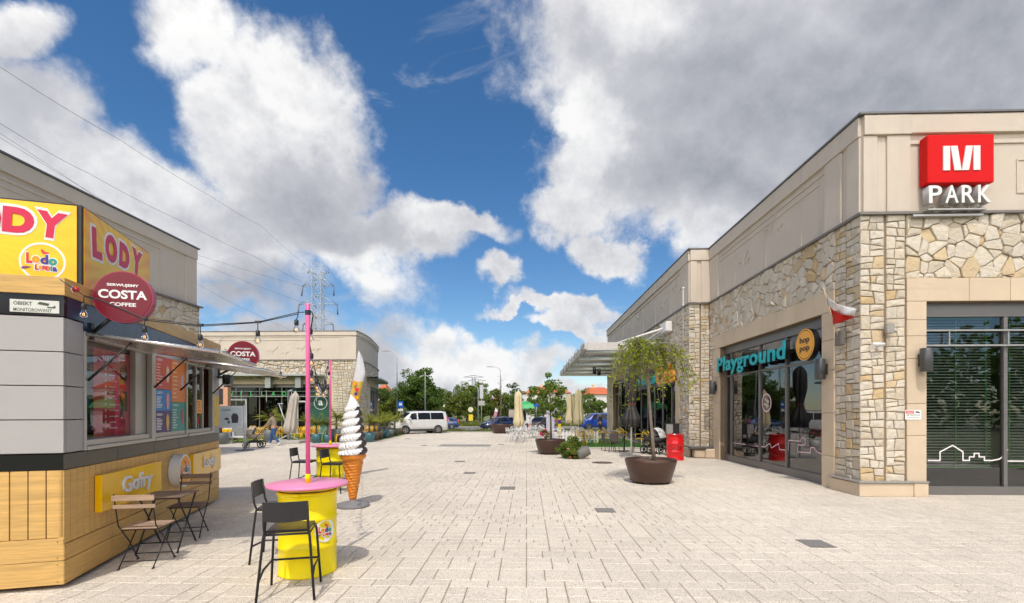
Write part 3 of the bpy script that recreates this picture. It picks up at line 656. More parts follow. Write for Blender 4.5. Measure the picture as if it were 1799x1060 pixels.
    # white skyline sticker on the glass
    def sticker(M_, pts, wdt, name, m_, w_, par):
        s_ = MB(M_)
        for k, (p, q) in enumerate(zip(pts[:-1], pts[1:])):
            p, q = Vector(p), Vector(q); d_ = q - p
            if d_.length < 1e-4: continue
            d_.normalize(); n_ = Vector((-d_.y, d_.x)) * wdt / 2; p2 = p - d_ * wdt * .4; q2 = q + d_ * wdt * .4
            o = w_ + .0004 * (k % 3)
            s_.poly([(p2.x - n_.x, p2.y - n_.y, o), (q2.x - n_.x, q2.y - n_.y, o), (q2.x + n_.x, q2.y + n_.y, o), (p2.x + n_.x, p2.y + n_.y, o)])
        return s_.build(name, m_, par)
    wv = mat('white window vinyl', (0.78, 0.74, 0.74), 0.5); pv = mat('pink window vinyl', (0.72, 0.50, 0.56), 0.5)
    P_ = [(508, 873), (563, 873), (563, 833), (622, 802), (670, 833), (670, 873), (700, 873), (700, 856), (722, 856), (722, 840), (745, 840), (745, 856), (770, 856), (770, 873), (805, 873), (840, 866), (866, 848), (878, 822)]
    f_ = lambda x, y: (lambda v: (v.x, v.z))(onY(1440 + x / 2.65, 480 + y / 2.65, YF + .16))
    sticker(FF(), [f_(*p) for p in P_], .026, 'skyline_sticker', wv, -.174, wfront)
    sticker(FF(), [(10.28, f_(0, 873)[1]), (11.99, f_(0, 873)[1])], .026, 'skyline_sticker', wv, -.174, wfront)
    P_ = [(0, 715), (100, 728), (190, 740), (245, 703), (262, 750), (335, 703), (345, 765), (435, 775), (442, 670), (560, 680), (566, 655), (590, 640), (612, 660), (612, 705), (590, 722), (535, 715), (532, 790), (665, 800), (668, 745), (700, 745), (730, 790), (798, 820)]
    f2 = lambda x, y: (lambda v: (-v.y, v.z))(onX(1310 + x / 5.887, 660 + y / 5.887, X1 + .18))
    sticker(FS(), [f2(*p) for p in P_], .026, 'trail_sticker', pv, -.194, wside)
    sticker(FS(), [(-17.3, f2(-100, 700)[1]), (-15.42, f2(0, 715)[1])], .026, 'trail_sticker', pv, -.194, wside)
    c0 = onX(1346, 708, X1 + .18); rg = MB(FS()); annulus(rg, .24, .285, -.194, -.190, M=None, c=(-c0.y, c0.z)); rg.build('round_sticker', pv, wside)
    text_obj('hop\npop', 'round_sticker_lettering', wv, wside, FS() @ Matrix.Translation((-c0.y, c0.z, -.194)) @ Matrix.Rotation(R(-20), 4, 'Z'), w=.26, h=.26, depth=.004, bold=.01)
    # dark display column and shelves just inside the plaza-side window
    dm = MB(inv); dm.box(7.6, 8.1, 12.0, 12.6, .02, 3.9, ch=.01); dm.box(7.9, 8.3, 16.8, 17.6, .02, 2.2, ch=.01)
    dm.box(8.8, 10.9, 14.2, 16.0, .02, .9, ch=.02); dm.build('shop_fitting', mat('dark fitting', (0.05, 0.05, 0.055), 0.6), b)
    return b
def thing_part_text(b, inv, items, YF):
    o = None
    m_ = mat('carved lettering', (0.50, 0.41, 0.30), 0.9)
    for t_, p, h in items:
        o = text_obj(t_, 'carved_lettering', m_, b, inv @ frame((p.x, YF - .05, p.z), (1, 0, 0), (0, 0, 1)), h=h, depth=.0012)
    return o
right_building()

def left_building():
    X, Y0, Y1 = -12.9, 2.0, 18.62
    b = thing('shop_building', 'cream building with rubble stone corner rising behind the snack kiosk', 'building', (X, Y1, 0)); inv = Matrix.Translation((-X, -Y1, 0))
    FE = inv @ WE(X)
    c = MB(FE); flat_wall(c, Y0, Y1, 0, ZB - .1, [(6.5, 15.3, 0, 3.9)]); c.M = inv @ frame((0, Y1, 0), (-1, 0, 0), (0, 0, 1)); flat_wall(c, -X + .25, 24, 0, ZB - .1, []); c.build('wall', M['mortar'], b)
    u = MB(FE); flat_wall(u, Y0, Y1 - .1, ZB - .1, ZT + .06, []); u.box(Y0, Y1 - .1, ZT - .36, ZT + .05, 0, .07, ch=.006); u.box(Y0, Y1 - 2.0, ZT - .56, ZT - .5, 0, .03); u.box(Y0, Y1 - 2.2, ZT - .74, ZT - .69, 0, .02)
    u.box(Y1 - .7, Y1 - .11, ZB - .05, ZT - .37, 0, .04, ch=.006); u.box(Y1 - 2.0, Y1 - 1.98, ZB - .05, ZT - .56, 0, .02)
    u.M = inv @ frame((0, Y1 - .1, 0), (-1, 0, 0), (0, 0, 1)); flat_wall(u, -X + .25, 24, ZB - .1, ZT + .06, []); u.build('parapet', M['stucco'], b)
    cp = MB(inv); cp.box(X - .3, X + .1, Y0, Y1, ZT + .06, ZT + .11); cp.box(-24, X - .3, Y1 - .4, Y1, ZT + .06, ZT + .11); cp.build('roof_edge', M['capm'], b)
    lg = MB(inv); lg.box(X + .002, X + .16, Y0, Y1 + .1, ZB - .12, ZB - .07); lg.build('ledge', M['ledge'], b)
    s = MB(FE); ashlar(s, Y1 - .95, Y1 + .03, 0, ZB - .12, 41, .06); rubble(s, 5.5, Y1 - .95, 4.4, ZB - .12, .33, 42); ashlar(s, 15.8, Y1 - .95, 0, 4.4, 43, .06)
    s.M = inv @ frame((0, Y1, 0), (-1, 0, 0), (0, 0, 1)); rubble(s, -X - .04, 20, 0, ZB - .12, .4, 44)
    s.build('stone_cladding', M['stone'], b)
    d = MB(FE); slabs(d, 5.5, 15.8, 3.9, 4.4, cuts_u=[6.5 + i for i in range(9)]); slabs(d, 15.3, 15.8, 0, 3.9, cuts_v=[1.3, 2.6]); d.build('sandstone_surround', M['sandstone'], b)
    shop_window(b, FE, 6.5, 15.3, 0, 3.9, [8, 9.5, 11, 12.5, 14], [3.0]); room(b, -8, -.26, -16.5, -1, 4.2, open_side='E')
    rf = MB(inv); rf.box(-24, X - .25, Y0, Y1 - .4, ZT - .4, ZT - .2); rf.build('roof', M['roofs'], b)
left_building()

def cafe_building():
    Y = 37.8; XC = -13.45
    b = thing('cafe_building', 'cream and rubble building with rounded corner and a green glazed café front', 'building', (XC, Y, 0)); inv = Matrix.Translation((-XC, -Y, 0))
    zl = 5.83; zt = 8.08; zo = 3.9
    FY = inv @ WY(Y); uo0, uo1 = -27.0, -15.45
    pts = [(-13.45, 37.8), (-13.43, 39.0), (-13.47, 40.2), (-13.62, 41.6), (-13.85, 43.0), (-14.15, 44.6), (-14.45, 46.2), (-14.8, 47.8), (-15.35, 49.4), (-16.2, 51.0), (-18, 53)]
    c = MB(FY); flat_wall(c, -34, XC, 0, zl, [(uo0, uo1, 0, zo)]); up = MB(FY); flat_wall(up, -34, XC, zl, zt, [])
    up.box(-34, XC + .03, zt - .32, zt - .01, 0, .07, ch=.006); up.box(-34, XC - 1.0, zt - .47, zt - .42, 0, .03); up.box(-34, XC - 2.9, zt - .68, zt - .63, 0, .03)
    up.box(XC - 1.35, XC - 1.28, zl + .05, zt - .32, 0, .02)
    for (px, py, s_, k) in ((478, 618, .55, .8), (502, 621, .4, .4), (530, 613, .5, .6), (556, 615, .5, .2), (381, 604, .8, 1)):
        p = onY(px, py, Y); bird(up, p.x, p.z, s_, k)
    st = MB(FY); rubble(st, -26, -15.2, 4.35, zl, .42, 51, gap=.034); ashlar(st, -15.2, XC, 0, zl, 52, .08, gap=.034)
    ss = MB(FY); slabs(ss, -15.45, -15.2, 0, zo); ss.build('sandstone_jamb', M['sandstone'], b); ss = MB(FY); slabs(ss, -27, -15.2, zo, 4.35, cuts_u=[-26 + i * 1.1 for i in range(10)]); ss.build('sandstone_lintel', M['sandstone'], b); ss = MB(FY)
    for i, (p, q) in enumerate(zip(pts[:-1], pts[1:])):
        L_ = math.hypot(q[0] - p[0], q[1] - p[1]); Mf = inv @ frame((p[0], p[1], 0), (q[0] - p[0], q[1] - p[1], 0), (0, 0, 1))
        hole = 3 <= i <= 6
        c.M = Mf; flat_wall(c, 0, L_, 0, zl, [(0, L_, 0, zo)] if hole else []); up.M = Mf; flat_wall(up, 0, L_, zl, zt, []); up.box(0, L_, zt - .32, zt - .01, 0, .07); up.box(0, L_, zt - .5, zt - .45, 0, .03)
        st.M = Mf
        if hole: rubble(st, 0, L_, 4.35, zl, .40, 60 + i, gap=.034)
        else: ashlar(st, 0, L_, 0, zl, 60 + i, .08, gap=.034)
        ss.M = Mf
        if hole: slabs(ss, 0, L_, zo, 4.35); shop_window(b, Mf, 0, L_, 0, zo, [], [], depth=.14)
        if i == 2 : ss.box(L_ - .5, L_, 0, zo, .0, .07)
    c.build('wall', M['mortar'], b); up.build('parapet', M['stucco'], b); st.build('stone_cladding', M['stone'], b); ss.build('sandstone_surround', M['sandstone'], b)
    cp = MB(inv); cp.box(-34, XC + .1, Y - .1, Y + .25, zt, zt + .05)
    lg = MB(inv); lg.box(-34, XC + .12, Y - .12, Y - .002, zl - .02, zl + .03)
    def ringstrip(mb, o0, o1, z0, z1, pp):
        n = len(pp); nr = []
        for i in range(n):
            a = pp[max(0, i - 1)]; d_ = pp[min(n - 1, i + 1)]; t = Vector((d_[0] - a[0], d_[1] - a[1], 0)).normalized(); nr.append(Vector((t.y, -t.x, 0)))
        P = lambda i, o, z: Vector((pp[i][0], pp[i][1], z)) + nr[i] * o
        for i in range(n - 1):
            mb.poly([P(i, o0, z1), P(i, o1, z1), P(i + 1, o1, z1), P(i + 1, o0, z1)]); mb.poly([P(i, o1, z0), P(i + 1, o1, z0), P(i + 1, o1, z1), P(i, o1, z1)]); mb.poly([P(i, o0, z0), P(i + 1, o0, z0), P(i + 1, o1, z0), P(i, o1, z0)])
    ringstrip(cp, -.25, .1, zt, zt + .05, pts); ringstrip(lg, .002, .12, zl - .02, zl + .03, pts)
    cp.build('roof_edge', M['capm'], b); lg.build('ledge', M['ledge'], b)
    cn = MB(inv); ringstrip(cn, .05, 1.0, 4.52, 4.66, pts[2:9]); cn.box(-26.5, -15.9, Y - 1.0, Y - .05, 4.5, 4.66, ch=.02)
    for x in (-24, -20.3, -17.9): cn.box(x - .22, x + .22, Y - .45, Y - .06, 3.6, 4.45)
    cn.build('canopy', mat('pale metal canopy', (0.42, 0.44, 0.42), 0.35, 0.5), b)
    rf = MB(inv); rf.box(-34, -16, Y + .25, 50, zt - .4, zt - .2); rf.build('roof', M['roofs'], b)
    wn = shop_window(b, FY, uo0, uo1, 0, zo, [-25, -23.2, -21.3, -19.5, -17.35], [3.05], depth=.2, pane=M['glassd'])
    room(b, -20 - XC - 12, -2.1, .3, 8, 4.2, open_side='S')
    # the green printed pane with the round mark, white door frames
    g = MB(FY); g.box(-17.25, -15.55, .2, 3.55, -.235, -.225); gp = g.build('green_pane', mat('dark green printed glass', (0.035, 0.10, 0.075), 0.12), wn)
    p0 = onY(563, 708, Y + .2); k = MB(FY); annulus(k, .50, .54, -.224, -.215, c=(p0.x, p0.z)); k.build('round_mark', M['white'], wn)
    text_obj('a', 'round_mark_lettering', M['white'], wn, FY @ Matrix.Translation((p0.x, p0.z, -.224)), h=.42, depth=.01, bold=.03)
    dr = MB(FY)
    for (a, c_, z) in ((onY(398, 705, Y).x, onY(432, 705, Y).x, 2.75), (onY(520, 705, Y).x, onY(538, 705, Y).x, 2.6)):
        dr.box(a, a + .12, 0.02, z, -.18, -.1); dr.box(c_ - .12, c_, .02, z, -.18, -.1); dr.box(a + .12, c_ - .12, z - .12, z, -.18, -.1)
    dr.build('door_frame', mat('pale door frame', (0.5, 0.52, 0.5), .5), wn)
    lr = MB(FY); zr = onY(450, 697, Y - .3).z
    lr.box(-24.6, -15.6, zr - .02, zr + .02, .25, .30); lr.box(-24.6, -15.6, zr + .40, zr + .42, .25, .28)
    for x in (-24.5, -22.5, -20.5, -18.5, -16.5): lr.box(x - .02, x + .02, zr - .4, zr + .5, .2, .25)
    lr.build('sign_rail', mat('pale steel rail', (0.45, 0.47, 0.44), 0.4, 0.4), b)
    gm = mat('green letter', (0.05, 0.42, 0.12), 0.5)
    sg = thing('sign', 'thin green letters WILLADEIA on the steel rail across the café front', 'sign', (-20.5, Y - .32, zr))
    ls = 'WILLADEIA'; x0, x1 = onY(409, 0, Y).x, onY(560, 0, Y).x
    for i, ch in enumerate(ls):
        x = x0 + (x1 - x0) * i / (len(ls) - 1); text_obj(ch, 'letter', gm, sg, frame((x + 20.5, 0, .21), (1, 0, 0), (0, 0, 1)), h=.36, depth=.03)
    # lamps hanging in the cafe, bench
    lm = MB(inv)
    for px in (445, 472, 490): p = onY(px, 713, Y + 1.2); lm.lathe([(.02, .5), (.03, .12), (.2, 0), (.19, 0)], 12, (p.x, p.y, p.z))
    lm.build('pendant_lamp', mat('teal lamp shade', (0.08, 0.22, 0.25), 0.4), b)
cafe_building()
# ------------------------------------------------------------------ the snack kiosk and everything fixed to it
KA = (-4.665, 4.74, 0.0); KR = R(17.7)
KM = Matrix.Translation(KA) @ Matrix.Rotation(KR, 4, 'Z')
def kp(x, y, z): return KM @ Vector((x, y, z))
M['kwood'] = woodmat('honey coloured laminate', (0.60, 0.375, 0.13), 'X', 0.42, 0.80, 0.05)
M['kwoody'] = woodmat('honey coloured laminate side', (0.62, 0.375, 0.12), 'Y', 0.42, 0.90, 0.04)
M['kgroove'] = mat('reddish groove', (0.16, 0.055, 0.03), 0.8)
M['kpanel'] = mat('pale grey panel', (0.38, 0.365, 0.355), 0.5, var=0.03)
M['kblack'] = mat('black glass band', (0.012, 0.012, 0.013), 0.12, var=0.0)
M['kdark'] = mat('charcoal band', (0.06, 0.055, 0.045), 0.35)
M['navy'] = mat('navy band', (0.018, 0.035, 0.075), 0.3)
M['steel'] = mat('brushed steel', (0.55, 0.53, 0.50), 0.28, 0.85, var=0.05)
M['kalu'] = mat('anodised window frame', (0.47, 0.45, 0.42), 0.38, 0.5, var=0.04)
M['kglass'] = glassmat('kiosk glass', (0.92, 0.93, 0.92), 1.42, 0.05)
M['logo_red'] = mat('logo red', (0.75, 0.02, 0.05), 0.4, var=0)
M['logo_orange'] = mat('logo orange', (0.85, 0.33, 0.0), 0.4, var=0)
M['logo_indigo'] = mat('logo indigo', (0.07, 0.03, 0.25), 0.4, var=0)
M['logo_teal'] = mat('logo teal', (0.0, 0.32, 0.30), 0.4, var=0)
M['lodyyellow'] = mat('logo yellow', (0.86, 0.60, 0.0), 0.4, var=0)
M['pinkred'] = mat('raspberry letter', (0.62, 0.0, 0.055), 0.4, var=0)
M['ywhite'] = mat('sticker white', (0.82, 0.81, 0.78), 0.4, var=0)

def kiosk():
    k = thing('snack_kiosk', 'wood and pale grey snack kiosk with raised serving flaps, painted menus in its windows', 'kiosk', KA, KR)
    L, W_ = 5.10, 2.7
    def ringbox(mb, z0, z1, o=0.0, ch=0.0, split=False):
        mb.box(-W_, o, -o, L + o, z0, z1, ch=ch)
    # core
    c = MB(); c.box(-W_ + .02, -.05, .05, L - .05, .06, 1.36); c.box(-W_ + .02, -.05, .05, L - .05, 2.62, 3.08); c.box(-W_ + .02, -.05, .05, .33, 1.36, 2.62); c.box(-W_ + .02, -.05, 4.75, L - .05, 1.36, 2.62)
    c.build('wall', M['kgroove'], k)
    rb = MB(); rb.box(-W_, -W_ + .04, .34, 4.74, 1.37, 2.61); rb.build('rear_wall', mat('grey inner wall', (0.16, 0.15, 0.15), 0.7), k)
    # laminate base boards
    fb = MB(); fb.box(-W_, -.002, -.0, .045, .05, .285, ch=.002); fb.box(-W_, -.002, 0, .045, .291, .515, ch=.002)
    x = -.004
    while x > -W_: fb.box(x - .137, x, .004, .045, .521, 1.2, ch=.002); x -= .147
    fb.build('front_cladding', M['kwood'], k)
    sb = MB(); ys = [.0, .92, 2.02, 3.12, 4.2, L]
    for a, b_ in zip(ys[:-1], ys[1:]):
        sb.box(-.045, .004, a + .003, b_ - .003, .05, .285, ch=.002); sb.box(-.045, .004, a + .003, b_ - .003, .291, .45, ch=.002)
    y = .004
    while y < L - .05: sb.box(-.045, .001, y, min(y + .107, L), .458, 1.198, ch=.003); y += .117
    sb.build('side_cladding', M['kwoody'], k)
    bd = MB(); bd.box(-W_, -.003, .0, .045, 1.206, 1.362); bd.build('front_band', M['kblack'], k)
    bs = MB()
    for a, b_ in zip([0, 1.05, 2.1, 3.0, 3.9], [1.05, 2.1, 3.0, 3.9, L]): bs.box(-.044, .006, a + .003, b_ - .003, 1.206, 1.362, ch=.002)
    bs.build('side_band', M['kdark'], k)
    pn = MB()
    zz = [1.37, 1.709, 2.051, 2.394, 2.745]
    for a, b_ in zip(zz[:-1], zz[1:]): pn.box(-W_, -.001, .0, .045, a + .005, b_ - .005, ch=.002);
    pn.build('wall_panel', M['kpanel'], k)
    for ya, yb in ((.05, .335), (4.74, L)):
        pn = MB()
        for a, b_ in zip(zz[:-1], zz[1:]): pn.box(-.044, .004, ya, yb, a + .005, b_ - .005, ch=.002)
        pn.build('side_panel', M['kpanel'], k)
    nb = MB(); nb.box(-W_, .004, -.002, .045, 2.753, 2.958); nb.build('front_fascia_band', M['kblack'], k)
    ns = MB(); ns.box(-.044, .008, .046, L, 2.753, 2.958); ns.box(-.044, .010, .336, 4.739, 2.66, 2.752); ns.build('side_fascia_band', M['navy'], k)
    fa = MB(); fa.box(-W_, .02, -.02, .0, 2.962, 3.14, ch=.003); fa.build('front_fascia', M['kwood'], k)
    fs = MB()
    for a, b_ in zip([0.001, 1.2, 2.4, 3.6], [1.196, 2.396, 3.596, L + .05]): fs.box(.0, .022, a, b_, 2.962, 3.14, ch=.003)
    fs.build('side_fascia', M['kwoody'], k)
    rf = MB(); rf.box(-W_, .018, -.018, L + .02, 3.095, 3.128); rf.build('roof', M['capm'], k)
    sc_ = MB()
    for y in (.03, .89, .95, 1.99, 2.05, 3.09, 3.15, 4.17, 4.23, 5.05):
        for z in (.08, .25, .32, .42): sc_.M = Matrix.Translation((.004, y, z)) @ Matrix.Rotation(R(90), 4, 'Y'); sc_.lathe([(.006, 0), (.006, .0015)], 8)
    for x in (-.05, -.6, -1.2, -1.8, -2.4):
        for z in (.08, .25, .32, .48): sc_.M = Matrix.Translation((x, 0, z)) @ Matrix.Rotation(R(90), 4, 'X'); sc_.lathe([(.006, 0), (.006, .0015)], 8)
    tag(sc_.build('board_screw', M['black'], k), kind='stuff')
    # glazing
    w_ = MB(); z0, z1 = 1.37, 2.655
    w_.box(-.05, .02, .335, .375, z0, z1, ch=.003); w_.box(-.05, .02, 1.98, 2.10, z0, z1, ch=.003); w_.box(-.05, .015, 3.30, 3.36, z0, z1, ch=.003); w_.box(-.05, .02, 4.62, 4.74, z0, z1, ch=.003)
    for a, b_ in ((.375, 1.98), (2.10, 3.30), (3.36, 4.62)):
        w_.box(-.09, .03, a, b_, z0, z0 + .045, ch=.004); w_.box(-.12, .0, a, b_, z0 + .046, z0 + .11, ch=.004); w_.box(-.1, .01, a, b_, z1 - .06, z1, ch=.003)
    w_.box(-.12, -.051, 1.66, 1.97, z0 + .11, z1 - .06); w_.box(-.13, -.09, .376, .42, z0 + .11, z1 - .06); w_.box(-.1, -.05, 4.3, 4.36, z0 + .11, z1 - .06, ch=.004); w_.box(-.1, -.05, 3.95, 4.0, z0 + .11, z1 - .06, ch=.004)
    wf = w_.build('window', M['kalu'], k)
    for a, b_, xx in ((.42, 1.66, -.11), (2.10, 3.30, -.02), (3.36, 4.3, -.08)):
        g = MB(); g.poly([(xx, a, z0 + .1), (xx, b_, z0 + .1), (xx, b_, z1 - .05), (xx, a, z1 - .05)]); g.build('pane', M['kglass'], wf)
    # counter, shelves inside
    ct = MB(); ct.box(-.9, -.16, .4, 4.7, 1.36, 1.40); ct.box(-2.4, -2.0, .5, 4.4, 1.37, 1.9); ct.box(-2.62, -2.3, .6, 2.2, 2.1, 2.5); ct.build('counter', mat('inner counter', (0.22, 0.2, 0.19), 0.4), k)
    # serving flaps
    def flap(y0, y1):
        f = MB(); zi, zo_, o = 2.645, 2.50, 1.30
        S = lambda x, y, z: (x, y, z)
        for (d0, d1, n_) in ((0, -.03, 1),):
            A = [(.03, y0, zi), (o, y0 + .02, zo_), (o, y1 - .02, zo_), (.03, y1, zi)]
            f.poly(A); f.poly([(x, y, z - .03) for x, y, z in A[::-1]])
            for i in range(4):
                a, b_ = A[i], A[(i + 1) % 4]; f.poly([(a[0], a[1], a[2] - .03), (b_[0], b_[1], b_[2] - .03), b_, a])
        o_ = f.build('serving_flap', M['steel'], k)
        e = MB()
        for a, b_ in (((.05, y0, zi - .018), (o, y0, zo_ - .018)), ((o, y0, zo_ - .018), (o, y1, zo_ - .018)), ((o, y1, zo_ - .018), (.05, y1, zi - .018))): e.tube([a, b_], .022, 8)
        e.build('flap_edge', mat('bright flap edge', (0.66, 0.65, 0.62), 0.22, 0.8), o_)
        for y in (y0 + .03, y1 - .03):
            s_ = MB(); s_.tube([(.02, y, 2.13), (.42, y, zi - .09)], .009, 6); s_.tube([(.02, y, 2.13), (.24, y, 2.36)], .014, 6); s_.build('gas_strut', M['black'], o_)
    flap(.36, 2.08); flap(2.98, 4.66)
    # menus stuck behind the glass
    FK = frame((0, 0, 0), (0, 1, 0), (0, 0, 1))
    def board(u0, u1, v0, v1, w, col, name='menu_poster'):
        b_ = MB(FK); b_.box(u0, u1, v0, v1, w - .004, w); return b_.build(name, mat(name + ' print', col, 0.4, var=.05, scale=2), k)
    red = board(.80, 1.655, 1.485, 2.54, -.118, (0.78, 0.085, 0.11)); rnd = random.Random(4)
    def lines(par, u0, u1, v0, v1, n, w, m_, h=.012, icons=None):
        b_ = MB(FK)
        for i in range(n):
            v = v1 - (i + .5) * (v1 - v0) / n; b_.box(u0, u0 + (u1 - u0) * rnd.uniform(.5, 1), v - h / 2, v + h / 2, w, w + .002)
            if icons: b_.prism([(icons + p[0], v + p[1]) for p in disc_pts(.022, 10)], w, w + .002, None)
        b_.build('menu_text', m_, par)
    lines(red, 1.14, 1.40, 1.55, 2.35, 11, -.1175, M['ywhite'], .014, 1.06)
    text_obj('LODOWE', 'menu_heading', M['ywhite'], red, FK @ Matrix.Translation((1.2, 2.44, -.1175)), w=.4, h=.07, depth=.002, bold=.02)
    b_ = MB(FK); b_.prism(disc_pts(.095, 28, .13, (1.50, 2.28)), -.1175, -.1155); b_.build('menu_badge', mat('dark maroon badge', (0.06, 0.008, 0.012), .4), red)
    text_obj('COSTA', 'menu_badge_lettering', M['ywhite'], red, FK @ Matrix.Translation((1.50, 2.28, -.1155)), w=.15, h=.035, depth=.002, bold=.02)
    for (u, v) in ((1.46, 1.86), (1.55, 1.93)):
        b_ = MB(FK); b_.prism([(u - .035, v - .14), (u + .035, v - .14), (u + .045, v + .12), (u - .045, v + .12)], -.1175, -.1145 if u < 1.5 else -.1155); b_.build('menu_cup', mat('printed coffee cup', (0.05, 0.018, 0.012), .4), red)
    q = [(2.13, 2.72, 2.12, 2.60, (0.62, 0.09, 0.06)), (2.73, 3.29, 1.94, 2.60, (0.80, 0.22, 0.02)), (2.13, 2.72, 1.80, 2.115, (0.02, 0.22, 0.55)), (2.13, 2.72, 1.475, 1.795, (0.05, 0.03, 0.16)), (2.73, 3.29, 1.475, 1.935, (0.03, 0.30, 0.26))]
    for i, (a, c_, v0, v1, col) in enumerate(q):
        p = board(a, c_, v0, v1, -.006, col); lines(p, a + .06, a + .27, v0 + .04, v1 - .1, 8, -.0055, M['ywhite'], .011)
        cm = [(0.75, 0.6, 0.45), (0.55, 0.45, 0.65), (0.8, 0.35, 0.4), (0.7, 0.45, 0.1), (0.5, 0.06, 0.08)][i]; u = (a + c_) / 2 + .15; v = (v0 + v1) / 2
        b_ = MB(FK); b_.prism([(u - .02, v - .13), (u + .03, v - .13), (u + .06, v - .02), (u + .05, v + .07), (u, v + .13), (u - .05, v + .06), (u - .05, v - .03)], -.0055, -.002); b_.build('menu_ice_cream', mat('printed dessert', cm, .4, var=.3, scale=20), p)
        text_obj(['LODY', 'GOFRY', 'LODY', 'DESERY', 'NAPOJE'][i], 'menu_heading', M['ywhite'], p, FK @ Matrix.Translation((a + .17, v1 - .05, -.0055)), w=.2, h=.035, depth=.002, bold=.02)
    st = board(3.98, 4.25, 1.75, 2.0, -.045, (0.82, 0.42, 0.02), 'price_sticker'); lines(st, 4.02, 4.18, 1.78, 1.98, 4, -.0445, M['pinkred'], .02)
    st = board(3.40, 3.62, 2.38, 2.55, -.07, (0.70, 0.04, 0.08), 'price_sticker')
    # poster on the end panel
    p = MB(); p.box(.005, .010, 4.78, 5.06, 1.5, 2.1); pp = p.build('end_poster', mat('yellow end poster', (0.78, 0.50, 0.03), .4, var=.2, scale=6), k)
    # plate and red beacon
    pl = MB(); pl.box(-.43, -.03, -.012, -.003, 2.775, 2.90, ch=.002); pf = pl.build('notice_plate', mat('pale notice plate', (0.62, 0.62, 0.56), .4, var=.02), k)
    FF_ = frame((0, -.012, 0), (1, 0, 0), (0, 0, 1)); dg = mat('dark green print', (0.05, 0.07, 0.05), .5, var=0)
    text_obj('OBIEKT', 'notice_lettering', dg, pf, FF_ @ Matrix.Translation((-.325, 2.862, 0)), w=.15, h=.036, depth=.001, bold=.02)
    text_obj('MONITOROWANY', 'notice_lettering', dg, pf, FF_ @ Matrix.Translation((-.245, 2.80, 0)), w=.31, h=.034, depth=.001, bold=.01)
    cc = MB(FF_); cc.prism([(-.21, 2.86), (-.12, 2.845), (-.11, 2.87), (-.19, 2.885)], 0, .001); cc.prism([(-.13, 2.825), (-.06, 2.825), (-.06, 2.85), (-.075, 2.85), (-.08, 2.838), (-.125, 2.838)], 0, .001); cc.build('notice_camera_symbol', dg, pf)
    bc = MB(); bc.lathe([(.035, 0), (.035, .012), (.026, .02), (.024, .05), (.012, .062)], 16, (0, 0, 0)); 
    bc2 = MB(Matrix.Translation((.024, .10, 3.05)) @ Matrix.Rotation(R(90), 4, 'Y')); bc2.lathe([(.035, 0), (.035, .012)], 16); bb = bc2.build('beacon', M['ywhite'], k)
    bc3 = MB(Matrix.Translation((.036, .10, 3.05)) @ Matrix.Rotation(R(90), 4, 'Y')); bc3.lathe([(.027, 0), (.026, .035), (.012, .048)], 16); bc3.build('lens', mat('red lens', (0.55, 0.01, 0.01), .15), bb)
    fg = MB(); fg.box(-W_ + .1, -.3, .3, L - .3, 0.0, .049); fg.build('plinth', M['black'], k)
    return k
kiosk()

def bend(objs, M_, r, az):
    """wrap flat pieces (built in plane coordinates x, y, out) around a vertical cylinder of radius r at azimuth az"""
    for o in objs:
        me = o.data; n = len(me.vertices); co = np.empty(n * 3, 'f'); me.vertices.foreach_get('co', co); co = co.reshape(-1, 3)
        a = az + co[:, 0] / r; rr = r + co[:, 2]; out = np.stack([rr * np.cos(a), rr * np.sin(a), co[:, 1]], 1)
        me.vertices.foreach_set('co', out.astype('f').ravel()); me.update()
def logo(parent, M_, r, ring=True, back=None, w0=0.0, s=1.0):
    """round multi-coloured parlour badge"""
    out = []
    def add(o): out.append(o)
    if back is not None:
        b = MB(M_); b.prism(disc_pts(r, 40), w0, w0 + .002); add(b.build('badge_ground', back, parent)); w0 += .002
    if ring:
        b = MB(); annulus(b, r * .90, r * 1.0, w0, w0 + .0025, M=M_); add(b.build('badge_ring', M['ywhite'], parent))
    T = lambda x, y, z: M_ @ Matrix.Translation((x * r, y * r, z))
    z = w0 + .0005
    for ch, x, y, w, h, m_ in (('L', -.56, .16, .26, .56, 'logo_red'), ('o', -.28, .10, .34, .36, 'logo_orange'), ('d', .08, .12, .34, .50, 'logo_indigo'), ('o', .44, .02, .36, .36, 'logo_teal'),
                               ('L', -.24, -.30, .16, .28, 'pinkred'), ('a', -.09, -.30, .15, .20, 'logo_orange'), ('n', .07, -.30, .15, .20, 'logo_red'), ('D', .24, -.33, .18, .24, 'logo_red'), ('i', .38, -.32, .07, .27, 'logo_teal'), ('a', .53, -.36, .20, .24, 'logo_indigo')):
        add(text_obj(ch, 'badge_letter_outline', M['ywhite'], parent, T(x, y, z), w=(w + .09) * r, h=(h + .09) * r, depth=.0018, bold=.05))
        add(text_obj(ch, 'badge_letter', M[m_], parent, T(x, y, z + .002), w=w * r, h=h * r, depth=.0018, bold=.05))
    b = MB(M_); b.prism([(x * r, y * r) for x, y in ((-.9, -.40), (-.82, -.44), (-.6, -.36), (-.45, -.30), (-.7, -.27), (-.86, -.31))], z, z + .003); add(b.build('badge_splash', mat('plum splash', (0.22, 0.05, 0.14), .4), parent))
    b = MB(M_); b.prism([(x * r, y * r) for x, y in ((-.08, .62), (-.02, .66), (.10, .52), (.26, .50), (.28, .42), (.05, .40), (-.02, .44))], z, z + .003); add(b.build('badge_splash', M['logo_red'], parent))
    return out
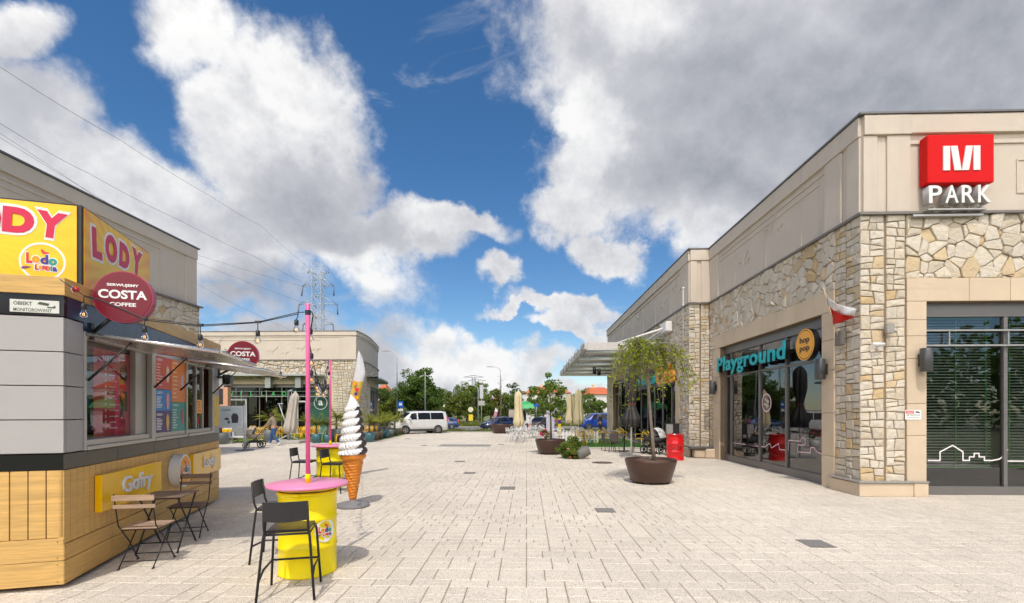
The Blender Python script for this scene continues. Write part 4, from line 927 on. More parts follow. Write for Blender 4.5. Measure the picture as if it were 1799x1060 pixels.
def raymat(name, cx, cz, k1=(0.90, 0.47, 0.0), k2=(0.93, 0.66, 0.0), ax='X'):
    m = bpy.data.materials.new(name); m.use_nodes = True; t = m.node_tree; b = t.nodes['Principled BSDF']; L = t.links.new
    tc = NN(t, 'ShaderNodeTexCoord'); s = NN(t, 'ShaderNodeSeparateXYZ'); L(tc.outputs['Object'], s.inputs[0])
    dx = MATH(t, 'SUBTRACT', s.outputs[0 if ax == 'X' else 1], cx); dz = MATH(t, 'SUBTRACT', s.outputs[2], cz)
    an = MATH(t, 'ARCTAN2', dz, dx); rays = MATH(t, 'SINE', MATH(t, 'MULTIPLY', an, 26.0))
    rad = MATH(t, 'SQRT', MATH(t, 'ADD', MATH(t, 'MULTIPLY', dx, dx), MATH(t, 'MULTIPLY', dz, dz)))
    f = MATH(t, 'SUBTRACT', MATH(t, 'ADD', 0.75, MATH(t, 'MULTIPLY', rays, 0.10)), MATH(t, 'MULTIPLY', rad, 0.62), clamp=True)
    rp = NN(t, 'ShaderNodeValToRGB'); L(f, rp.inputs[0]); rp.color_ramp.elements[0].color = k1 + (1,); rp.color_ramp.elements[1].color = k2 + (1,); rp.color_ramp.elements.new(.5).color = (0.92, 0.58, 0.0, 1)
    L(rp.outputs[0], b.inputs['Base Color']); b.inputs['Roughness'].default_value = 0.3; return m
def kiosk_signs():
    # sign boxes standing on the kiosk roof
    o = kp(-.24, .42, 3.12); s = thing('sign', 'yellow LODY sign box with round badge on the kiosk roof, facing the plaza squarely', 'sign', o, KR)
    b = MB(); b.box(-2.2, .17, 0, .16, 0, .92, ch=.004); b.build('sign_box', M['blackp'], s)
    b = MB(); b.box(-2.17, .15, -.012, -.001, .02, .90); b.build('sign_face', raymat('sunburst yellow', -.7, .45), s)
    FS_ = frame((0, -.012, 0), (1, 0, 0), (0, 0, 1))
    for ch, x, z, w_, h_, rz in (('L', -.91, .70, .22, .27, 4), ('O', -.64, .695, .28, .29, 0), ('D', -.355, .69, .27, .27, -2), ('Y', -.075, .67, .27, .28, -6)):
        T = FS_ @ Matrix.Translation((x, z, 0)) @ Matrix.Rotation(R(rz), 4, 'Z')
        text_obj(ch, 'letter_outline', M['ywhite'], s, T, w=w_ + .055, h=h_ + .055, depth=.004, bold=.075); text_obj(ch, 'letter', M['pinkred'], s, T @ Matrix.Translation((0, 0, .004)), w=w_, h=h_, depth=.004, bold=.06)
    logo(s, FS_ @ Matrix.Translation((-.15, .27, 0)), .205)
    text_obj('+', 'small_plus', M['ywhite'], s, FS_ @ Matrix.Translation((-.56, .22, 0)), h=.05, depth=.002)
    o = kp(-.05, .42, 3.12); s = thing('sign', 'shaded orange LODY sign box on the kiosk roof edge above the serving flaps', 'sign', o, KR)
    b = MB(); b.box(-.18, 0, 0, 1.66, 0, .92, ch=.004); b.build('sign_box', M['blackp'], s)
    b = MB(); b.box(.001, .012, .03, 1.64, .02, .90); b.build('sign_face', raymat('sunburst orange', .8, .4, (0.86, 0.24, 0.0), (0.92, 0.42, 0.0), 'Y'), s)
    FS_ = frame((.012, 0, 0), (0, 1, 0), (0, 0, 1))
    for ch, x, z, w_, h_, rz in (('L', .27, .59, .20, .34, 3), ('O', .58, .63, .27, .33, 0), ('D', .90, .64, .25, .31, -2), ('Y', 1.23, .66, .28, .33, -5)):
        T = FS_ @ Matrix.Translation((x, z, 0)) @ Matrix.Rotation(R(rz), 4, 'Z')
        text_obj(ch, 'letter_outline', M['ywhite'], s, T, w=w_ + .06, h=h_ + .06, depth=.004, bold=.075); text_obj(ch, 'letter', M['pinkred'], s, T @ Matrix.Translation((0, 0, .004)), w=w_, h=h_, depth=.004, bold=.06)
    # round projecting signs
    cred = mat('coffee sign crimson', (0.17, 0.003, 0.016), 0.35, var=.02)
    for (x, y, z, lab) in ((.33, .42, 3.065, 'round crimson coffee sign on a black bracket below the shaded LODY sign'), (.46, 5.0, 2.93, 'round crimson coffee sign half hidden behind the raised serving flaps')):
        s = thing('sign', lab, 'sign', kp(x, y, z), KR, 'round coffee signs projecting from the kiosk')
        M1 = frame((0, 0, 0), (1, 0, 0), (0, 0, 1)); b = MB(); b.prism(disc_pts(.285, 56), -.10, -.004, M1); b.build('rim', mat('crimson rim', (0.36, 0.02, 0.06), .3), s)
        b = MB(); b.prism(disc_pts(.272, 56), -.004, .002, M1); b.build('sign_face', cred, s)
        for t_, zz, w_, h_ in (('SERWUJEMY', .125, .30, .037), ('COSTA', .025, .46, .098), ('COFFEE', -.085, .25, .042)):
            text_obj(t_, 'lettering', M['ywhite'], s, M1 @ Matrix.Translation((0, zz, .002)), w=w_, h=h_, depth=.003, bold=.03)
        b = MB(); b.box(-x + .002, -x + .03, .02, .08, -.48, -.30); b.tube([(-x + .03, .05, -.40), (-.10, .05, -.20)], .022, 8); b.tube([(-x + .03, .05, .06), (-.27, .05, .06)], .014, 8); b.build('bracket', M['black'], s)
    # signs on the laminate front
    ym = mat('amber acrylic', (0.90, 0.50, 0.0), 0.18, var=.04)
    for (y0, y1, z0, z1, t_, h_, lab, grp) in ((.55, 2.14, .66, 1.075, 'Gofry', .26, 'glossy amber sign reading Gofry on the kiosk base beside the bistro table', 1), (3.42, 4.95, .64, 1.06, 'Lody', .25, 'amber sign reading Lody near the far end of the kiosk base', 1)):
        s = thing('sign', lab, 'sign', kp(.005, y0, z0), KR)
        b = MB(); b.box(0.002, .07, 0, y1 - y0, 0, z1 - z0, ch=.004); b.build('sign_box', ym, s)
        M1 = frame((.071, (y1 - y0) / 2, (z1 - z0) / 2), (0, 1, 0), (0, 0, 1))
        text_obj(t_, 'lettering', mat('white raised letters', (0.76, 0.77, 0.80), .35), s, M1 @ Matrix.Translation((.05, 0, 0)), w=.80 if t_ == 'Gofry' else .66, h=h_, depth=.02, bold=.012)
    s = thing('sign', 'small round parlour badge between the Gofry and Lody signs', 'sign', kp(.005, 2.82, .86), KR)
    M1 = frame((.0, 0, 0), (0, 1, 0), (0, 0, 1)); b = MB(); b.prism(disc_pts(.255, 44), 0.002, .14, M1); b.build('drum_box', M['ywhite'], s)
    logo(s, M1 @ Matrix.Translation((0, 0, .14)), .25, back=M['logo_orange'])
    # horn / floodlight at the far end
    s = thing('floodlight', 'small black floodlight on the far end panel of the kiosk', 'lamp', kp(.02, 4.9, 2.40), KR)
    b = MB(); b.box(.002, .16, -.04, .04, .05, .08); b.box(.12, .26, -.12, .12, -.08, .12, ch=.02); b.build('housing', M['blackp'], s); b = MB(); b.poly([(.135, -.1, -.085), (.245, -.1, -.085), (.245, .1, -.085), (.135, .1, -.085)]); b.build('lens', M['steel'], s)
kiosk_signs()

# ------------------------------------------------------------------ drum tables with poles, stools, lights
M['dyellow'] = mat('yellow drum paint', (0.92, 0.73, 0.0), 0.35, var=.09, scale=3, spec=.35, bump=.15, bscale=9)
M['pink'] = mat('pink paint', (0.80, 0.24, 0.42), 0.35, var=.03)
M['pinkpole'] = mat('hot pink pole paint', (0.76, 0.13, 0.33), 0.4, var=.1)
def drum_body(mb, r=.31, h=.95):
    mb.lathe([(r - .012, 0), (r, .006), (r, .02), (r - .006, .03), (r - .006, h * .31), (r + .008, h * .325), (r - .006, h * .345), (r - .006, h * .63), (r + .008, h * .645), (r - .006, h * .665), (r - .006, h - .075), (r - .004, h - .07)], 48)
def drum_table(p, lab, with_logo):
    t = thing('drum_table', lab, 'table', p, 0, 'yellow drum tables with pink poles')
    b = MB(); drum_body(b); b.build('drum', M['dyellow'], t)
    b = MB(); b.lathe([(.304, .875), (.316, .88), (.32, .895), (.316, .91), (.304, .915)], 48, cap=False); b.lathe([(.31, .93), (.318, .935), (.318, .948), (.31, .952)], 48); b.box(-.02, .05, -.335, -.315, .885, .91); b.build('clamp_ring', M['dyellow'], t)
    b = MB(); b.lathe([(.02, .962), (.42, .962), (.43, .967), (.43, .985), (.424, .992), (.02, .992)], 64); b.build('tabletop', M['pink'], t)
    b = MB(); b.lathe([(.030, .99), (.030, 1.085), (.027, 1.09)], 20); b.build('pole_collar', M['dyellow'], t)
    b = MB(); b.lathe([(.024, 1.0), (.024, 3.0), (.020, 3.005)], 20); b.build('pole', M['pinkpole'], t)
    if with_logo:
        objs = logo(t, Matrix.Identity(4), .122, back=M['ywhite'], w0=0.0)
        for o in objs:
            for v in o.data.vertices: v.co.y += .49
        bend(objs, None, .306, with_logo)
    return t
T1 = drum_table(G(541, 1003), 'nearer yellow drum table with pink top, round badge and tall pink pole', R(-30))
T2 = drum_table(CW(-4.30, 11.45), 'yellow drum table with pink top beyond the ice cream cone statue', 0)
def bar_stool(loc, rot, lab):
    s = thing('bar_stool', lab, 'stool', loc, rot, 'black bar stools at the drum tables')
    b = MB(); 
    pr = [(-.19, -.19, .655), (-.10, -.195, .645), (.10, -.195, .645), (.19, -.19, .655)]
    b.box(-.195, .195, -.19, .20, .635, .662, ch=.01); b.build('seat', M['blackp'], s)
    b = MB()   # curved backrest panel
    n = 8
    for i in range(n):
        a0, a1 = -1 + 2 * i / n, -1 + 2 * (i + 1) / n
        y = lambda a: -.235 - .03 * (1 - a * a); zb = lambda a: .765 - .012 * (1 - a * a); zt = lambda a: .945
        P = lambda a, dy, z: (a * .20, y(a) + dy, z)
        b.poly([P(a0, -.012, zb(a0)), P(a1, -.012, zb(a1)), P(a1, -.026, zt(a1)), P(a0, -.026, zt(a0))], True); b.poly([P(a1, .004, zb(a1)), P(a0, .004, zb(a0)), P(a0, -.010, zt(a0)), P(a1, -.010, zt(a1))], True)
        b.poly([P(a0, -.026, zt(a0)), P(a1, -.026, zt(a1)), P(a1, -.010, zt(a1)), P(a0, -.010, zt(a0))]); b.poly([P(a0, .004, zb(a0)), P(a1, .004, zb(a1)), P(a1, -.012, zb(a1)), P(a0, -.012, zb(a0))])
    for sx in (-1, 1): b.poly([(sx * .2, -.247, .765), (sx * .2, -.231, .765), (sx * .2, -.245, .945), (sx * .2, -.261, .945)])
    b.build('backrest', M['blackp'], s)
    r = .0125
    for sx in (-1, 1):
        b = MB(); b.tube([(sx * .255, -.26, 0), (sx * .205, -.205, .60), (sx * .195, -.20, .64), (sx * .195, -.225, .70), (sx * .19, -.25, .92)], r, 8); b.build('leg', M['black'], s)
        b = MB(); b.tube([(sx * .24, .25, 0), (sx * .205, .20, .58), (sx * .19, .19, .625)], r, 8); b.build('leg', M['black'], s)
    b = MB(); z = .27
    b.tube([(-.235, -.235, z - .06), (-.228, -.10, z), (-.225, .222, z), (.225, .222, z), (.228, -.10, z), (.235, -.235, z - .06)], r * .9, 8)
    b.build('footrest', M['black'], s); b = MB(); b.tube([(-.20, -.2, .625), (.20, -.2, .625), (.2, .19, .625), (-.2, .19, .625), (-.2, -.2, .625)], r * .9, 8); b.build('seat_frame', M['black'], s)
    return s
bar_stool(CW(-2.19, 4.80), R(15), 'nearest black bar stool, its back to the viewer, against the badge drum')
bar_stool(CW(-2.86, 5.95), R(-78), 'black bar stool tucked between the kiosk side and the badge drum')
bar_stool(CW(-4.78, 11.15), R(-88), 'black bar stool on the kiosk side of the farther drum table')
bar_stool(CW(-3.92, 10.72), R(-95), 'black bar stool mostly hidden by the ice cream cone statue')

M['bulbglass'] = glassmat('clear bulb glass', (0.93, 0.93, 0.92), 1.35, 0.03)
M['filament'] = mat('glowing filament', (1.0, 0.42, 0.08), 0.5, var=0, emit=2.5)
def bulb(parent, p, drop=.10, tilt=(0, 0)):
    p = Vector(p); q = p + Vector((tilt[0], tilt[1], -drop))
    b = MB(); b.tube([p, p + Vector((tilt[0] * .2, tilt[1] * .2, -drop * .5)), q], .005, 5); b.lathe([(.012, 0), (.023, -.012), (.023, -.062), (.016, -.068)], 10, q); so = b.build('bulb_holder', M['blackp'], parent)
    c = q + Vector((0, 0, -.115)); g = MB(); g.lathe([(.015, .050), (.021, .034), (.031, .012), (.035, -.005), (.030, -.021), (.017, -.033), (.001, -.037)], 12, c, cap=False); g.build('bulb_glass', M['bulbglass'], so)
    f = MB(); f.tube([c + Vector((-.008, 0, -.014)), c + Vector((-.006, 0, .014)), c + Vector((.006, 0, .014)), c + Vector((.008, 0, -.014))], .0028, 4); f.build('filament', M['filament'], so)
def cordcurve(pts, sag, n=14):
    out = []
    for (a, b_), s_ in zip(zip(pts[:-1], pts[1:]), sag):
        a, b_ = Vector(a), Vector(b_)
        for i in range(n): t_ = i / n; p = a.lerp(b_, t_); p.z -= s_ * 4 * t_ * (1 - t_); out.append(p)
    out.append(Vector(pts[-1])); return out
def string_lights():
    s = thing('string_lights', 'black cord of clear bulbs from the kiosk corner to the nearer pink pole', 'string lights', kp(.07, .1, 3.12), 0)
    O = Vector(s.location); a = kp(.06, .02, 3.14) - O; pole = T1.location
    end = Vector((pole.x - .04, pole.y, 2.91)) - O
    P = [D(x, y, d) - O for x, y, d in ((105, 491, 4.75), (147, 519, 4.9), (176, 527, 4.95), (254, 560, 5.08), (352, 571, 5.18), (453, 566, 5.32), (524, 549, 5.43))] + [end]
    b = MB(); b.tube(P, .0052, 6); P2 = [p + Vector((0, .01, -.012)) for p in P[1:-1]]; b.tube([p + Vector((.0, .0, .006 * math.sin(i * 2))) for i, p in enumerate(P2)], .005, 5)
    for p in (P[3], P[4], P[5]): b.box(p.x - .03, p.x + .03, p.y - .012, p.y + .012, p.z - .012, p.z + .012)
    b.lathe([(.030, -.03), (.032, .02)], 12, (pole.x - O.x, pole.y - O.y, 2.91 - O.z), cap=False)
    b.build('cord', M['blackp'], s)
    bulb(s, P[1], .08); bulb(s, P[3], .08); bulb(s, P[4], .10); bulb(s, P[5], .09); bulb(s, P[6], .08, (-.02, 0))
    q = T2.location
    s = thing('string_lights', 'black cord of clear bulbs sagging in a bunch between the two pink poles', 'string lights', (pole.x, pole.y, 2.9)); O = Vector(s.location)
    e = Vector((q.x, q.y - .04, 2.98)) - O; P = [Vector((.04, 0, .02)), Vector((.05, .02, -.02))] + [D(x, y, d) - O for x, y, d in ((543, 600, 5.6), (549, 634, 5.9), (554, 654, 6.2), (560, 666, 6.6), (566, 670, 7.2), (573, 662, 8.2), (576, 648, 9.4), (577, 636, 10.6))] + [e]
    b = MB(); b.tube(P, .007, 6); b.build('cord', M['blackp'], s)
    for i in range(1, len(P) - 1):
        for t_ in (0.0, .5) if 4 <= i < len(P) - 4 else (0.2,):
            p = P[i].lerp(P[i + 1], t_); bulb(s, p, .09, (.02 * (-1) ** i, 0))
    s = thing('string_lights', 'thin cord with a single bulb from the farther pink pole back to the kiosk end', 'string lights', (q.x, q.y, 2.9)); O = Vector(s.location)
    k2 = kp(.1, L_k, 3.05) - O; P = cordcurve([Vector((-.03, 0, .05)), k2], [.22]); b = MB(); b.tube(P, .007, 6); b.build('cord', M['blackp'], s); bulb(s, P[7], .12)
L_k = 5.1
string_lights()

# ------------------------------------------------------------------ folding bistro set
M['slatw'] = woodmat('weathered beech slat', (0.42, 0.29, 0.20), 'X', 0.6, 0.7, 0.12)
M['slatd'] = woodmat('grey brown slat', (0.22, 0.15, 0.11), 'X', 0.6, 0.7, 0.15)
def bistro_chair(loc, rot, lab, slat):
    c = thing('folding_chair', lab, 'chair', loc, rot, 'folding bistro chairs')
    r = .008
    b = MB()
    for i in range(6): b.box(-.20, .20, -.16 + i * .066, -.16 + i * .066 + .052, .445, .460, ch=.004)
    b.build('seat', slat, c)
    for z in (.70, .79):
        b = MB(); b.box(-.215, .215, -.265 - (z - .7) * .25, -.250 - (z - .7) * .25, z, z + .045 + (.02 if z > .75 else 0), ch=.004); b.build('back_slat', slat, c)
    for sx in (-1, 1):
        b = MB(); b.tube([(sx * .20, .20, .015), (sx * .195, .02, .27), (sx * .19, -.20, .50), (sx * .19, -.245, .70), (sx * .19, -.285, .87)], r, 6); b.tube([(sx * .2, .18, .01), (sx * .2, .225, .012)], r, 6); b.build('leg', M['black'], c)
        b = MB(); b.tube([(sx * .175, -.22, .015), (sx * .175, .02, .27), (sx * .175, .17, .438)], r, 6); b.tube([(sx * .175, -.245, .012), (sx * .175, -.20, .01)], r, 6); b.build('leg', M['black'], c)
    b = MB(); b.tube([(-.18, .18, .435), (.18, .18, .435)], r, 6); b.tube([(-.18, -.13, .435), (.18, -.13, .435)], r, 6); b.tube([(-.18, .18, .435), (-.18, -.15, .435)], r, 6); b.tube([(.18, .18, .435), (.18, -.15, .435)], r, 6); b.tube([(-.2, .14, .09), (.2, .14, .09)], r * .8, 6); b.tube([(-.175, -.16, .08), (.175, -.16, .08)], r * .8, 6); b.build('seat_frame', M['black'], c)
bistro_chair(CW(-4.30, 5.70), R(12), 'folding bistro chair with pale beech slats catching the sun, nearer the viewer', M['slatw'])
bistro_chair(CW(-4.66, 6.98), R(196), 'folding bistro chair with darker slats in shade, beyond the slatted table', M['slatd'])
def bistro_table():
    p = CW(-4.50, 6.33); t = thing('folding_table', 'folding slatted bistro table on crossed black legs by the kiosk', 'table', p, R(14))
    b = MB()
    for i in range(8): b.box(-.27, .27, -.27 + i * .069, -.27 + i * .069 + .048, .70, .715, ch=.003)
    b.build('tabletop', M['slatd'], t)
    for sx in (-.23, .23):
        b = MB(); b.tube([(sx, -.30, .01), (sx, .24, .69)], .011, 6); b.build('leg', M['black'], t); b = MB(); b.tube([(sx * .92, .30, .01), (sx * .92, -.24, .69)], .011, 6); b.build('leg', M['black'], t)
    for y, z in ((.24, .69), (-.24, .69), (-.2, .13), (0, .35)): b = MB(); b.tube([(-.24, y, z), (.24, y, z)], .009, 6); b.build('cross_bar', M['black'], t)
bistro_table()

# ------------------------------------------------------------------ giant soft ice cream
def ice_cream():
    p = G(620, 890); s = thing('ice_cream_statue', 'giant soft ice cream cone statue with white and chocolate swirl on grey foot', 'statue', p, 0)
    b = MB(); b.lathe([(.30, 0), (.305, .02), (.30, .055), (.22, .075), (.08, .10), (.06, .13)], 40); b.build('foot', mat('grey concrete foot', (0.20, 0.20, 0.20), .7, bump=.3), s)
    m = mat('wafer orange', (0.72, 0.24, 0.02), .35, var=.12, scale=12)
    n = 72; rows = []; b = MB(); zc = 90
    for j in range(zc + 1):
        t_ = j / zc; z = .12 + t_ * .87; r = .045 + .155 * t_; row = []
        if t_ > .86: r += .045 * min(1, (t_ - .86) / .05)
        if t_ > .97: r -= .015 * (t_ - .97) / .03
        for i in range(n):
            a = 2 * math.pi * i / n; k = 0
            if .03 < t_ < .84:
                u = (a * 9 / (2 * math.pi) + t_ * 5) % 1; v = (t_ * 16 - a * 2 / (2 * math.pi)) % 1
                k = .018 * (max(0, 1 - abs(u - .5) * 5) + max(0, 1 - abs(v - .5) * 4.5)); k = min(k, .020)
            row.append(b.pt(((r + k) * math.cos(a), (r + k) * math.sin(a), z)))
        rows.append(row)
    for A, B_ in zip(rows[:-1], rows[1:]):
        for i in range(n): b.face((A[i], A[(i + 1) % n], B_[(i + 1) % n], B_[i]), True)
    b.face(rows[-1]); b.build('cone', m, s)
    b = MB(); n = 108; rows = []; NT = 7.4; J = 220; z0 = .985; H_ = 1.04
    for j in range(J + 1):
        t_ = j / J; row = []
        env = .245 - .135 * t_ ** 1.15
        if t_ > .83: env *= max(.03, 1 - ((t_ - .83) / .17) ** 1.7)
        cx = .04 * max(0, (t_ - .86) / .14) ** 2; 
        for i in range(n):
            a = 2 * math.pi * i / n; ph = t_ * NT - a / (2 * math.pi) * 1.0; fr = ph % 1.0
            prof = .86 + .14 * math.sin(math.pi * min(1, fr * 1.05 + .03)) ** .55 if t_ < .84 else 1.0
            fl = .030 * abs(math.sin(a * 11 + fr * 3.6)) * math.sin(math.pi * fr) ** .5 if t_ < .84 else 0
            r = env * prof + fl * (env / .245); row.append((r, a, fr))
        z = z0 + t_ * H_ + (.09 * ((t_ - .86) / .14) if t_ > .86 else 0)
        rows.append([b.pt((cx * -1 + r * math.cos(a), r * math.sin(a), z)) for r, a, f_ in row])
        if j: 
            for i in range(n):
                r, a, fr = row[i]; ang = abs((a + R(2) + math.pi) % (2 * math.pi) - math.pi); b.cm = 1 if (ang < R(60 - 44 * fr) and t_ < .86) else 0
                A, B_ = rows[-2], rows[-1]; b.face((A[i], A[(i + 1) % n], B_[(i + 1) % n], B_[i]), True)
    b.cm = 0; b.face(rows[-1]); b.build('swirl', [mat('glossy white icing', (0.80, 0.79, 0.77), .25, coat=.5, var=.02), mat('chocolate icing', (0.045, 0.025, 0.022), .25, coat=.4)], s)
ice_cream()
def feather_flag(base, H_, w_, lean, lab, cols, rot=0.0, split=.70):
    s = thing('feather_flag', lab, 'flag', base, rot)
    b = MB(); b.tube([(0, 0, 0), (lean * .2, 0, H_ * .5), (lean * .76, 0, H_ * .85), (lean, 0, H_)], [.018, .014, .01, .006], 6); b.lathe([(.22, 0), (.22, .03), (.05, .07), (.03, .12)], 16); b.build('mast', M['alul'], s)
    n = 24; m = 5; b = MB(); G_ = []
    for i in range(n + 1):
        t_ = i / n; z = .55 + t_ * (H_ - .56); x0 = lean * (.2 * z / (H_ * .5) if z < H_ * .5 else .2 + .8 * (z / H_ - .5) / .5); ww = w_ * min(1, .35 + t_ * 2.2) * min(1, (1.02 - t_) / .22) ** .7
        G_.append([b.pt((x0 + ww * j / m, .05 * math.sin(j * 1.1 + t_ * 3) * j / m, z - .10 * j / m * (t_ > .8))) for j in range(m + 1)])
    for i in range(n):
        b.cm = 1 if i / n < split else 0
        for j in range(m): b.face((G_[i][j], G_[i][j + 1], G_[i + 1][j + 1], G_[i + 1][j]), True)
    b.cm = 0; o = b.build('flag_cloth', [cols[0], cols[1]], s); md = o.modifiers.new('cloth', 'SOLIDIFY'); md.thickness = .003
    return s
ff = feather_flag(G(601, 838), 3.45, .30, .46, 'tall white and yellow feather flag standing behind the ice cream statue', [mat('white flag cloth', (0.74, 0.74, 0.74), .8, transl=.3), mat('yellow flag cloth', (0.72, 0.52, 0.12), .8, transl=.3)])
for i, (x, z, w_, h_, m_) in enumerate(((.34, 2.55, .10, .16, 'logo_orange'), (.40, 2.38, .12, .10, 'logo_red'), (.37, 2.26, .09, .09, 'logo_indigo'), (.40, 2.16, .1, .1, 'logo_orange'), (.34, 2.0, .08, .08, 'logo_teal'), (.28, 1.85, .10, .12, 'pinkred'), (.26, 1.7, .08, .12, 'logo_indigo'))):
    b = MB(); b.prism(disc_pts(w_ / 2, 9, h_ / 2,  (x + .03, z)), .062, .066, frame((0, 0, 0), (1, 0, 0), (0, 0, 1))); b.build('flag_print', M[m_], ff)
# ------------------------------------------------------------------ signs and fittings on the buildings
def fittings():
    X1, YF = 7.12, 10.5
    # red sign box with white letters
    a = onY(1630, 237, YF - .26); b_ = onY(1747, 320, YF - .26); w_ = b_.x - a.x; h_ = a.z - b_.z; cx = (a.x + b_.x) / 2; cz = (a.z + b_.z) / 2
    s = thing('sign', 'big red box sign with white M above the raised letters PARK', 'sign', (cx, YF - .26, cz))
    b = MB(); b.box(-w_ / 2, w_ / 2, 0, .22, -h_ / 2, h_ / 2, ch=.012); b.build('sign_box', mat('glossy red box', (0.62, 0.002, 0.002), .5, var=.02, spec=.2), s)
    FM = frame((0, 0, 0), (1, 0, 0), (0, 0, 1)); b = MB()
    mh = .50
    for sg in (-1, 1):
        for q in ([(.235, -mh / 2), (.37, -mh / 2), (.37, mh / 2), (.235, mh / 2)], [(.005, -mh / 2), (.145, -mh / 2), (.222, mh / 2), (.085, mh / 2)]):
            b.prism([(sg * x, y) for x, y in (q if sg > 0 else q[::-1])], 0.001, .02, FM)
    b.build('letter', M['white'], s)
    za = onY(1690, 341, YF - .26).z - cz; x0 = onY(1629, 340, YF - .26).x - cx; x1 = onY(1744, 340, YF - .26).x - cx
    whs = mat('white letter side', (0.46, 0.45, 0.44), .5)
    for i, ch in enumerate('PARK'):
        x = x0 + (x1 - x0) * (i + .5) / 4; wl = (x1 - x0) / 4 * .80
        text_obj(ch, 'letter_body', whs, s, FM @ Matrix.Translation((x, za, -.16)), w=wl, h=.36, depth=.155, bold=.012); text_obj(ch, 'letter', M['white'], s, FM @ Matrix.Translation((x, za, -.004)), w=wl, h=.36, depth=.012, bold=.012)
    b = MB(); b.box(-w_ / 2 + .05, w_ / 2 - .1, .05, .12, za - .30, za - .27); b.box(-w_ / 2 - .2, w_ / 2 - .1, .12, .18, za - .40, za - .36)
    for x in (-.45, -.1, .25, .5): b.box(x, x + .03, .12, .22, za - .30, za - .2)
    b.build('support_rail', M['alul'], s)
    # Playground lettering
    p0, p1 = onX(1265, 645, X1 - .05), onX(1386, 620, X1 - .05)
    s = thing('sign', 'turquoise raised letters reading Playground over the shop window', 'sign', (X1 - .02, (p0.y + p1.y) / 2, 3.38))
    FP = frame((0, 0, 0), (0, -1, 0), (0, 0, 1)); W_ = p0.y - p1.y
    tq = mat('turquoise letter face', (0.0, 0.36, 0.40), .4, var=.02); bk = mat('black letter side', (0.006, 0.006, 0.007), .4, var=0)
    text_obj('Playground', 'lettering_side', bk, s, FP @ Matrix.Translation((0, 0, .0)), w=W_, h=.66, depth=.12, bold=.025, spacing=1.08); text_obj('Playground', 'lettering', tq, s, FP @ Matrix.Translation((0, 0, .12)), w=W_, h=.66, depth=.02, bold=.025, spacing=1.08)
    b = MB(); b.box(.005, .08, -W_ / 2 - .1, W_ / 2, -.02, .04); b.build('support_rail', bk, s)
    c = onX(1417, 606, X1 - .12); s = thing('sign', 'round amber sign with the words hop pop in black', 'sign', (X1 - .02, c.y, c.z))
    b = MB(); b.prism(disc_pts(.40, 48), 0, .14, FP); b.build('sign_drum', bk, s); am = mat('amber sign face', (0.78, 0.36, 0.03), .35, var=.03)
    b = MB(); b.prism(disc_pts(.345, 48), .14, .15, FP); annulus(b, .365, .395, .14, .148, M=FP); b.build('sign_face', am, s)
    text_obj('hop\npop', 'lettering', bk, s, FP @ Matrix.Translation((0, 0, .15)), w=.42, h=.40, depth=.006, bold=.02)
    # café lettering under the tree
    p0, p1, p2 = onX(1118, 675, 6.3), onX(1152, 670, 6.3), onX(1187, 660, 6.3)
    s = thing('sign', 'turquoise and orange café lettering behind the weeping tree', 'sign', (6.33, (p0.y + p2.y) / 2, 3.45)); oy = (p0.y + p2.y) / 2
    F2_ = lambda y: FP @ Matrix.Translation((oy - y, 0, 0))
    text_obj('o Loca', 'lettering', tq, s, F2_((p0.y + p1.y) / 2), w=(p0.y - p1.y) * .95, h=.62, depth=.08, bold=.03); text_obj('Cafe', 'lettering', mat('orange letter face', (0.85, 0.33, 0.02), .4, var=.02), s, F2_((p1.y + p2.y) / 2), w=(p1.y - p2.y) * .92, h=.85, depth=.08, bold=.03)
    b = MB(); b.box(.002, .06, p2.y - oy - .3, p0.y - oy + .2, -.5, .45); b.build('sign_board', bk, s)
    # wall lamps
    def sconce(p, rot, lab):
        s = thing('wall_lamp', lab, 'lamp', p, rot, 'dark grey cylinder wall lamps')
        b = MB(Matrix.Translation((0, -.20, 0))); b.lathe([(.105, -.24), (.11, -.235), (.11, .235), (.105, .24)], 28); b.build('lamp_body', mat('graphite lamp', (0.075, 0.078, 0.08), .4, .3), s)
        b = MB(); b.box(-.05, .05, -.1, -.055, -.12, .12); b.build('wall_plate', M['black'], s)
    sconce((8.30, YF, 2.86), 0, 'grey cylinder wall lamp on the sunlit sandstone beside the blinds'); sconce((X1, 11.62, 2.78), R(-90), 'grey cylinder wall lamp right of the playground window'); sconce((X1, 18.25, 2.66), R(-90), 'grey cylinder wall lamp left of the playground window')
    # flag
    s = thing('flag', 'white and red flag on a wooden stick fixed to the stone pier', 'flag', onX(1484, 632, X1 - .08))
    O = Vector(s.location); dd = 10.75
    Q = lambda px, py, k=0: D(px, py, dd + k) - O
    b = MB(); b.tube([(.05, .0, -.02), Q(1466, 571), Q(1446, 505)], .012, 6); b.build('stick', mat('pale wood stick', (0.5, 0.36, 0.2), .6), s)
    def cloth(top, bot, m_, name):
        b = MB(); m = 6; G_ = []
        def samp(c, t_):
            x = t_ * (len(c) - 1); i = min(len(c) - 2, int(x)); u = x - i; return (c[i][0] + (c[i + 1][0] - c[i][0]) * u, c[i][1] + (c[i + 1][1] - c[i][1]) * u)
        n = 18
        for i in range(n + 1):
            t_ = i / n; a, c_ = samp(top, t_), samp(bot, t_); G_.append([b.pt(Q(a[0] + (c_[0] - a[0]) * j / m, a[1] + (c_[1] - a[1]) * j / m, -.5 * t_ + .07 * math.sin(t_ * 11 + j * .5) * (t_ > 0))) for j in range(m + 1)])
        for i in range(n):
            for j in range(m): b.face((G_[i][j], G_[i + 1][j], G_[i + 1][j + 1], G_[i][j + 1]), True)
        o = b.build(name, m_, s); md = o.modifiers.new('cloth', 'SOLIDIFY'); md.thickness = .003
    mid = [(1456, 537), (1465, 546), (1477, 552), (1489, 554), (1501, 556)]
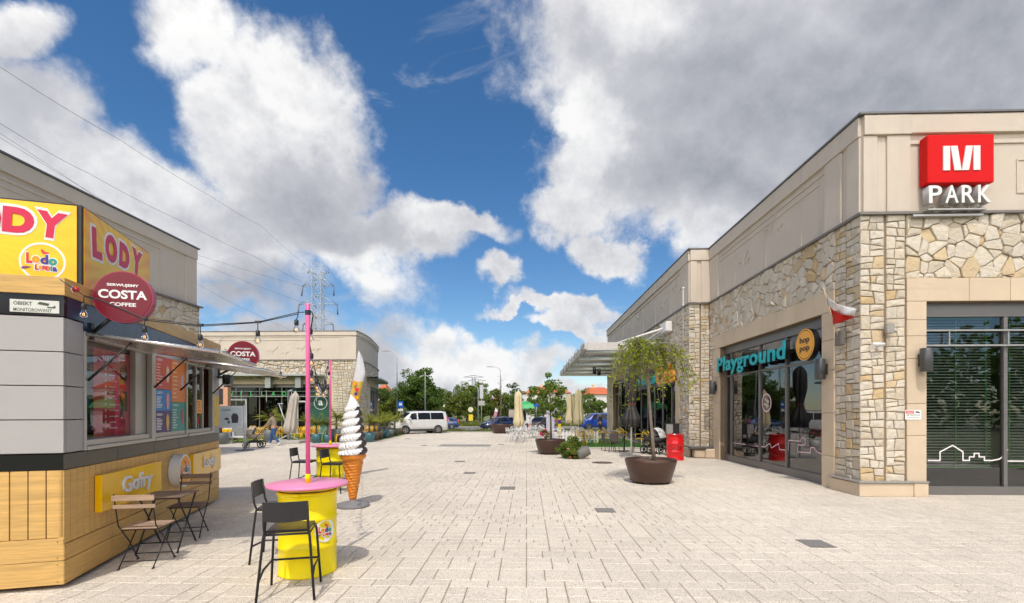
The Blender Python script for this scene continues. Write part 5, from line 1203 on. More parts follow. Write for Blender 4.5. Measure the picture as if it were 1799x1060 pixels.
    cloth([(1447, 507), (1456, 524), (1470, 534), (1486, 539), (1504, 543)], mid, mat('white flag stripe', (0.75, 0.75, 0.74), .8, transl=.25), 'white_stripe')
    cloth(mid, [(1464, 570), (1474, 568), (1484, 564), (1494, 561), (1499, 558)], mat('red flag stripe', (0.62, 0.03, 0.02), .8, transl=.25), 'red_stripe')
    # cameras
    s = thing('security_camera', 'white bullet camera on the corner pier', 'camera', onY(1540, 606, YF - .05)); b = MB(); b.tube([(-.16, -.10, 0), (.10, -.08, 0)], .035, 12); b.build('camera_body', M['white'], s); b = MB(); b.box(-.02, .04, -.06, .0, -.10, -.03); b.tube([(.02, -.03, -.05), (.05, -.08, -.02)], .02, 8); b.build('bracket', M['white'], s)
    s = thing('floodlight', 'small floodlight high on the corner pier', 'lamp', onY(1557, 580, YF - .05)); b = MB(); b.box(-.08, .08, -.14, -.05, -.09, .13, ch=.015); b.box(-.03, .03, -.05, .02, -.03, .03); b.build('housing', mat('grey housing', (.3, .28, .25), .5), s)
    s = thing('floodlight', 'small dark floodlight on the stone pier beside the flag', 'lamp', onX(1484, 590, X1 - .06)); b = MB(); b.box(-.16, -.05, -.1, .1, -.22, .1, ch=.015); b.box(-.05, .05, -.02, .02, -.05, 0); b.build('housing', mat('brown grey housing', (.16, .14, .12), .5), s)
    # monitored notice
    n0 = onY(1604, 729, YF - .055); s = thing('notice', 'small white camera warning notice with a red heading on the sandstone', 'notice', n0)
    FN = frame((0, -.004, 0), (1, 0, 0), (0, 0, 1)); b = MB(); b.prism(rect_pts(.33, .20), -.002, .002, FN); b.build('notice_plate', M['ywhite'], s)
    b = MB(); b.prism(rect_pts(.17, .06, (-.07, .055)), .002, .003, FN); b.build('notice_heading', M['logo_red'], s)
    text_obj('UWAGA!', 'notice_lettering', M['ywhite'], s, FN @ Matrix.Translation((-.07, .055, .003)), w=.14, h=.035, depth=.001); dk = mat('black print', (.02, .02, .02), .5, var=0)
    text_obj('OBIEKT MONITOROWANY', 'notice_lettering', dk, s, FN @ Matrix.Translation((0, -.005, .002)), w=.29, h=.028, depth=.001, bold=.01); text_obj('CAŁODOBOWO', 'notice_lettering', dk, s, FN @ Matrix.Translation((0, -.055, .002)), w=.24, h=.022, depth=.001)
    b = MB(); b.prism([(.04, .05), (.13, .03), (.14, .06), (.06, .08)], .002, .003, FN); b.build('notice_camera_symbol', dk, s)
    # box and tension arm over the café
    s = thing('awning_arm', 'white box on the wall with a long tension arm over the glass canopy', 'awning arm', (6.3, 21.3, 5.45)); b = MB(); b.box(-.30, -.002, -.25, .55, -.22, .22, ch=.03); b.build('housing', M['white'], s)
    b = MB(); b.tube([(-.2, .2, 0), (-2.6, 2.2, -.6)], .05, 8); b.tube([(-.2, .2, 0), (-.35, 16, -.62)], .03, 6); b.build('arm', M['white'], s)
    s = thing('roof_mast', 'thin white mast beside the stone step of the wall', 'mast', (6.28, 19.6, 0)); b = MB(); b.tube([(0, 0, 4.3), (0, 0, 6.7)], .018, 6); b.sphere((0, 0, 6.72), .05); b.build('pole', M['white'], s)
fittings()
def glass_canopy():
    x0, x1, y0, y1, zt = 2.62, 6.3, 22.0, 38.3, 4.90
    s = thing('glass_canopy', 'pale glass canopy with steel beams over the café terrace', 'canopy', ((x0 + x1) / 2, y0, 4.5)); inv = Matrix.Translation((-(x0 + x1) / 2, -y0, -4.5))
    b = MB(inv); b.box(x0 + .1, x1, y0, y0 + .12, zt - .36, zt, ch=.01); b.box(x0, x0 + .10, y0 - .1, y1, zt - .32, zt - .02, ch=.01); b.box(x0 + .1, x1, y1 - .1, y1, zt - .36, zt)
    b.build('edge_beam', mat('pale painted beam', (.52, .50, .47), .45, .2), s)
    for i in range(5):
        y = y0 + 3.2 * (i + .55)
        b = MB(inv); b.tube([(x0 + .25, y, zt - .30), (x1, y, zt - .26)], .09, 10); b.build('rafter', mat('grey rafter', (.48, .46, .42), .5, .2), s)
    gm = glassmat('frosted canopy glass', (.86, .90, .87), 1.45, .05, .15)
    for i in range(10):
        b = MB(inv); ya = y0 + .13 + i * 1.61; b.box(x0 + .12, x1 - .02, ya, ya + 1.58, zt - .2, zt - .185); b.build('glass_panel', gm, s)
    b = MB(inv); rnd = random.Random(9)
    for i in range(70):
        y = y0 + rnd.uniform(.2, 13); b.tube([(x0 - .03, y, zt + rnd.uniform(-.1, .1)), (x0 - .05, y + rnd.uniform(-.3, .3), zt - rnd.uniform(.2, .5))], .012, 4)
    b.build('fairy_light_wire', M['alul'], s)
    b = MB(inv); b.lathe([(.11, 0), (.11, .42)], 12, (4.0, 28.6, zt - .95)); b.build('lantern', M['blackp'], s); b = MB(inv); b.lathe([(.11, 0), (.11, .42)], 12, (4.5, 30.2, zt - .9)); b.build('lantern', M['blackp'], s)
glass_canopy()

# ------------------------------------------------------------------ vegetation
def leaf_mesh(name, P, S, m, parent, seed=0, asp=.55, up=.3):
    rs = np.random.RandomState(seed); n = len(P); P = np.asarray(P, float)
    S = np.broadcast_to(np.asarray(S, float), (n,)) * rs.uniform(.65, 1.3, n)
    a = rs.normal(size=(n, 3)); a[:, 2] *= .7; a /= np.linalg.norm(a, axis=1, keepdims=True) + 1e-9
    r = rs.normal(size=(n, 3)); r[:, 2] += up; b = np.cross(a, r); b /= np.linalg.norm(b, axis=1, keepdims=True) + 1e-9
    s = S[:, None]; c = np.cross(a, b)
    V = np.stack([P - a * s * .5, P + b * s * asp * .5 + c * s * .08, P + a * s * .5, P - b * s * asp * .5 + c * s * .08], 1).reshape(-1, 3)
    Fc = np.arange(n * 4).reshape(-1, 4)
    me = bpy.data.meshes.new(name); me.from_pydata(V.tolist(), [], Fc.tolist()); me.materials.append(m); me.update()
    o = bpy.data.objects.new(name, me); C.objects.link(o); o.parent = parent; return o
def clumps(rs, n, K, R_, c, shell=.5, cl=.22, flat=1.0, low=-1.0):
    """points in K clumps through an uneven crown"""
    R_ = np.asarray(R_, float); d = rs.normal(size=(K, 3)); d /= np.linalg.norm(d, axis=1, keepdims=True); d[:, 2] = np.maximum(d[:, 2], low)
    rad = rs.uniform(shell, 1.0, (K, 1)) ** .8 * rs.uniform(.82, 1.12, (K, 1)); cc = d * rad * R_ + np.asarray(c)
    k = rs.randint(0, K, n); sz = rs.uniform(.6, 1.35, K)[k][:, None]
    q = rs.normal(size=(n, 3)); q /= np.linalg.norm(q, axis=1, keepdims=True); q *= rs.uniform(.2, 1, (n, 1)) ** .5
    return cc[k] + q * cl * sz * R_.mean() * np.array([1, 1, .75]), cc
LM = dict(
    dark=leafmat('dark broad leaf', (0.06, 0.11, 0.018), (0.17, 0.26, 0.04)), mid=leafmat('mid green leaf', (0.075, 0.13, 0.018), (0.21, 0.30, 0.04)),
    olive=leafmat('olive green leaf', (0.08, 0.12, 0.015), (0.24, 0.27, 0.04)), lime=leafmat('young yellow green leaf', (0.13, 0.20, 0.015), (0.38, 0.42, 0.04), .5),
    palm=leafmat('palm frond green', (0.14, 0.21, 0.02), (0.46, 0.42, 0.07), .45), grass=leafmat('verge grass blade', (0.09, 0.13, 0.02), (0.26, 0.26, 0.06), .35))
M['bark'] = mat('grey brown bark', (0.21, 0.165, 0.125), .9, var=.3, scale=18, bump=.6, bscale=40)
M['barkd'] = mat('dark bark', (0.09, 0.07, 0.05), .9, var=.3, scale=14)
def tree(name, lab, p, h, rx, cz, rz, lm, seed, n=5000, leaf=.22, K=40, group='trees beyond the road', low=-.9, trunk=.14, z=0, ry=None):
    t = thing(name, lab, 'tree', (p.x, p.y, z), 0, group); rs = np.random.RandomState(seed)
    P, cc = clumps(rs, n, K, (rx, ry or rx, rz), (0, 0, cz), .35, .24, low=low)
    leaf_mesh('crown', P, leaf, LM[lm], t, seed)
    b = MB(); b.tube([(0, 0, 0), (.05, 0, cz * .4), (0, .03, cz), (0, 0, cz + rz * .6)], [trunk, trunk * .8, trunk * .5, trunk * .2], 8)
    for i in range(0, min(K, 14)):
        e = Vector(cc[i]); s_ = Vector((0, 0, max(.3, e.z * .55))); b.tube([s_, s_.lerp(e, .5) + Vector((0, 0, .15)), e], [trunk * .35, trunk * .2, trunk * .08], 5)
    b.build('trunk', M['barkd'], t); return t
def PW(px, d): p = D(px, 722, d); return p
def far_trees():
    tree('broadleaf_tree', 'large dark green broadleaf tree behind the white van', PW(736, 62), 7, 3.05, 3.75, 3.2, 'dark', 1, 16000, .28, 110)
    specs = [(678, 70, 1.7, 2.3, 1.9, 'mid', 'bushy green tree at the edge of the rounded café building'), (690, 62, 1.3, 1.6, 1.5, 'olive', 'olive shrub tree between the café building and the tall lamp'), (703, 80, 1.9, 3.2, 1.7, 'mid', 'green tree below the small red roof left of the van'),
             (668, 66, 1.4, 2.6, 2.0, 'dark', 'dark tree touching the café building corner'), (776, 75, 1.5, 2.3, 2.2, 'olive', 'first olive tree right of the large dark tree'), (790, 82, 2.3, 2.7, 2.4, 'mid', 'conical green tree second in the row right of the large tree'), (804, 74, 1.5, 2.4, 2.3, 'olive', 'pointed olive tree third in the roadside row'),
             (820, 80, 1.8, 3.0, 2.3, 'olive', 'tall olive green tree beside the lamp pair'), (833, 76, 1.6, 2.6, 2.5, 'mid', 'green tree in front of the far lattice masts'), (848, 78, 1.6, 2.4, 2.4, 'olive', 'rounded olive tree behind the parking sign posts'), (862, 84, 2.0, 2.6, 2.5, 'mid', 'dense green tree behind the dark blue estate car'),
             (876, 80, 1.7, 2.4, 2.3, 'olive', 'olive tree behind the second tall street lamp'), (893, 84, 1.9, 2.5, 2.4, 'dark', 'dark green tree left of the nearest cream parasol'), (905, 90, 1.4, 3.7, 2.4, 'dark', 'narrow dark tree rising behind the cream parasol'),
             (817, 120, 2.5, 5.6, 2.4, 'dark', 'dark rounded crown above the roadside row'), (842, 125, 2.9, 6.2, 2.6, 'mid', 'tall grey green crown above the roadside row beside the masts'), (1010, 95, 2.2, 2.3, 2.2, 'dark', 'dark green tree in front of the white villa'), (1038, 90, 1.8, 2.2, 2.0, 'mid', 'green conical tree below the villa windows'), (1054, 92, 1.8, 2.0, 1.9, 'olive', 'olive green tree at the café pillar'), (1028, 110, 2.0, 3.4, 2.5, 'dark', 'dark tree between the two red roofed villas'),
             (938, 88, 1.6, 2.6, 2.3, 'mid', 'green tree behind the green roofed booth'), (955, 96, 2.4, 2.4, 2.0, 'mid', 'green tree behind the potted trees'), (985, 92, 2.0, 2.0, 1.9, 'dark', 'dark tree behind the picket fence')]
    for i, (px, d, rx, cz, rz, lm, lab) in enumerate(specs): tree('roadside_tree', lab, PW(px, d), 0, rx * 1.25, cz * 1.12, rz * 1.22, lm, 10 + i, 3600, .27, 34)
    # distant wood
    rs = np.random.RandomState(77); n = 16000; x = rs.uniform(-80, 60, n); y = 170 + rs.uniform(-6, 10, n); hh = 4.2 + 2.2 * np.sin(x * .21) * np.sin(x * .043 + 1) + 1.2 * np.sin(x * .9); z = rs.uniform(0, 1, n) ** .7 * hh
    h_ = thing('distant_wood', None, None, (0, 0, 0)); bpy.data.objects.remove(h_)
    def wood2():
        r2 = np.random.RandomState(78); n = 14000; x = r2.uniform(-60, 60, n); y = -32 + r2.uniform(-5, 4, n); hh = 8 + 3 * np.sin(x * .21) * np.sin(x * .083 + 1) + 1.2 * np.sin(x * .9); z = r2.uniform(0, 1, n) ** .8 * hh
        tag(leaf_mesh('park_wood', np.stack([x, y, z], 1), .8, LM['dark'], None, 6, .8), 'leafy wood standing behind the viewer, mirrored in the shop glass', 'woodland', kind='stuff')
    wood2()
    o = leaf_mesh('distant_wood', np.stack([x, y, z], 1), .75, LM['dark'], None, 5, .8); tag(o, 'band of distant dark green woodland along the horizon', 'woodland', kind='stuff')
far_trees()
def verge():
    # road, verges, kerb
    b = MB(); b.poly([(-70, 43.5, -.006), (60, 43.5, -.006), (60, 52.5, -.006), (-70, 52.5, -.006)]); tag(b.build('road', mat('grey asphalt', (0.16, 0.155, 0.15), .9, var=.12, scale=2, bump=.3)), kind='structure')
    b = MB(); b.box(-24, 14.6, 40.42, 40.6, -.01, .06, ch=.01); b.box(-70, 60, 52.5, 52.7, -.01, .10, ch=.01); b.box(-70, 60, 43.3, 43.5, -.01, .10, ch=.01); tag(b.build('kerb', mat('grey kerb stone', (.36, .34, .32), .85)), kind='structure')
    rs = np.random.RandomState(3)
    def blades(n, x0, x1, y0, y1, h, seed, name, lab, lm='grass'):
        r = np.random.RandomState(seed); P = np.stack([r.uniform(x0, x1, n), r.uniform(y0, y1, n)], 1); k = r.uniform(.4, 1, n) * h * (0.6 + .5 * np.sin(P[:, 0] * 1.3) ** 2); w_ = .03 + .03 * r.uniform(size=n); dx = r.normal(size=n) * .1; ang = r.uniform(0, 3.14, n)
        V = np.zeros((n, 3, 3)); V[:, 0] = np.stack([P[:, 0] - w_ * np.cos(ang), P[:, 1] - w_ * np.sin(ang), 0 * k - .01], 1); V[:, 1] = np.stack([P[:, 0] + w_ * np.cos(ang), P[:, 1] + w_ * np.sin(ang), 0 * k - .01], 1); V[:, 2] = np.stack([P[:, 0] + dx, P[:, 1] + dx, k], 1)
        me = bpy.data.meshes.new(name); me.from_pydata(V.reshape(-1, 3).tolist(), [], np.arange(n * 3).reshape(-1, 3).tolist()); me.materials.append(LM[lm]); o = bpy.data.objects.new(name, me); C.objects.link(o); tag(o, lab, 'grass', kind='stuff')
    blades(9000, -20, 9, 40.6, 43.2, .28, 1, 'grass', 'yellow green grass strip between plaza and road')
    blades(14000, -26, 14, 53, 62, .75, 2, 'tall_grass', 'tall flowering grass on the far side of the road')
verge()

# ------------------------------------------------------------------ pots and potted trees
M['pot'] = mat('brown planter plastic', (0.062, 0.030, 0.020), .38, var=.08, spec=.5)
M['soil'] = mat('bark mulch', (0.13, 0.065, 0.035), .95, var=.5, scale=40, bump=1, bscale=60)
def planter(t, r=.63, h=.60, dz=.05):
    b = MB(); b.lathe([(r * .74, dz), (r * .78, dz + .01), (r * .93, h * .62), (r * .985, h - .10), (r * .985, h - .09), (r, h - .07), (r, h - .01), (r - .01, h), (r - .03, h), (r - .035, h - .08)], 56, cap=False); b.lathe([(.01, dz), (r * .74, dz)], 56, cap=False); b.build('pot', M['pot'], t)
    for i in range(4): a = math.pi / 4 + i * math.pi / 2 + .2; x, y = r * .62 * math.cos(a), r * .62 * math.sin(a); b = MB(); b.box(x - .05, x + .05, y - .05, y + .05, 0, dz + .005); b.build('pot_foot', M['pot'], t)
    b = MB(); n = 30; rnd = random.Random(8); b.lathe([(.01, h - .045), (r * .5, h - .05), (r - .036, h - .075)], 40, cap=False); b.build('soil', M['soil'], t)
def weeping(p, lab, H_=3.66, rad=1.06, drop=1.4, seed=3, lm='lime', nb=150, per=26, leaf=.085, pot=(.63, .60), lean=.1, name='potted_tree'):
    t = thing(name, lab, 'tree', p, 0, 'trees in round brown planters'); planter(t, *pot)
    rs = np.random.RandomState(seed); rnd = random.Random(seed); P = []; top = Vector((-lean, 0, H_ - .25))
    b = MB(); b.tube([(.08, 0, pot[1] - .08), (.06, .01, 1.0), (.0, .02, 1.7), (-lean * .6, 0, 2.4), top], [.055, .042, .036, .036, .03], 10); b.build('trunk', M['bark'], t)
    b = MB()
    for i in range(nb):
        a = rnd.uniform(0, 2 * math.pi); ro = rad * rnd.uniform(.25, 1.0) * (1 + .20 * math.sin(a * 3 + seed) + .12 * math.sin(a * 5)); hh = rnd.uniform(-.15, .42); dr = drop * rnd.uniform(.12, 1.0) * (.45 + .55 * ro / rad) * (1 + .35 * math.sin(a * 4 + 1))
        c0 = top + Vector((0, 0, rnd.uniform(-.25, .1))); mid = top + Vector((math.cos(a) * ro * .55, math.sin(a) * ro * .55, hh)); e1 = top + Vector((math.cos(a) * ro, math.sin(a) * ro, hh * .3 - .2)); e2 = e1 + Vector((math.cos(a + .5) * .08, math.sin(a + .5) * .08, -dr))
        pts = []
        for k in range(9):
            u = k / 8; q1 = c0.lerp(mid, u); q2 = mid.lerp(e1, u); q3 = e1.lerp(e2, u); r1 = q1.lerp(q2, u); r2 = q2.lerp(q3, u); pts.append(r1.lerp(r2, u))
        pts = [q + Vector((rnd.gauss(0, .015), rnd.gauss(0, .015), rnd.gauss(0, .012))) for q in pts]
        b.tube(pts, [.012, .010, .009, .008, .007, .006, .005, .004, .003], 4, cap=False)
        for j in range(per):
            u = rnd.uniform(.15, 1) * 8; k = min(7, int(u)); q = pts[k].lerp(pts[k + 1], u - k); P.append((q.x + rnd.gauss(0, .06), q.y + rnd.gauss(0, .06), q.z + rnd.gauss(0, .05)))
    b.build('branch', M['bark'], t)
    leaf_mesh('crown', P, leaf, LM[lm], t, seed, .62); return t
weeping(G(1143, 848), 'weeping tree in the nearest large brown planter', nb=135, per=24)
def young_tree():
    t = thing('potted_tree', 'sparse upright young tree in the middle brown planter', 'tree', CW(1.60, 20.2), 0, 'trees in round brown planters'); planter(t, .63, .62); rs = np.random.RandomState(16)
    b = MB(); b.tube([(.03, 0, .54), (.02, .01, 1.3), (0, .02, 2.2), (-.02, 0, 3.0)], [.05, .038, .03, .012], 8)
    P, cc = clumps(rs, 1500, 34, (.86, .80, 1.05), (-.05, 0, 2.35), .45, .24)
    for i in range(0, 34): e = Vector(cc[i]); z0 = max(1.3, min(2.9, e.z - .1)); b.tube([(0, 0, z0), Vector((0, 0, z0)).lerp(e, .55) + Vector((0, 0, .16)), e], [.012, .009, .004], 5)
    b.build('trunk', M['bark'], t); leaf_mesh('crown', P, .13, LM['mid'], t, 16, .7)
young_tree()
def stake_pot():
    t = thing('potted_tree', 'bare staked sapling in the farthest brown planter near the cars', 'tree', G(880, 761.5), 0, 'trees in round brown planters'); planter(t, .82, .72)
    b = MB(); b.tube([(0, 0, .6), (.02, 0, 3.0), (0, .03, 4.6)], [.04, .03, .015], 8); b.tube([(-.55, 0, .5), (-.55, 0, 1.5)], .025, 6); b.build('trunk', M['bark'], t)
    rs = np.random.RandomState(1); leaf_mesh('crown', np.stack([rs.normal(0, .22, 50), rs.normal(0, .22, 50), rs.uniform(3.2, 4.6, 50)], 1), .09, LM['mid'], t, 1)
stake_pot()
def fallen_pot():
    p = G(1003, 806); t = thing('potted_plant', 'bushy green plant with a few orange flowers spilling from a tipped grey pot', 'plant', p)
    b = MB(Matrix.Translation((.42, -.02, .23)) @ Matrix.Rotation(R(68), 4, 'Y') @ Matrix.Translation((0, 0, -.05))); b.lathe([(.10, .34), (.17, .33), (.20, .2), (.235, -.1), (.245, -.14), (.23, -.16), (.21, -.1)], 32, cap=False); b.lathe([(.01, .345), (.12, .34)], 24); b.build('pot', mat('grey stone pot', (.15, .145, .13), .7, bump=.2), t)
    rs = np.random.RandomState(4); P, c = clumps(rs, 4600, 50, (.48, .38, .40), (0, 0, .38), .4, .3, low=-.8); P[:, 2] = np.abs(P[:, 2]); leaf_mesh('foliage', P, .085, LM['mid'], t, 4)
    P, c = clumps(rs, 40, 14, (.42, .34, .32), (0, -.1, .34), .8, .1); P[:, 2] = np.abs(P[:, 2]); leaf_mesh('flower', P, .05, mat('orange blossom', (.75, .2, .08), .6, var=.2), t, 9, .9)
fallen_pot()
def palm_pot(p, h, lab, seed, potm, pr=.26, ph=.45, nf=16):
    t = thing('potted_plant', lab, 'plant', p, 0, 'potted palms lining the café terrace'); rnd = random.Random(seed)
    b = MB(); b.lathe([(pr * .78, 0), (pr * .95, ph * .6), (pr, ph), (pr * .9, ph), (pr * .88, ph - .04), (.01, ph - .05)], 20); b.build('pot', potm, t)
    b = MB(); sh = h * .28; b.tube([(0, 0, ph - .05), (0, 0, ph + sh)], [.07, .05], 8); b.build('stem', M['bark'], t); V = []; Fc = []
    for i in range(nf):
        a = rnd.uniform(0, 6.28); el = rnd.uniform(.35, 1.35); L_ = (h - ph - sh) * rnd.uniform(.8, 1.15); pr_ = None; hd = Vector((math.cos(a), math.sin(a), 0))
        for k in range(11):
            u = k / 10; q = Vector((0, 0, ph + sh)) + hd * (L_ * u * math.cos(el) * (1 + .2 * u)) + Vector((0, 0, L_ * (u * math.sin(el) - .55 * u * u * math.cos(el)))); sd = Vector((-hd.y, hd.x, 0)); ll = L_ * .34 * math.sin(math.pi * min(1, .15 + u * .85))
            for sg in (-1, 1):
                tip = q + sd * sg * ll * .8 + hd * ll * .55 + Vector((0, 0, -ll * .25)); w_ = .042; n0 = len(V); V += [q - hd * w_, q + hd * w_, tip + hd * w_ * .3]; Fc.append((n0, n0 + 1, n0 + 2))
            if pr_ is not None: n0 = len(V); V += [pr_ - sd * .006, pr_ + sd * .006, q + sd * .006, q - sd * .006]; Fc.append((n0, n0 + 1, n0 + 2, n0 + 3))
            pr_ = q
    me = bpy.data.meshes.new('frond'); me.from_pydata([tuple(v) for v in V], [], Fc); me.materials.append(LM['palm']); o = bpy.data.objects.new('frond', me); C.objects.link(o); o.parent = t; return t
# ------------------------------------------------------------------ vehicles
M['tyre'] = mat('tyre rubber', (0.02, 0.02, 0.02), .8); M['rim'] = mat('alloy wheel', (0.45, 0.45, 0.45), .3, .8, var=.03); M['cglass'] = mat('tinted car glass', (0.008, 0.009, 0.010), .12, var=0, spec=.35)
M['lampg'] = mat('headlamp glass', (0.55, 0.57, 0.6), .08, .3, var=0)
M['trim'] = mat('black car trim', (0.03, 0.03, 0.032), .5)
def vehicle(name, lab, cat, loc, rot, sc, paint, st, wheels, wr, side_win, shield, rear, group=None, lower=None, rails=False, grille=True):
    """body lofted over stations (x, zlow, zbelt, ztop, wlow, wbelt, wtop); windows laid 4 mm proud"""
    t = thing(name, lab, cat, loc, rot, group); t.scale = (sc,) * 3
    def ring(s_):
        x, zl, zb, zt, wl, wb, wt = s_; zm = zl + (zb - zl) * .45; r = min(.09, (zt - zb) * .4 + .01)
        h = [(-wl * .9, zl), (-wl, zl + .06), (-wb, zm), (-wb * .985, zb), (-wt, zt - r), (-wt + r * 1.1, zt - .012), (-wt * .4, zt + .012)]
        return [(x, y, z) for y, z in h] + [(x, -y, z) for y, z in h[::-1]]
    b = MB(); prev = None
    for s_ in st:
        cur = [b.pt(p) for p in ring(s_)]
        if prev:
            n = len(cur)
            for k in range(n - 1): b.face((prev[k], cur[k], cur[k + 1], prev[k + 1]), True)
            b.face((prev[n - 1], cur[n - 1], cur[0], prev[0]))
        else: b.face(cur)
        prev = cur
    b.face(prev[::-1]); bo = b.build('body', paint, t)
    def at(x):
        for a, c_ in zip(st[:-1], st[1:]):
            if min(a[0], c_[0]) <= x <= max(a[0], c_[0]):
                u = (x - a[0]) / (c_[0] - a[0] + 1e-9); return [a[i] + (c_[i] - a[i]) * u for i in range(7)]
        return list(st[-1])
    def sidept(x, f, sg, off=.006):     # f: 0 at the belt, 1 at the roof edge
        s_ = at(x); r = min(.09, (s_[3] - s_[2]) * .4 + .01); z = s_[2] + (s_[3] - r - s_[2]) * f; y = s_[5] * .985 + (s_[6] - s_[5] * .985) * f; return (x, sg * (y + off), z)
    for sg in (-1, 1):
        for (xa, xb, xc, xd) in side_win:      # bottom-front, bottom-rear, top-rear, top-front
            g = MB(); n = 6
            for i in range(n):
                u0, u1 = i / n, (i + 1) / n; lb = lambda u: xa + (xb - xa) * u; lt = lambda u: xd + (xc - xd) * u
                q = [sidept(lb(u0), .06, sg), sidept(lb(u1), .06, sg), sidept(lt(u1), .93, sg), sidept(lt(u0), .93, sg)]; g.poly(q if sg < 0 else q[::-1])
            g.build('side_window', M['cglass'], t)
    (x0, x1) = shield; a, c_ = at(x0), at(x1); g = MB()
    def dir_(p, q): v = Vector((q[0] - p[0], 0, q[3] - p[3])); n_ = Vector((v.z, 0, -v.x)).normalized(); return n_ if n_.z > 0 else -n_
    n_ = dir_(a, c_) * .022; g.poly([(a[0] + n_.x, -a[6] * .86, a[3] + n_.z), (a[0] + n_.x, a[6] * .86, a[3] + n_.z), (c_[0] + n_.x, c_[6] * .86, c_[3] + n_.z), (c_[0] + n_.x, -c_[6] * .86, c_[3] + n_.z)]); g.build('windscreen', M['cglass'], t)
    (x0, x1) = rear; a, c_ = at(x0), at(x1); n_ = dir_(a, c_) * .022; g = MB(); g.poly([(a[0] + n_.x, -a[6] * .85, a[3] + n_.z), (a[0] + n_.x, a[6] * .85, a[3] + n_.z), (c_[0] + n_.x, c_[6] * .85, c_[3] + n_.z), (c_[0] + n_.x, -c_[6] * .85, c_[3] + n_.z)]); g.build('rear_window', M['cglass'], t)
    fx = st[0][0]; wf = st[0][5]
    if grille:
        g = MB(); f1 = st[1]; z0 = st[0][1]; zt = st[0][3]
        g.box(fx - .05, fx + .02, -wf * .62, wf * .62, zt - .20, zt - .05, ch=.01); g.box(fx - .05, fx + .025, -wf * .9, wf * .9, z0 + .12, z0 + .26, ch=.01); g.build('grille', M['trim'], t)
        for sg in (-1, 1):
            g = MB(); g.box(fx - .22, fx + .012, sg * wf * .66 - .0 if sg > 0 else -wf * 1.0, wf * 1.0 if sg > 0 else -wf * .66, zt - .21, zt - .04, ch=.03); g.build('headlight', M['lampg'], t)
    for x in wheels:
        W_ = at(x)
        for sg in (-1, 1):
            g = MB(Matrix.Translation((x, sg * (W_[5] - .035), wr)) @ Matrix.Rotation(R(90) * -sg, 4, 'X')); g.lathe([(wr + .075, 0), (wr + .075, .045), (wr - .02, .05)], 28); g.build('wheel_arch', M['trim'], t)
            g = MB(Matrix.Translation((x, sg * (W_[5] - .16), wr)) @ Matrix.Rotation(R(90) * -sg, 4, 'X')); g.lathe([(wr * .6, 0), (wr, .01), (wr, .17), (wr * .94, .20), (wr * .68, .205)], 28); wo = g.build('wheel', M['tyre'], t)
            g = MB(Matrix.Translation((x, sg * (W_[5] + .043), wr)) @ Matrix.Rotation(R(90) * -sg, 4, 'X')); annulus(g, wr * .60, wr * .68, 0, .012, 28)
            for k in range(5): a_ = k * 2 * math.pi / 5; c2, s2 = math.cos(a_), math.sin(a_); g.prism([(c2 * .03 - s2 * .045, s2 * .03 + c2 * .045), (c2 * .03 + s2 * .045, s2 * .03 - c2 * .045), (c2 * wr * .62 + s2 * .035, s2 * wr * .62 - c2 * .035), (c2 * wr * .62 - s2 * .035, s2 * wr * .62 + c2 * .035)], 0, .012)
            g.build('rim', M['rim'], wo)
    if lower:
        g = MB(); xs = sorted(wheels); e = wr + .08
        for sg in (-1, 1):
            y = st[len(st) // 2][5]; g.box(xs[0] + e, xs[-1] - e, sg * y - (.03 if sg > 0 else .012), sg * y + (.012 if sg > 0 else .03), lower[0], lower[1], ch=.005)
        g.build('sill_trim', M['trim'], t)
    for sg in (-1, 1):
        x = side_win[0][0] - .12; W_ = at(x); g = MB(); g.box(x - .09, x + .05, sg * (W_[5] + .10) - .09, sg * (W_[5] + .10) + .09, W_[2] + .02, W_[2] + .22, ch=.03); g.tube([(x, sg * W_[5] * .95, W_[2] + .04), (x, sg * (W_[5] + .06), W_[2] + .08)], .03, 6); g.build('mirror', paint, t)
    if rails:
        g = MB(); 
        for sg in (-1, 1): g.tube([(.8, sg * .62, st[4][3] + .02), (.7, sg * .62, st[4][3] + .07), (-1.5, sg * .62, st[4][3] + .07), (-1.6, sg * .62, st[4][3] + .02)], .02, 6)
        g.build('roof_rail', M['trim'], t)
    rs_ = st[-1]
    for sg in (-1, 1):
        g = MB(); g.box(rs_[0] - .012, rs_[0] + .10, sg * rs_[5] - .07, sg * rs_[5] + .01 * sg + (.0 if sg < 0 else .0) + .03, rs_[2] - .12, rs_[2] + .30, ch=.01); g.build('tail_light', M['logo_red'], t)
    return t
VAN = [(2.45, .26, .80, .98, .78, .80, .72), (2.38, .24, .90, 1.06, .86, .90, .84), (1.72, .24, 1.16, 1.26, .90, .95, .86), (.92, .24, 1.20, 1.90, .90, .95, .74), (.5, .24, 1.20, 1.96, .90, .95, .76), (-1.9, .24, 1.20, 1.97, .90, .95, .77), (-2.28, .26, 1.20, 1.93, .88, .94, .76), (-2.42, .30, 1.16, 1.40, .85, .91, .85)]
CAR = [(2.15, .28, .55, .68, .70, .74, .66), (2.05, .22, .62, .76, .80, .84, .76), (1.15, .22, .88, .96, .84, .88, .76), (.35, .22, .93, 1.40, .84, .89, .60), (-.2, .22, .94, 1.46, .84, .89, .62), (-1.3, .22, .95, 1.42, .84, .88, .60), (-1.95, .24, .95, 1.16, .82, .86, .62), (-2.12, .30, .90, .98, .78, .80, .66)]
cp = lambda n, c: mat(n, c, .25, .0, var=.02, coat=.8)
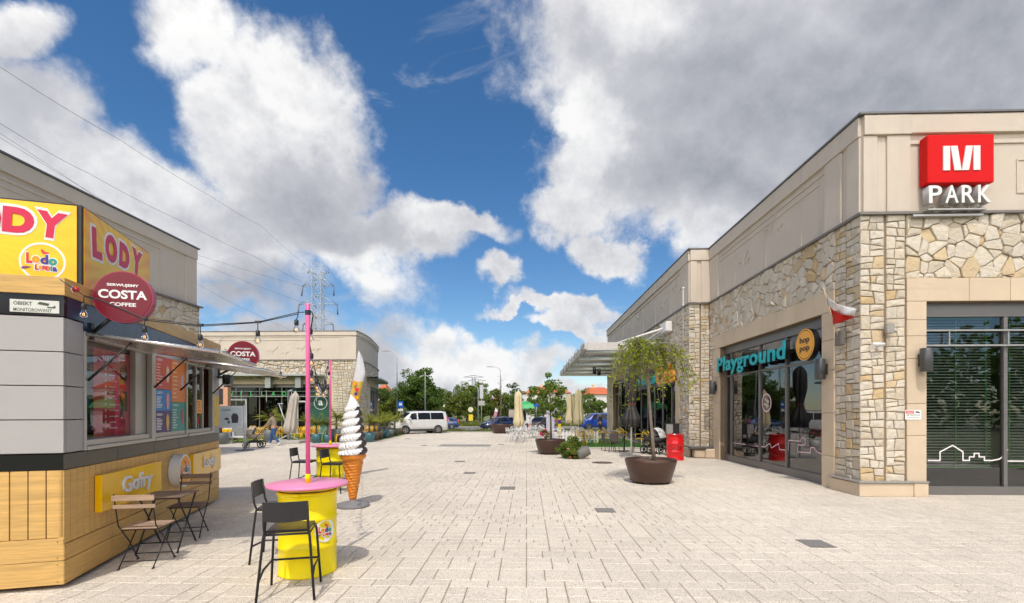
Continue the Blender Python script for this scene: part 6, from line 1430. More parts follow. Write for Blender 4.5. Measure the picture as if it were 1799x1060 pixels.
vehicle('parked_van', 'white passenger van with tinted rear windows parked at the end of the plaza', 'van', CW((735 - 899.5) / F * 38.6, 38.7), R(180 + 34), .90, cp('white car paint', (.62, .62, .61)), VAN, (1.55, -1.45), .34,
        [(1.30, .50, .50, .95), (.38, -.75, -.75, .38), (-.80, -2.05, -2.0, -.80)], (1.62, 1.0), (-2.40, -2.28), lower=(.26, .40), rails=True)
vehicle('parked_car', 'dark blue estate car parked behind the farthest brown planter', 'car', PW(877, 46.6) * 1.0 - Vector((0, 0, H)), R(180 + 36), .84, cp('dark blue car paint', (.018, .03, .075)), CAR, (1.35, -1.3), .32,
        [(.92, -.02, -.02, .42), (-.10, -.85, -.85, -.10), (-.92, -1.75, -1.45, -.92)], (1.10, .42), (-1.92, -1.38), lower=(.22, .32), rails=True)
vehicle('parked_van', 'bright blue van seen between the café pillar and the cream parasols', 'van', PW(1052, 47) - Vector((0, 0, H)), R(180 + 12), .80, cp('bright blue van paint', (.012, .05, .30)), VAN, (1.55, -1.45), .34,
        [(1.30, .50, .50, .95), (.38, -.75, -.75, .38), (-.80, -2.05, -2.0, -.80)], (1.62, 1.0), (-2.40, -2.28), lower=(.26, .40))
vehicle('parked_car', 'brown car half hidden behind the sparse potted tree', 'car', PW(950, 45) - Vector((0, 0, H)), R(180 + 60), .86, cp('brown car paint', (.05, .025, .015)), CAR, (1.35, -1.3), .32,
        [(.92, -.02, -.02, .42), (-.10, -.85, -.85, -.10), (-.92, -1.75, -1.45, -.92)], (1.10, .42), (-1.92, -1.38))
vehicle('parked_car', 'small blue car whose tail shows behind the white van', 'car', PW(775, 47.5) - Vector((0, 0, H)), R(180 + 8), .80, cp('blue car paint', (.02, .06, .2)), CAR, (1.35, -1.3), .32,
        [(.92, -.02, -.02, .42), (-.10, -.85, -.85, -.10), (-.92, -1.75, -1.45, -.92)], (1.10, .42), (-1.92, -1.38))
def cross_van():   # the white van that the playground window mirrors stands here already: nothing more to build
    return
# ------------------------------------------------------------------ lamps, signs and masts along the road
M['galv'] = mat('galvanised steel', (.50, .51, .53), .5, .5, var=.05)
def lamp_post(px, d, ztop, arm, lab, both=False):
    p = PW(px, d); t = thing('street_lamp', lab, 'street lamp', (p.x, p.y, 0), 0, 'street lamps along the road')
    b = MB(); n = 7; pts = [(0, 0, 0), (0, 0, ztop - .6)] + ([(arm * (1 - math.cos(a)), 0, ztop - .6 + .6 * math.sin(a)) for a in (.5, 1.0, 1.57)] if arm else [(0, 0, ztop)]); b.tube(pts, [.11, .06] + [.045] * (len(pts) - 2), 8); b.build('pole', M['galv'], t)
    if arm: b = MB(); s_ = 1 if arm > 0 else -1; b.box(*sorted((arm, arm + s_ * .75)), -.12, .12, ztop - .06, ztop + .05, ch=.03); b.build('lamp_head', M['alul'], t)
    if both: b = MB(); b.lathe([(.08, -.1), (.55, .05), (.5, .12), (.05, .16)], 16, (0, 0, ztop)); b.build('lamp_head', M['alul'], t)
lamp_post(697.5, 60, 9.25, -1.1, 'tall curved street lamp left of the white van'); lamp_post(879, 80, 9.1, -1.5, 'tall street lamp with a short arm behind the farthest planter'); lamp_post(905.5, 62, 5.0, 0, 'shorter lamp with a flat disc head beside the nearest cream parasol', True)
lamp_post(747, 58, 6.5, 0, 'plain grey mast rising through the large dark tree'); lamp_post(840, 72, 5.6, -.9, 'lamp with a small arm just in front of the far lattice masts'); lamp_post(823, 85, 6.1, -.8, 'lamp with a small arm left of the far masts')
def road_sign(px, d, z, w_, h_, m_, lab, name='road_sign'):
    p = PW(px, d); t = thing(name, lab, 'road sign', (p.x, p.y, 0)); b = MB(); b.tube([(0, 0, 0), (0, 0, z + h_ / 2)], .035, 6); b.build('pole', M['galv'], t); b = MB(); b.box(-w_ / 2, w_ / 2, -.06, -.036, z - h_ / 2, z + h_ / 2, ch=.008); b.build('sign_plate', m_, t); return t
bl = mat('blue sign face', (.01, .12, .50), .4, var=.02)
t = road_sign(704, 57, 2.55, .62, .75, bl, 'blue and white parking sign beside the curved street lamp'); b = MB(); b.box(-.17, .17, -.068, -.061, 2.42, 2.72); b.build('sign_symbol', M['white'], t); b = MB(); b.box(-.3, .3, -.06, -.036, 1.75, 2.05); b.build('sign_plate', M['white'], t)
t = road_sign(846, 46, 3.6, .35, 1.3, M['galv'], 'grey backs of stacked road signs on a thin post beside the blue estate car'); b = MB(); b.box(-.3, .3, -.06, -.036, 2.3, 2.75); b.build('sign_plate', M['alul'], t)
t = road_sign(827, 60, .95, .5, .75, mat('yellow sign face', (.85, .62, .02), .4), 'low yellow sign with a round top plate in the roadside grass'); b = MB(); b.prism(disc_pts(.33, 20), .04, .06, frame((0, 0, 1.95), (1, 0, 0), (0, 0, 1))); b.build('sign_plate', mat('cream sign face', (.7, .65, .45), .5), t)
t = road_sign(942, 48, 2.5, .55, .55, bl, 'round blue road sign seen through the sparse potted tree')
feather_flag(PW(866, 60) - Vector((0, 0, H)), 2.2, .42, .3, 'white and pink feather flag standing near the dark blue estate car', [mat('pale flag cloth', (.75, .72, .75), .8), mat('pink flag cloth', (.6, .25, .3), .8)])
def booth():
    p = PW(926, 50) - Vector((0, 0, H)); t = thing('kiosk_booth', 'small white booth with a domed green roof behind the nearest cream parasol', 'booth', p)
    b = MB(); b.box(-1.2, .75, -.6, .8, 0, 2.0, ch=.02); b.build('wall', mat('off white booth wall', (.6, .6, .6), .6), t)
    b = MB(); b.box(-1.15, -.1, -.63, -.61, .8, 1.85); b.build('window', M['cglass'], t)
    b = MB(); m = 8; prev = None
    for i in range(m + 1): u = i / m; b_ = 0; 
    b.lathe([(1.45, 0), (1.40, .10), (1.15, .45), (.75, .66), (.2, .74), (.05, .95)], 4, (0, 0, 2.0), smooth=False); b.M = None
    o = b.build('roof', mat('bright green roof', (.02, .34, .09), .5), t); o.rotation_euler = (0, 0, R(45)); o.location = (-.2, .1, 0)
    p = PW(901, 52) - Vector((0, 0, H)); t = thing('garden_wall', 'short beige rendered wall beside the green roofed booth', 'wall', p); b = MB(); b.box(-.45, .9, 0, .2, 0, 1.95, ch=.02); b.build('wall_face', mat('beige render', (.45, .38, .32), .9), t)
    b = MB(); b.box(-.5, .95, -.04, .24, 1.952, 2.0); b.build('coping', M['capm'], t)
booth()
def villa(px0, px1, d, zw, zr, lab, rooms=3, depth=10):
    a, c_ = PW(px0, d), PW(px1, d); w_ = c_.x - a.x; t = thing('house', lab, 'house', ((a.x + c_.x) / 2, a.y, 0), 0, 'red roofed houses beyond the trees'); hw = w_ / 2
    b = MB(); b.box(-hw, hw, 0, depth, 0, zw); b.build('wall', mat('white house render', (.62, .60, .56), .9, var=.04), t)
    b = MB(); o = .6; r = min(hw * .5, 4)
    A = [(-hw - o, -o, zw), (hw + o, -o, zw), (hw + o, depth + o, zw), (-hw - o, depth + o, zw)]; B_ = [(-hw + r, depth / 2, zr), (hw - r, depth / 2, zr)]
    b.poly([A[0], A[1], B_[1], B_[0]]); b.poly([A[1], A[2], B_[1]]); b.poly([A[2], A[3], B_[0], B_[1]]); b.poly([A[3], A[0], B_[0]]); b.poly(A[::-1]); b.build('roof', mat('orange clay roof tile', (.50, .13, .05), .8, var=.25, scale=3), t)
    b = MB(); b.box(-hw * .3, -hw * .3 + .9, depth / 2 - .4, depth / 2 + .4, zr - 1.2, zr + .9); b.build('chimney', M['sandstone'], t)
    for fl in range(int(zw // 2.9)):
        z = 1.1 + fl * 2.9; n = max(2, int(w_ / 3.2))
        for i in range(n):
            x = -hw + w_ * (i + .5) / n; b = MB(); b.box(x - .55, x + .55, -.04, .0, z, z + 1.35); wn = b.build('window', M['white'], t); b = MB(); b.box(x - .47, x - .03, -.06, -.041, z + .08, z + 1.27); b.box(x + .03, x + .47, -.06, -.041, z + .08, z + 1.27); b.build('pane', M['cglass'], wn)
    return t
villa(922, 1001, 150, 7.3, 9.6, 'long white house with a hipped orange roof behind the sparse potted tree'); villa(1024, 1080, 150, 6.9, 9.3, 'white house with an orange roof left of the café pillar'); villa(663, 676, 190, 9.5, 12.5, 'house whose orange roof peeps above trees by the rounded café building'); villa(697, 716, 170, 7.2, 10.4, 'small orange roofed house beside the curved street lamp'); villa(866, 878, 160, 4.0, 7.0, 'small orange roofed house behind the second tall street lamp')
villa(676, 688, 75, 2.6, 4.6, 'small shed like house with a grey look left of the curved street lamp') if False else None
def pylon(p, h, arms, wd, lab, r=.09, group=None):
    t = thing('pylon', lab, 'pylon', p, 0, group); b = MB(); n = int(h / 3.4); W_ = lambda z: wd * (2.6 - 1.6 * min(1, z / (h * .45))) if z < h * .45 else wd
    cr = lambda z: [Vector((sx * W_(z) / 2, sy * W_(z) / 2, z)) for sx, sy in ((-1, -1), (1, -1), (1, 1), (-1, 1))]
    zt = arms[0][0]; prev = cr(0)
    for i in range(1, n + 1):
        z = zt * i / n; cur = cr(z)
        for k in range(4): b.tube([prev[k], cur[k]], r, 4, cap=False); b.tube([prev[k], cur[(k + 1) % 4]], r * .55, 4, cap=False); b.tube([prev[(k + 1) % 4], cur[k]], r * .55, 4, cap=False); b.tube([cur[k], cur[(k + 1) % 4]], r * .6, 4, cap=False)
        prev = cur
    b.build('lattice_tower', M['galv'], t)
    for (z, half, up) in arms:
        b = MB(); w2 = wd / 2
        for sy in (-1, 1):
            for sg in (-1, 1): b.tube([(sg * w2, sy * w2, z), (sg * half, 0, z)], r * .8, 4); b.tube([(sg * w2, sy * w2, z + up), (sg * half, 0, z)], r * .8, 4); b.tube([(sg * (w2 + half) / 2, sy * w2 / 2, z), (sg * (w2 + half) / 2, sy * w2 / 2, z + up / 2)], r * .5, 4)
            b.tube([(-w2, sy * w2, z + up), (w2, sy * w2, z + up)], r * .8, 4)
        b.build('cross_arm', M['galv'], t)
    for (z, half, up) in arms[1:]:
        for sg in (-1, 1): b = MB(); b.tube([(sg * half, 0, z), (sg * (half + .25), -.3, z - 3.3)], .22 * wd / 3, 6); b.build('insulator', mat('grey insulator', (.14, .15, .17), .4), t)
    return t
pb = PW(559, 150); pb.z = 0
pylon(pb, 47, [(44.6, 3.4, 2.4), (40.6, 4.8, 2.2), (34.8, 6.0, 2.4), (28.6, 4.7, 2.4)], 2.7, 'tall lattice pylon behind the café building', .10)
for px, d, lab in ((832, 420, 'far lattice pylon beside the tall street lamp, the taller of two'), (838, 470, 'far lattice pylon just right of its taller twin')):
    p = PW(px, d); p.z = 0; pylon(p, 33, [(31, 8.8, 1.5), (20, 12.5, 1.5)], 2.6, lab, .22, 'far pylons on the horizon')
def wires():
    defs = [((541, 452), [(0, 118, 60), (211, 246, 80), (370, 345, 100), (460, 398, 125)]), ((532, 478), [(0, 217, 60), (158, 306, 75), (317, 388, 95), (449, 452, 122)]),  ((585, 500), [(0, 262 - 20, 60), (349, 449, 100)]), ((534, 571), [(200, 428, 70), (346, 499, 95), (450, 552, 120)]), ((594, 535), [(100, 300, 65), (346, 462, 100)])]
    for i, (e, pts) in enumerate(defs):
        P = [D(*q) for q in pts] + [D(e[0], e[1], 150) - Vector((0, 0, 3.2))]
        Q = []
        for k in range(len(P) - 1):
            for u in range(6): Q.append(P[k].lerp(P[k + 1], u / 6) - Vector((0, 0, .25 * math.sin(math.pi * u / 6))))
        Q.append(P[-1]); o0 = Q[0].copy()
        # the span goes on past the frame to the next pylon behind the kiosk
        Q = [Q[0] + (Q[0] - Q[6]) * 1.0] + Q
        b = MB(); b.tube([q - o0 for q in Q], .028 if i < 2 else .02, 4, cap=False); o = b.build('power_line', M['black'], None, o0)
        tag(o, 'overhead power line slanting across the clouds towards the tall pylon', 'cable', 'power lines to the tall pylon')
wires()
# ------------------------------------------------------------------ parasols, café furniture
def parasol(p, ztop, zlow, w_, lab, m_, polem, group=None, tilt=(0, 0), seed=0, belt=None, base=True, foot=None):
    t = thing('folded_parasol', lab, 'parasol', p, 0, group); rnd = random.Random(seed); b = MB(); n, m = 40, 22; rows = []
    for j in range(m + 1):
        u = j / m; z = zlow + (ztop - zlow) * u; env = w_ / 2 * (min(1, (1 - u) / .12) ** .6) * (1.05 - .50 * u) * (.92 + .08 * math.cos(u * 7)) + .02
        if belt and abs(u - belt) < .25: env *= .45 + .55 * abs(u - belt) / .25
        if u < .06: env *= .8
        row = []
        for i in range(n):
            a = 2 * math.pi * i / n; k = 1 + .20 * math.sin(a * 8 + u * 1.5 + seed) + .07 * math.sin(a * 3 + u * 6); zz = z - (.10 * abs(math.sin(a * 4 + seed)) * w_ if j == 0 else 0); row.append(b.pt((tilt[0] * z + env * k * math.cos(a), tilt[1] * z + env * k * math.sin(a), zz)))
        rows.append(row)
    for A, B_ in zip(rows[:-1], rows[1:]):
        for i in range(n): b.face((A[i], A[(i + 1) % n], B_[(i + 1) % n], B_[i]), True)
    b.face(rows[0][::-1]); b.face(rows[-1]); b.build('folded_cover', m_, t)
    b = MB(); b.tube([(0, 0, .0), (tilt[0] * (ztop + .06), tilt[1] * (ztop + .06), ztop + .06)], .03, 10); b.build('pole', polem, t)
    if belt: b = MB(); z = zlow + (ztop - zlow) * belt; b.lathe([(w_ * .27, -.015), (w_ * .27, .015)], 16, (tilt[0] * z, tilt[1] * z, z), cap=False); b.build('tie_strap', mat('red strap', (.3, .03, .03), .6), t)
    if base: b = MB(); b.box(-.4, .4, -.4, .4, 0, .05, ch=.01); b.build('base', foot or M['alul'], t)
    return t
cream = mat('cream parasol cloth', (.68, .58, .36), .85, var=.08, scale=5, transl=.15); blk = mat('black parasol cloth', (.022, .021, .022), .6, var=.15); bei = mat('beige parasol cloth', (.50, .45, .38), .85, var=.1)
parasol(G(911, 771), 3.1, .80, .60, 'cream folded parasol above the white lattice chairs, nearest the road cars', cream, M['white'], 'cream folded parasols', base=False)
parasol(PW(1003, 30) - Vector((0, 0, H)), 2.85, 1.05, .60, 'shorter cream folded parasol, touching its taller neighbour', cream, M['white'], 'cream folded parasols', seed=1); parasol(PW(1016.5, 29.3) - Vector((0, 0, H)), 3.12, 1.0, .56, 'taller cream folded parasol in front of the blue van', cream, M['white'], 'cream folded parasols', seed=2)
parasol(G(1109, 803), 3.55, 1.22, .62, 'black folded parasol on a white pole beside the weeping tree', blk, M['white'], seed=4, belt=.36)
parasol(PW(505, 27) - Vector((0, 0, H)), 2.85, .62, .62, 'beige folded cantilever parasol leaning on its grey mast by the café terrace', bei, M['galv'], tilt=(.16, 0), seed=5, belt=None, base=False)
def cantilever_mast():
    p = PW(503, 27) - Vector((0, 0, H)); t = thing('parasol_mast', 'grey mast and slab base holding the beige folded parasol', 'parasol mast', p)
    b = MB(); b.tube([(0, .25, .2), (.0, .25, 2.9), (.25, .1, 2.95)], .055, 10); b.tube([(.15, .25, .25), (-.55, .25, 2.2)], .03, 8); b.tube([(-.62, .25, 2.2), (-.3, .25, 2.2)], .03, 6); b.build('mast_tube', M['galv'], t)
    b = MB(); b.box(-.75, .95, -.5, .75, 0, .16, ch=.02); b.build('slab', mat('concrete slab', (.45, .42, .38), .9), t); b = MB(); b.tube([(-.5, .25, .2), (0, .25, .45), (.5, .25, .2)], .04, 8); b.build('foot_bar', M['white'], t)
cantilever_mast()
def cafe_chair(name, lab, col, seat_h=.45, arms=True, lattice=True, group='', w_=.42, h_=.82, rough=.4, tr=.015):
    t = thing(name, lab, 'chair', (0, 0, 0), 0, group); m_ = col; r = tr
    b = MB(); b.box(-w_ / 2, w_ / 2, -.2, .21, seat_h - .02, seat_h, ch=.006); b.build('seat', m_, t)
    b = MB()
    if lattice:
        b.tube([(-w_ / 2, -.2, seat_h), (-w_ / 2 - .01, -.27, h_ - .08), (-w_ * .3, -.285, h_), (w_ * .3, -.285, h_), (w_ / 2 + .01, -.27, h_ - .08), (w_ / 2, -.2, seat_h)], r, 6)
        for k in range(5): x = -w_ / 2 + w_ * (k + .5) / 5; b.tube([(x, -.205, seat_h), (x, -.275, h_ - .04)], r * .75, 4)
        b.tube([(-w_ / 2, -.24, seat_h + .2), (w_ / 2, -.24, seat_h + .2)], r * .7, 4)
    else: b.box(-w_ / 2, w_ / 2, -.26, -.235, seat_h + .02, h_, ch=.01)
    b.build('backrest', m_, t)
    for sx in (-1, 1):
        for (y, dy) in ((.19, .05), (-.2, -.05)):
            b = MB(); b.tube([(sx * (w_ / 2 + .03), y + dy, 0), (sx * w_ / 2, y, seat_h - .01)], r, 6); b.build('leg', m_, t)
        if arms: b = MB(); b.tube([(sx * w_ / 2, .18, seat_h), (sx * (w_ / 2 + .03), .18, seat_h + .2), (sx * (w_ / 2 + .03), -.25, seat_h + .22)], r, 6); b.build('armrest', m_, t)
    return t
def place_many(proto, spots, labs):
    for i, ((x, y, a), lab) in enumerate(zip(spots, labs)):
        if i == 0: proto.location = (x, y, 0); proto.rotation_euler = (0, 0, a); proto['label'] = lab
        else: dup(proto, (x, y, 0), a, lab)
def cafe_table(loc, lab, col, r=.35, h=.74, square=False, cross=False, group='café tables', leg=None):
    t = thing('cafe_table', lab, 'table', loc, random.uniform(0, .3), group); b = MB()
    if square: b.box(-r, r, -r, r, h - .025, h, ch=.006)
    else: b.lathe([(.01, h - .025), (r, h - .025), (r, h), (.01, h)], 28, cap=False)
    b.build('tabletop', col, t); b = MB()
    if cross:
        for k in range(4): a = k * math.pi / 2 + .4; b.tube([(math.cos(a) * .38, math.sin(a) * .38, .01), (0, 0, .38), (-math.cos(a) * .2, -math.sin(a) * .2, h - .03)], .022, 6)
    else: b.tube([(0, 0, .02), (0, 0, h - .03)], .025, 8); b.lathe([(.22, 0), (.22, .015), (.04, .03)], 18)
    b.build('pedestal', leg or col, t); return t
random.seed(4)
wm = M['white']; must = mat('mustard chair paint', (.58, .38, .02), .4); greyc = mat('grey lattice chair', (.27, .27, .26), .6); yel = mat('yellow chair paint', (.80, .47, .0), .4); mint = mat('mint chair paint', (.25, .42, .30), .4); drk = mat('dark rattan', (.07, .055, .05), .7, var=.3, scale=30)
proto = cafe_chair('lattice_chair', 'x', wm, group='white lattice café chairs')
Wsp = [(898, 28.5, -60), (924, 28.4, 60), (905, 30.2, 200), (918, 30.4, 170), (911, 26.9, 5), (930, 31.5, -70), (941, 31.6, 70), (936, 33.2, 180), (948, 33.5, 150), (957, 31, -80), (975, 30, 80), (988, 27.5, 200), (1008, 27.8, 160), (1022, 28.2, 190)]
Wlab = ['white lattice chair at the outer left of the table under the lone cream parasol', 'white lattice chair at the right of the table under the lone cream parasol', 'white lattice chair behind the lone parasol pole, turned left', 'white lattice chair behind the lone parasol pole, turned right', 'white lattice chair in front of the lone parasol table', 'white lattice chair left of the second white table', 'white lattice chair right of the second white table', 'white lattice chair behind the second white table', 'white lattice chair at the far right of the second white table',
        'white lattice chair partly behind the pink flowers', 'white lattice chair between the sparse tree and the picket fence', 'white lattice chair below the shorter twin parasol', 'white lattice chair below the taller twin parasol', 'white lattice chair between twin parasols and blue van']
place_many(proto, [(*PW(px, d).xy, R(a)) for px, d, a in Wsp], Wlab)
cafe_table(PW(911, 28.3) - Vector((0, 0, H)), 'white table on crossed legs under the lone cream parasol', wm, .38, cross=True); cafe_table(PW(936, 32) - Vector((0, 0, H)), 'white round table behind the lone parasol, with four chairs', wm, .36)
proto = cafe_chair('stick_chair', 'x', must, tr=.020, group='mustard yellow café chairs')
place_many(proto, [(*PW(px, d).xy, R(a)) for px, d, a in ((1014, 25.5, 150), (1037, 24.7, 185), (1062, 25.4, 200), (1092, 26.5, 190), (1127, 23.5, 120), (1160, 24.5, 200))], ['mustard chair nearest the picket fence', 'mustard chair centred on the green mat edge', 'mustard chair near the café pillar', 'mustard chair in front of the dark café door', 'mustard chair just right of the black parasol', 'mustard chair behind the black and white pram'])
proto = cafe_chair('lattice_chair', 'x', greyc, group='grey lattice café chairs')
place_many(proto, [(*PW(px, d).xy, R(a)) for px, d, a in ((1030, 27, 180), (1048, 27.3, 190), (1066, 27.8, 170))], ['grey lattice chair left of the mustard one on the mat', 'grey lattice chair in front of the blue van', 'grey lattice chair against the café pillar'])
proto = cafe_chair('rattan_chair', 'x', drk, lattice=False, arms=True, group='dark woven chairs')
place_many(proto, [(*PW(px, d).xy, R(a)) for px, d, a in ((1069, 21.8, -80), (1083, 21.0, -35), (1122, 20.6, 70), (1166, 19.9, 90))], ['dark woven chair at the left end of the mat edge', 'dark woven chair with its back to the viewer left of the black parasol', 'dark woven chair right of the black parasol pole', 'dark woven chair between pram and red drum'])
for px, d, lab, c_ in ((1097, 21.4, 'thin dark square table left of the black parasol', drk), (1145, 20.6, 'dark metal table beside the pram behind the weeping tree', drk), (1026, 25.9, 'grey table between mustard chairs on the green mat', greyc), (1075, 25.8, 'grey table before the dark café door', greyc)): cafe_table(PW(px, d) - Vector((0, 0, H)), lab, c_, .34, square=True, group='café terrace tables', leg=M['black'])
def terrace_right():
    b = MB(); b.box(2.85, 6.2, 23.3, 31.5, .002, .022); tag(b.build('artificial_turf', mat('artificial turf', (.05, .17, .015), .95, var=.2, scale=30, bump=1, bscale=300)), kind='structure')
    b = MB(); b.box(2.75, 6.25, 23.05, 23.28, .002, .055, ch=.01); b.build('deck_edge', mat('pale deck edge', (.48, .44, .39), .8)); o = bpy.data.objects['deck_edge']; o['kind'] = 'structure'
    # picket fence
    t = thing('picket_fence', 'low white picket fence in front of the twin cream parasols', 'fence', PW(988, 27) - Vector((0, 0, H))); 
    for k in range(11): x = k * .19; b = MB(); b.box(x, x + .09, 0, .02, 0.0, .62); b.prism([(x, .62), (x + .09, .62), (x + .045, .70)], -.02, 0, frame((0, 0, 0), (1, 0, 0), (0, 0, 1))); b.build('picket', wm, t)
    b = MB(); b.box(0, 2.0, .022, .045, .18, .24); b.box(0, 2.0, .022, .045, .46, .52); b.build('rail', wm, t)
    # pink flowers in front of the young tree
    p = PW(958, 23.5) - Vector((0, 0, H)); t = thing('potted_plant', 'white pot of bright pink flowers beside the sparse potted tree', 'plant', p); b = MB(); b.lathe([(.16, 0), (.24, .42), (.22, .42), (.2, .38), (.01, .38)], 20); b.build('pot', wm, t)
    rs = np.random.RandomState(8); P, c = clumps(rs, 700, 16, (.26, .24, .24), (0, 0, .68), .4, .3); leaf_mesh('foliage', P, .07, LM['mid'], t, 8); P, c = clumps(rs, 160, 14, (.30, .26, .22), (0, -.05, .72), .8, .2); leaf_mesh('flower', P, .07, mat('pink blossom', (.75, .08, .22), .6, var=.2), t, 9, .9)
    # red drum, black menu stand
    p = G(1186, 808); t = thing('drum', 'red steel drum with dark script lettering standing by the stone pier', 'drum', p); b = MB(); drum_body(b, .31, .93); b.lathe([(.01, .86), (.30, .86), (.306, .93), (.312, .935)], 40, cap=False); b.build('drum_shell', mat('red drum paint', (.72, .008, .012), .3, var=.03, coat=.3), t)
    o = text_obj('Coca-Cola', 'script_lettering', mat('dark red lettering', (.10, .008, .01), .5, var=0), t, Matrix.Identity(4), w=.46, h=.17, depth=.004, bold=.0, shear=.35)
    for v in o.data.vertices: v.co.y += .46
    bend([o], None, .305, R(-105))
    t = thing('menu_stand', 'black slanted menu stand behind the red drum', 'menu stand', PW(1181, 19.4) - Vector((0, 0, H))); b = MB(); b.box(-.03, .03, -.03, .03, 0, .9); b.box(-.28, .28, -.02, .02, .85, 1.30, ch=.008); b.box(-.25, .25, -.2, .2, 0, .03); b.build('stand', M['blackp'], t); b = MB(); b.box(-.24, .02, -.028, -.021, .88, 1.26); b.build('menu_card', M['alul'], t)
    # white toddler ride / tall displays
    t = thing('display_column', 'blue and yellow striped display column behind the sparse potted tree', 'display', PW(983, 33) - Vector((0, 0, H))); 
    cols = ['logo_indigo', 'lodyyellow', 'logo_indigo', 'lodyyellow', 'lodyyellow', 'lodyyellow']
    for k, c_ in enumerate(cols): b = MB(); b.box(-.09, .09, -.08, .08, 1.75 - k * .28 - .27, 1.75 - k * .28, ch=.01); b.build('display_block', M[c_], t)
    b = MB(); b.box(-.2, .2, -.14, .14, 0, .07); b.build('base', M['blackp'], t)
    t = thing('advert_banner', 'tall white roll banner behind the trunk of the sparse potted tree', 'banner', PW(968, 31) - Vector((0, 0, H))); b = MB(); b.box(-.30, .22, -.01, .01, .06, 2.45); b.build('banner_cloth', mat('pale banner cloth', (.45, .45, .52), .7), t); b = MB(); b.box(-.4, .4, -.12, .12, 0, .06, ch=.01); b.build('base', M['alul'], t)
terrace_right()
def pram(loc, rot, lab, hood, body):
    t = thing('pram', lab, 'pram', loc, rot, None)
    b = MB(); hx, hz, hr = -.06, .66, .40      # hood: a fabric shell hinged at the cot, open towards the handle side
    n = 10
    for i in range(n):
        a0, a1 = math.pi * (.02 + .62 * i / n), math.pi * (.02 + .62 * (i + 1) / n)
        for k in range(8):
            c0, c1 = math.pi * k / 8, math.pi * (k + 1) / 8
            P = lambda a, c: (hx - hr * math.sin(c) ** .6 * math.cos(a), .24 * math.cos(c), hz + hr * math.sin(c) ** .6 * math.sin(a) * 1.08)
            b.poly([P(a0, c0), P(a1, c0), P(a1, c1), P(a0, c1)], True)
    o = b.build('hood', hood, t); md = o.modifiers.new('cloth', 'SOLIDIFY'); md.thickness = .012
    b = MB(); sec = [(-.42, .10, .62, .74), (-.30, .20, .50, .72), (.0, .22, .46, .70), (.30, .20, .50, .70), (.46, .16, .60, .72)]; prev = None
    for (x, w_, zl, zt) in sec:
        cur = [b.pt(q) for q in ((x, -w_, zt), (x, -w_ * .8, zl), (x, w_ * .8, zl), (x, w_, zt))]
        if prev:
            for k in range(4): b.face((prev[k], prev[(k + 1) % 4], cur[(k + 1) % 4], cur[k]), True)
        prev = cur
    b.face(prev); b.build('carrycot', body, t)
    b = MB(); 
    for sy in (-.22, .22): b.tube([(-.42, sy, .17), (.1, sy * .9, .45), (.45, sy, .80), (.68, sy, 1.02)], .016, 6); b.tube([(.42, sy * 1.1, .2), (.05, sy * .9, .45)], .016, 6)
    b.tube([(.68, -.22, 1.02), (.72, 0, 1.04), (.68, .22, 1.02)], .02, 6); b.tube([(-.42, -.22, .17), (-.42, .22, .17)], .012, 6); b.tube([(.42, -.26, .2), (.42, .26, .2)], .012, 6); b.box(-.25, .3, -.18, .18, .26, .38, ch=.03); b.build('pram_frame', M['blackp'], t)
    for (x, r) in ((-.42, .14), (.42, .19)):
        for sy in (-.24, .24):
            g = MB(Matrix.Translation((x, sy, r)) @ Matrix.Rotation(R(90), 4, 'X')); g.tube([(r * .86 * math.cos(a * .4488), r * .86 * math.sin(a * .4488), 0) for a in range(15)], r * .14, 6, cap=False); g.lathe([(.05, -.02), (.05, .02)], 10); 
            for k in range(3): g.tube([(math.cos(k * 2.1) * r * .8, math.sin(k * 2.1) * r * .8, 0), (-math.cos(k * 2.1) * r * .8, -math.sin(k * 2.1) * r * .8, 0)], .012, 4)
            g.build('wheel', M['tyre'], t)
    return t
gp = G(446, 787); pram(gp, R(12), 'beige hooded pram on black wheels pushed past the café terrace', mat('beige pram cloth', (.50, .42, .32), .9), mat('beige pram body', (.45, .37, .28), .9)).scale = (.82, .82, .95)
pram(PW(1152, 20.2) - Vector((0, 0, H)), R(200), 'pram with white and black patterned hood parked behind the weeping tree', mat('white patterned cloth', (.62, .61, .6), .9, var=.7, scale=18), mat('black pram body', (.05, .05, .05), .9))
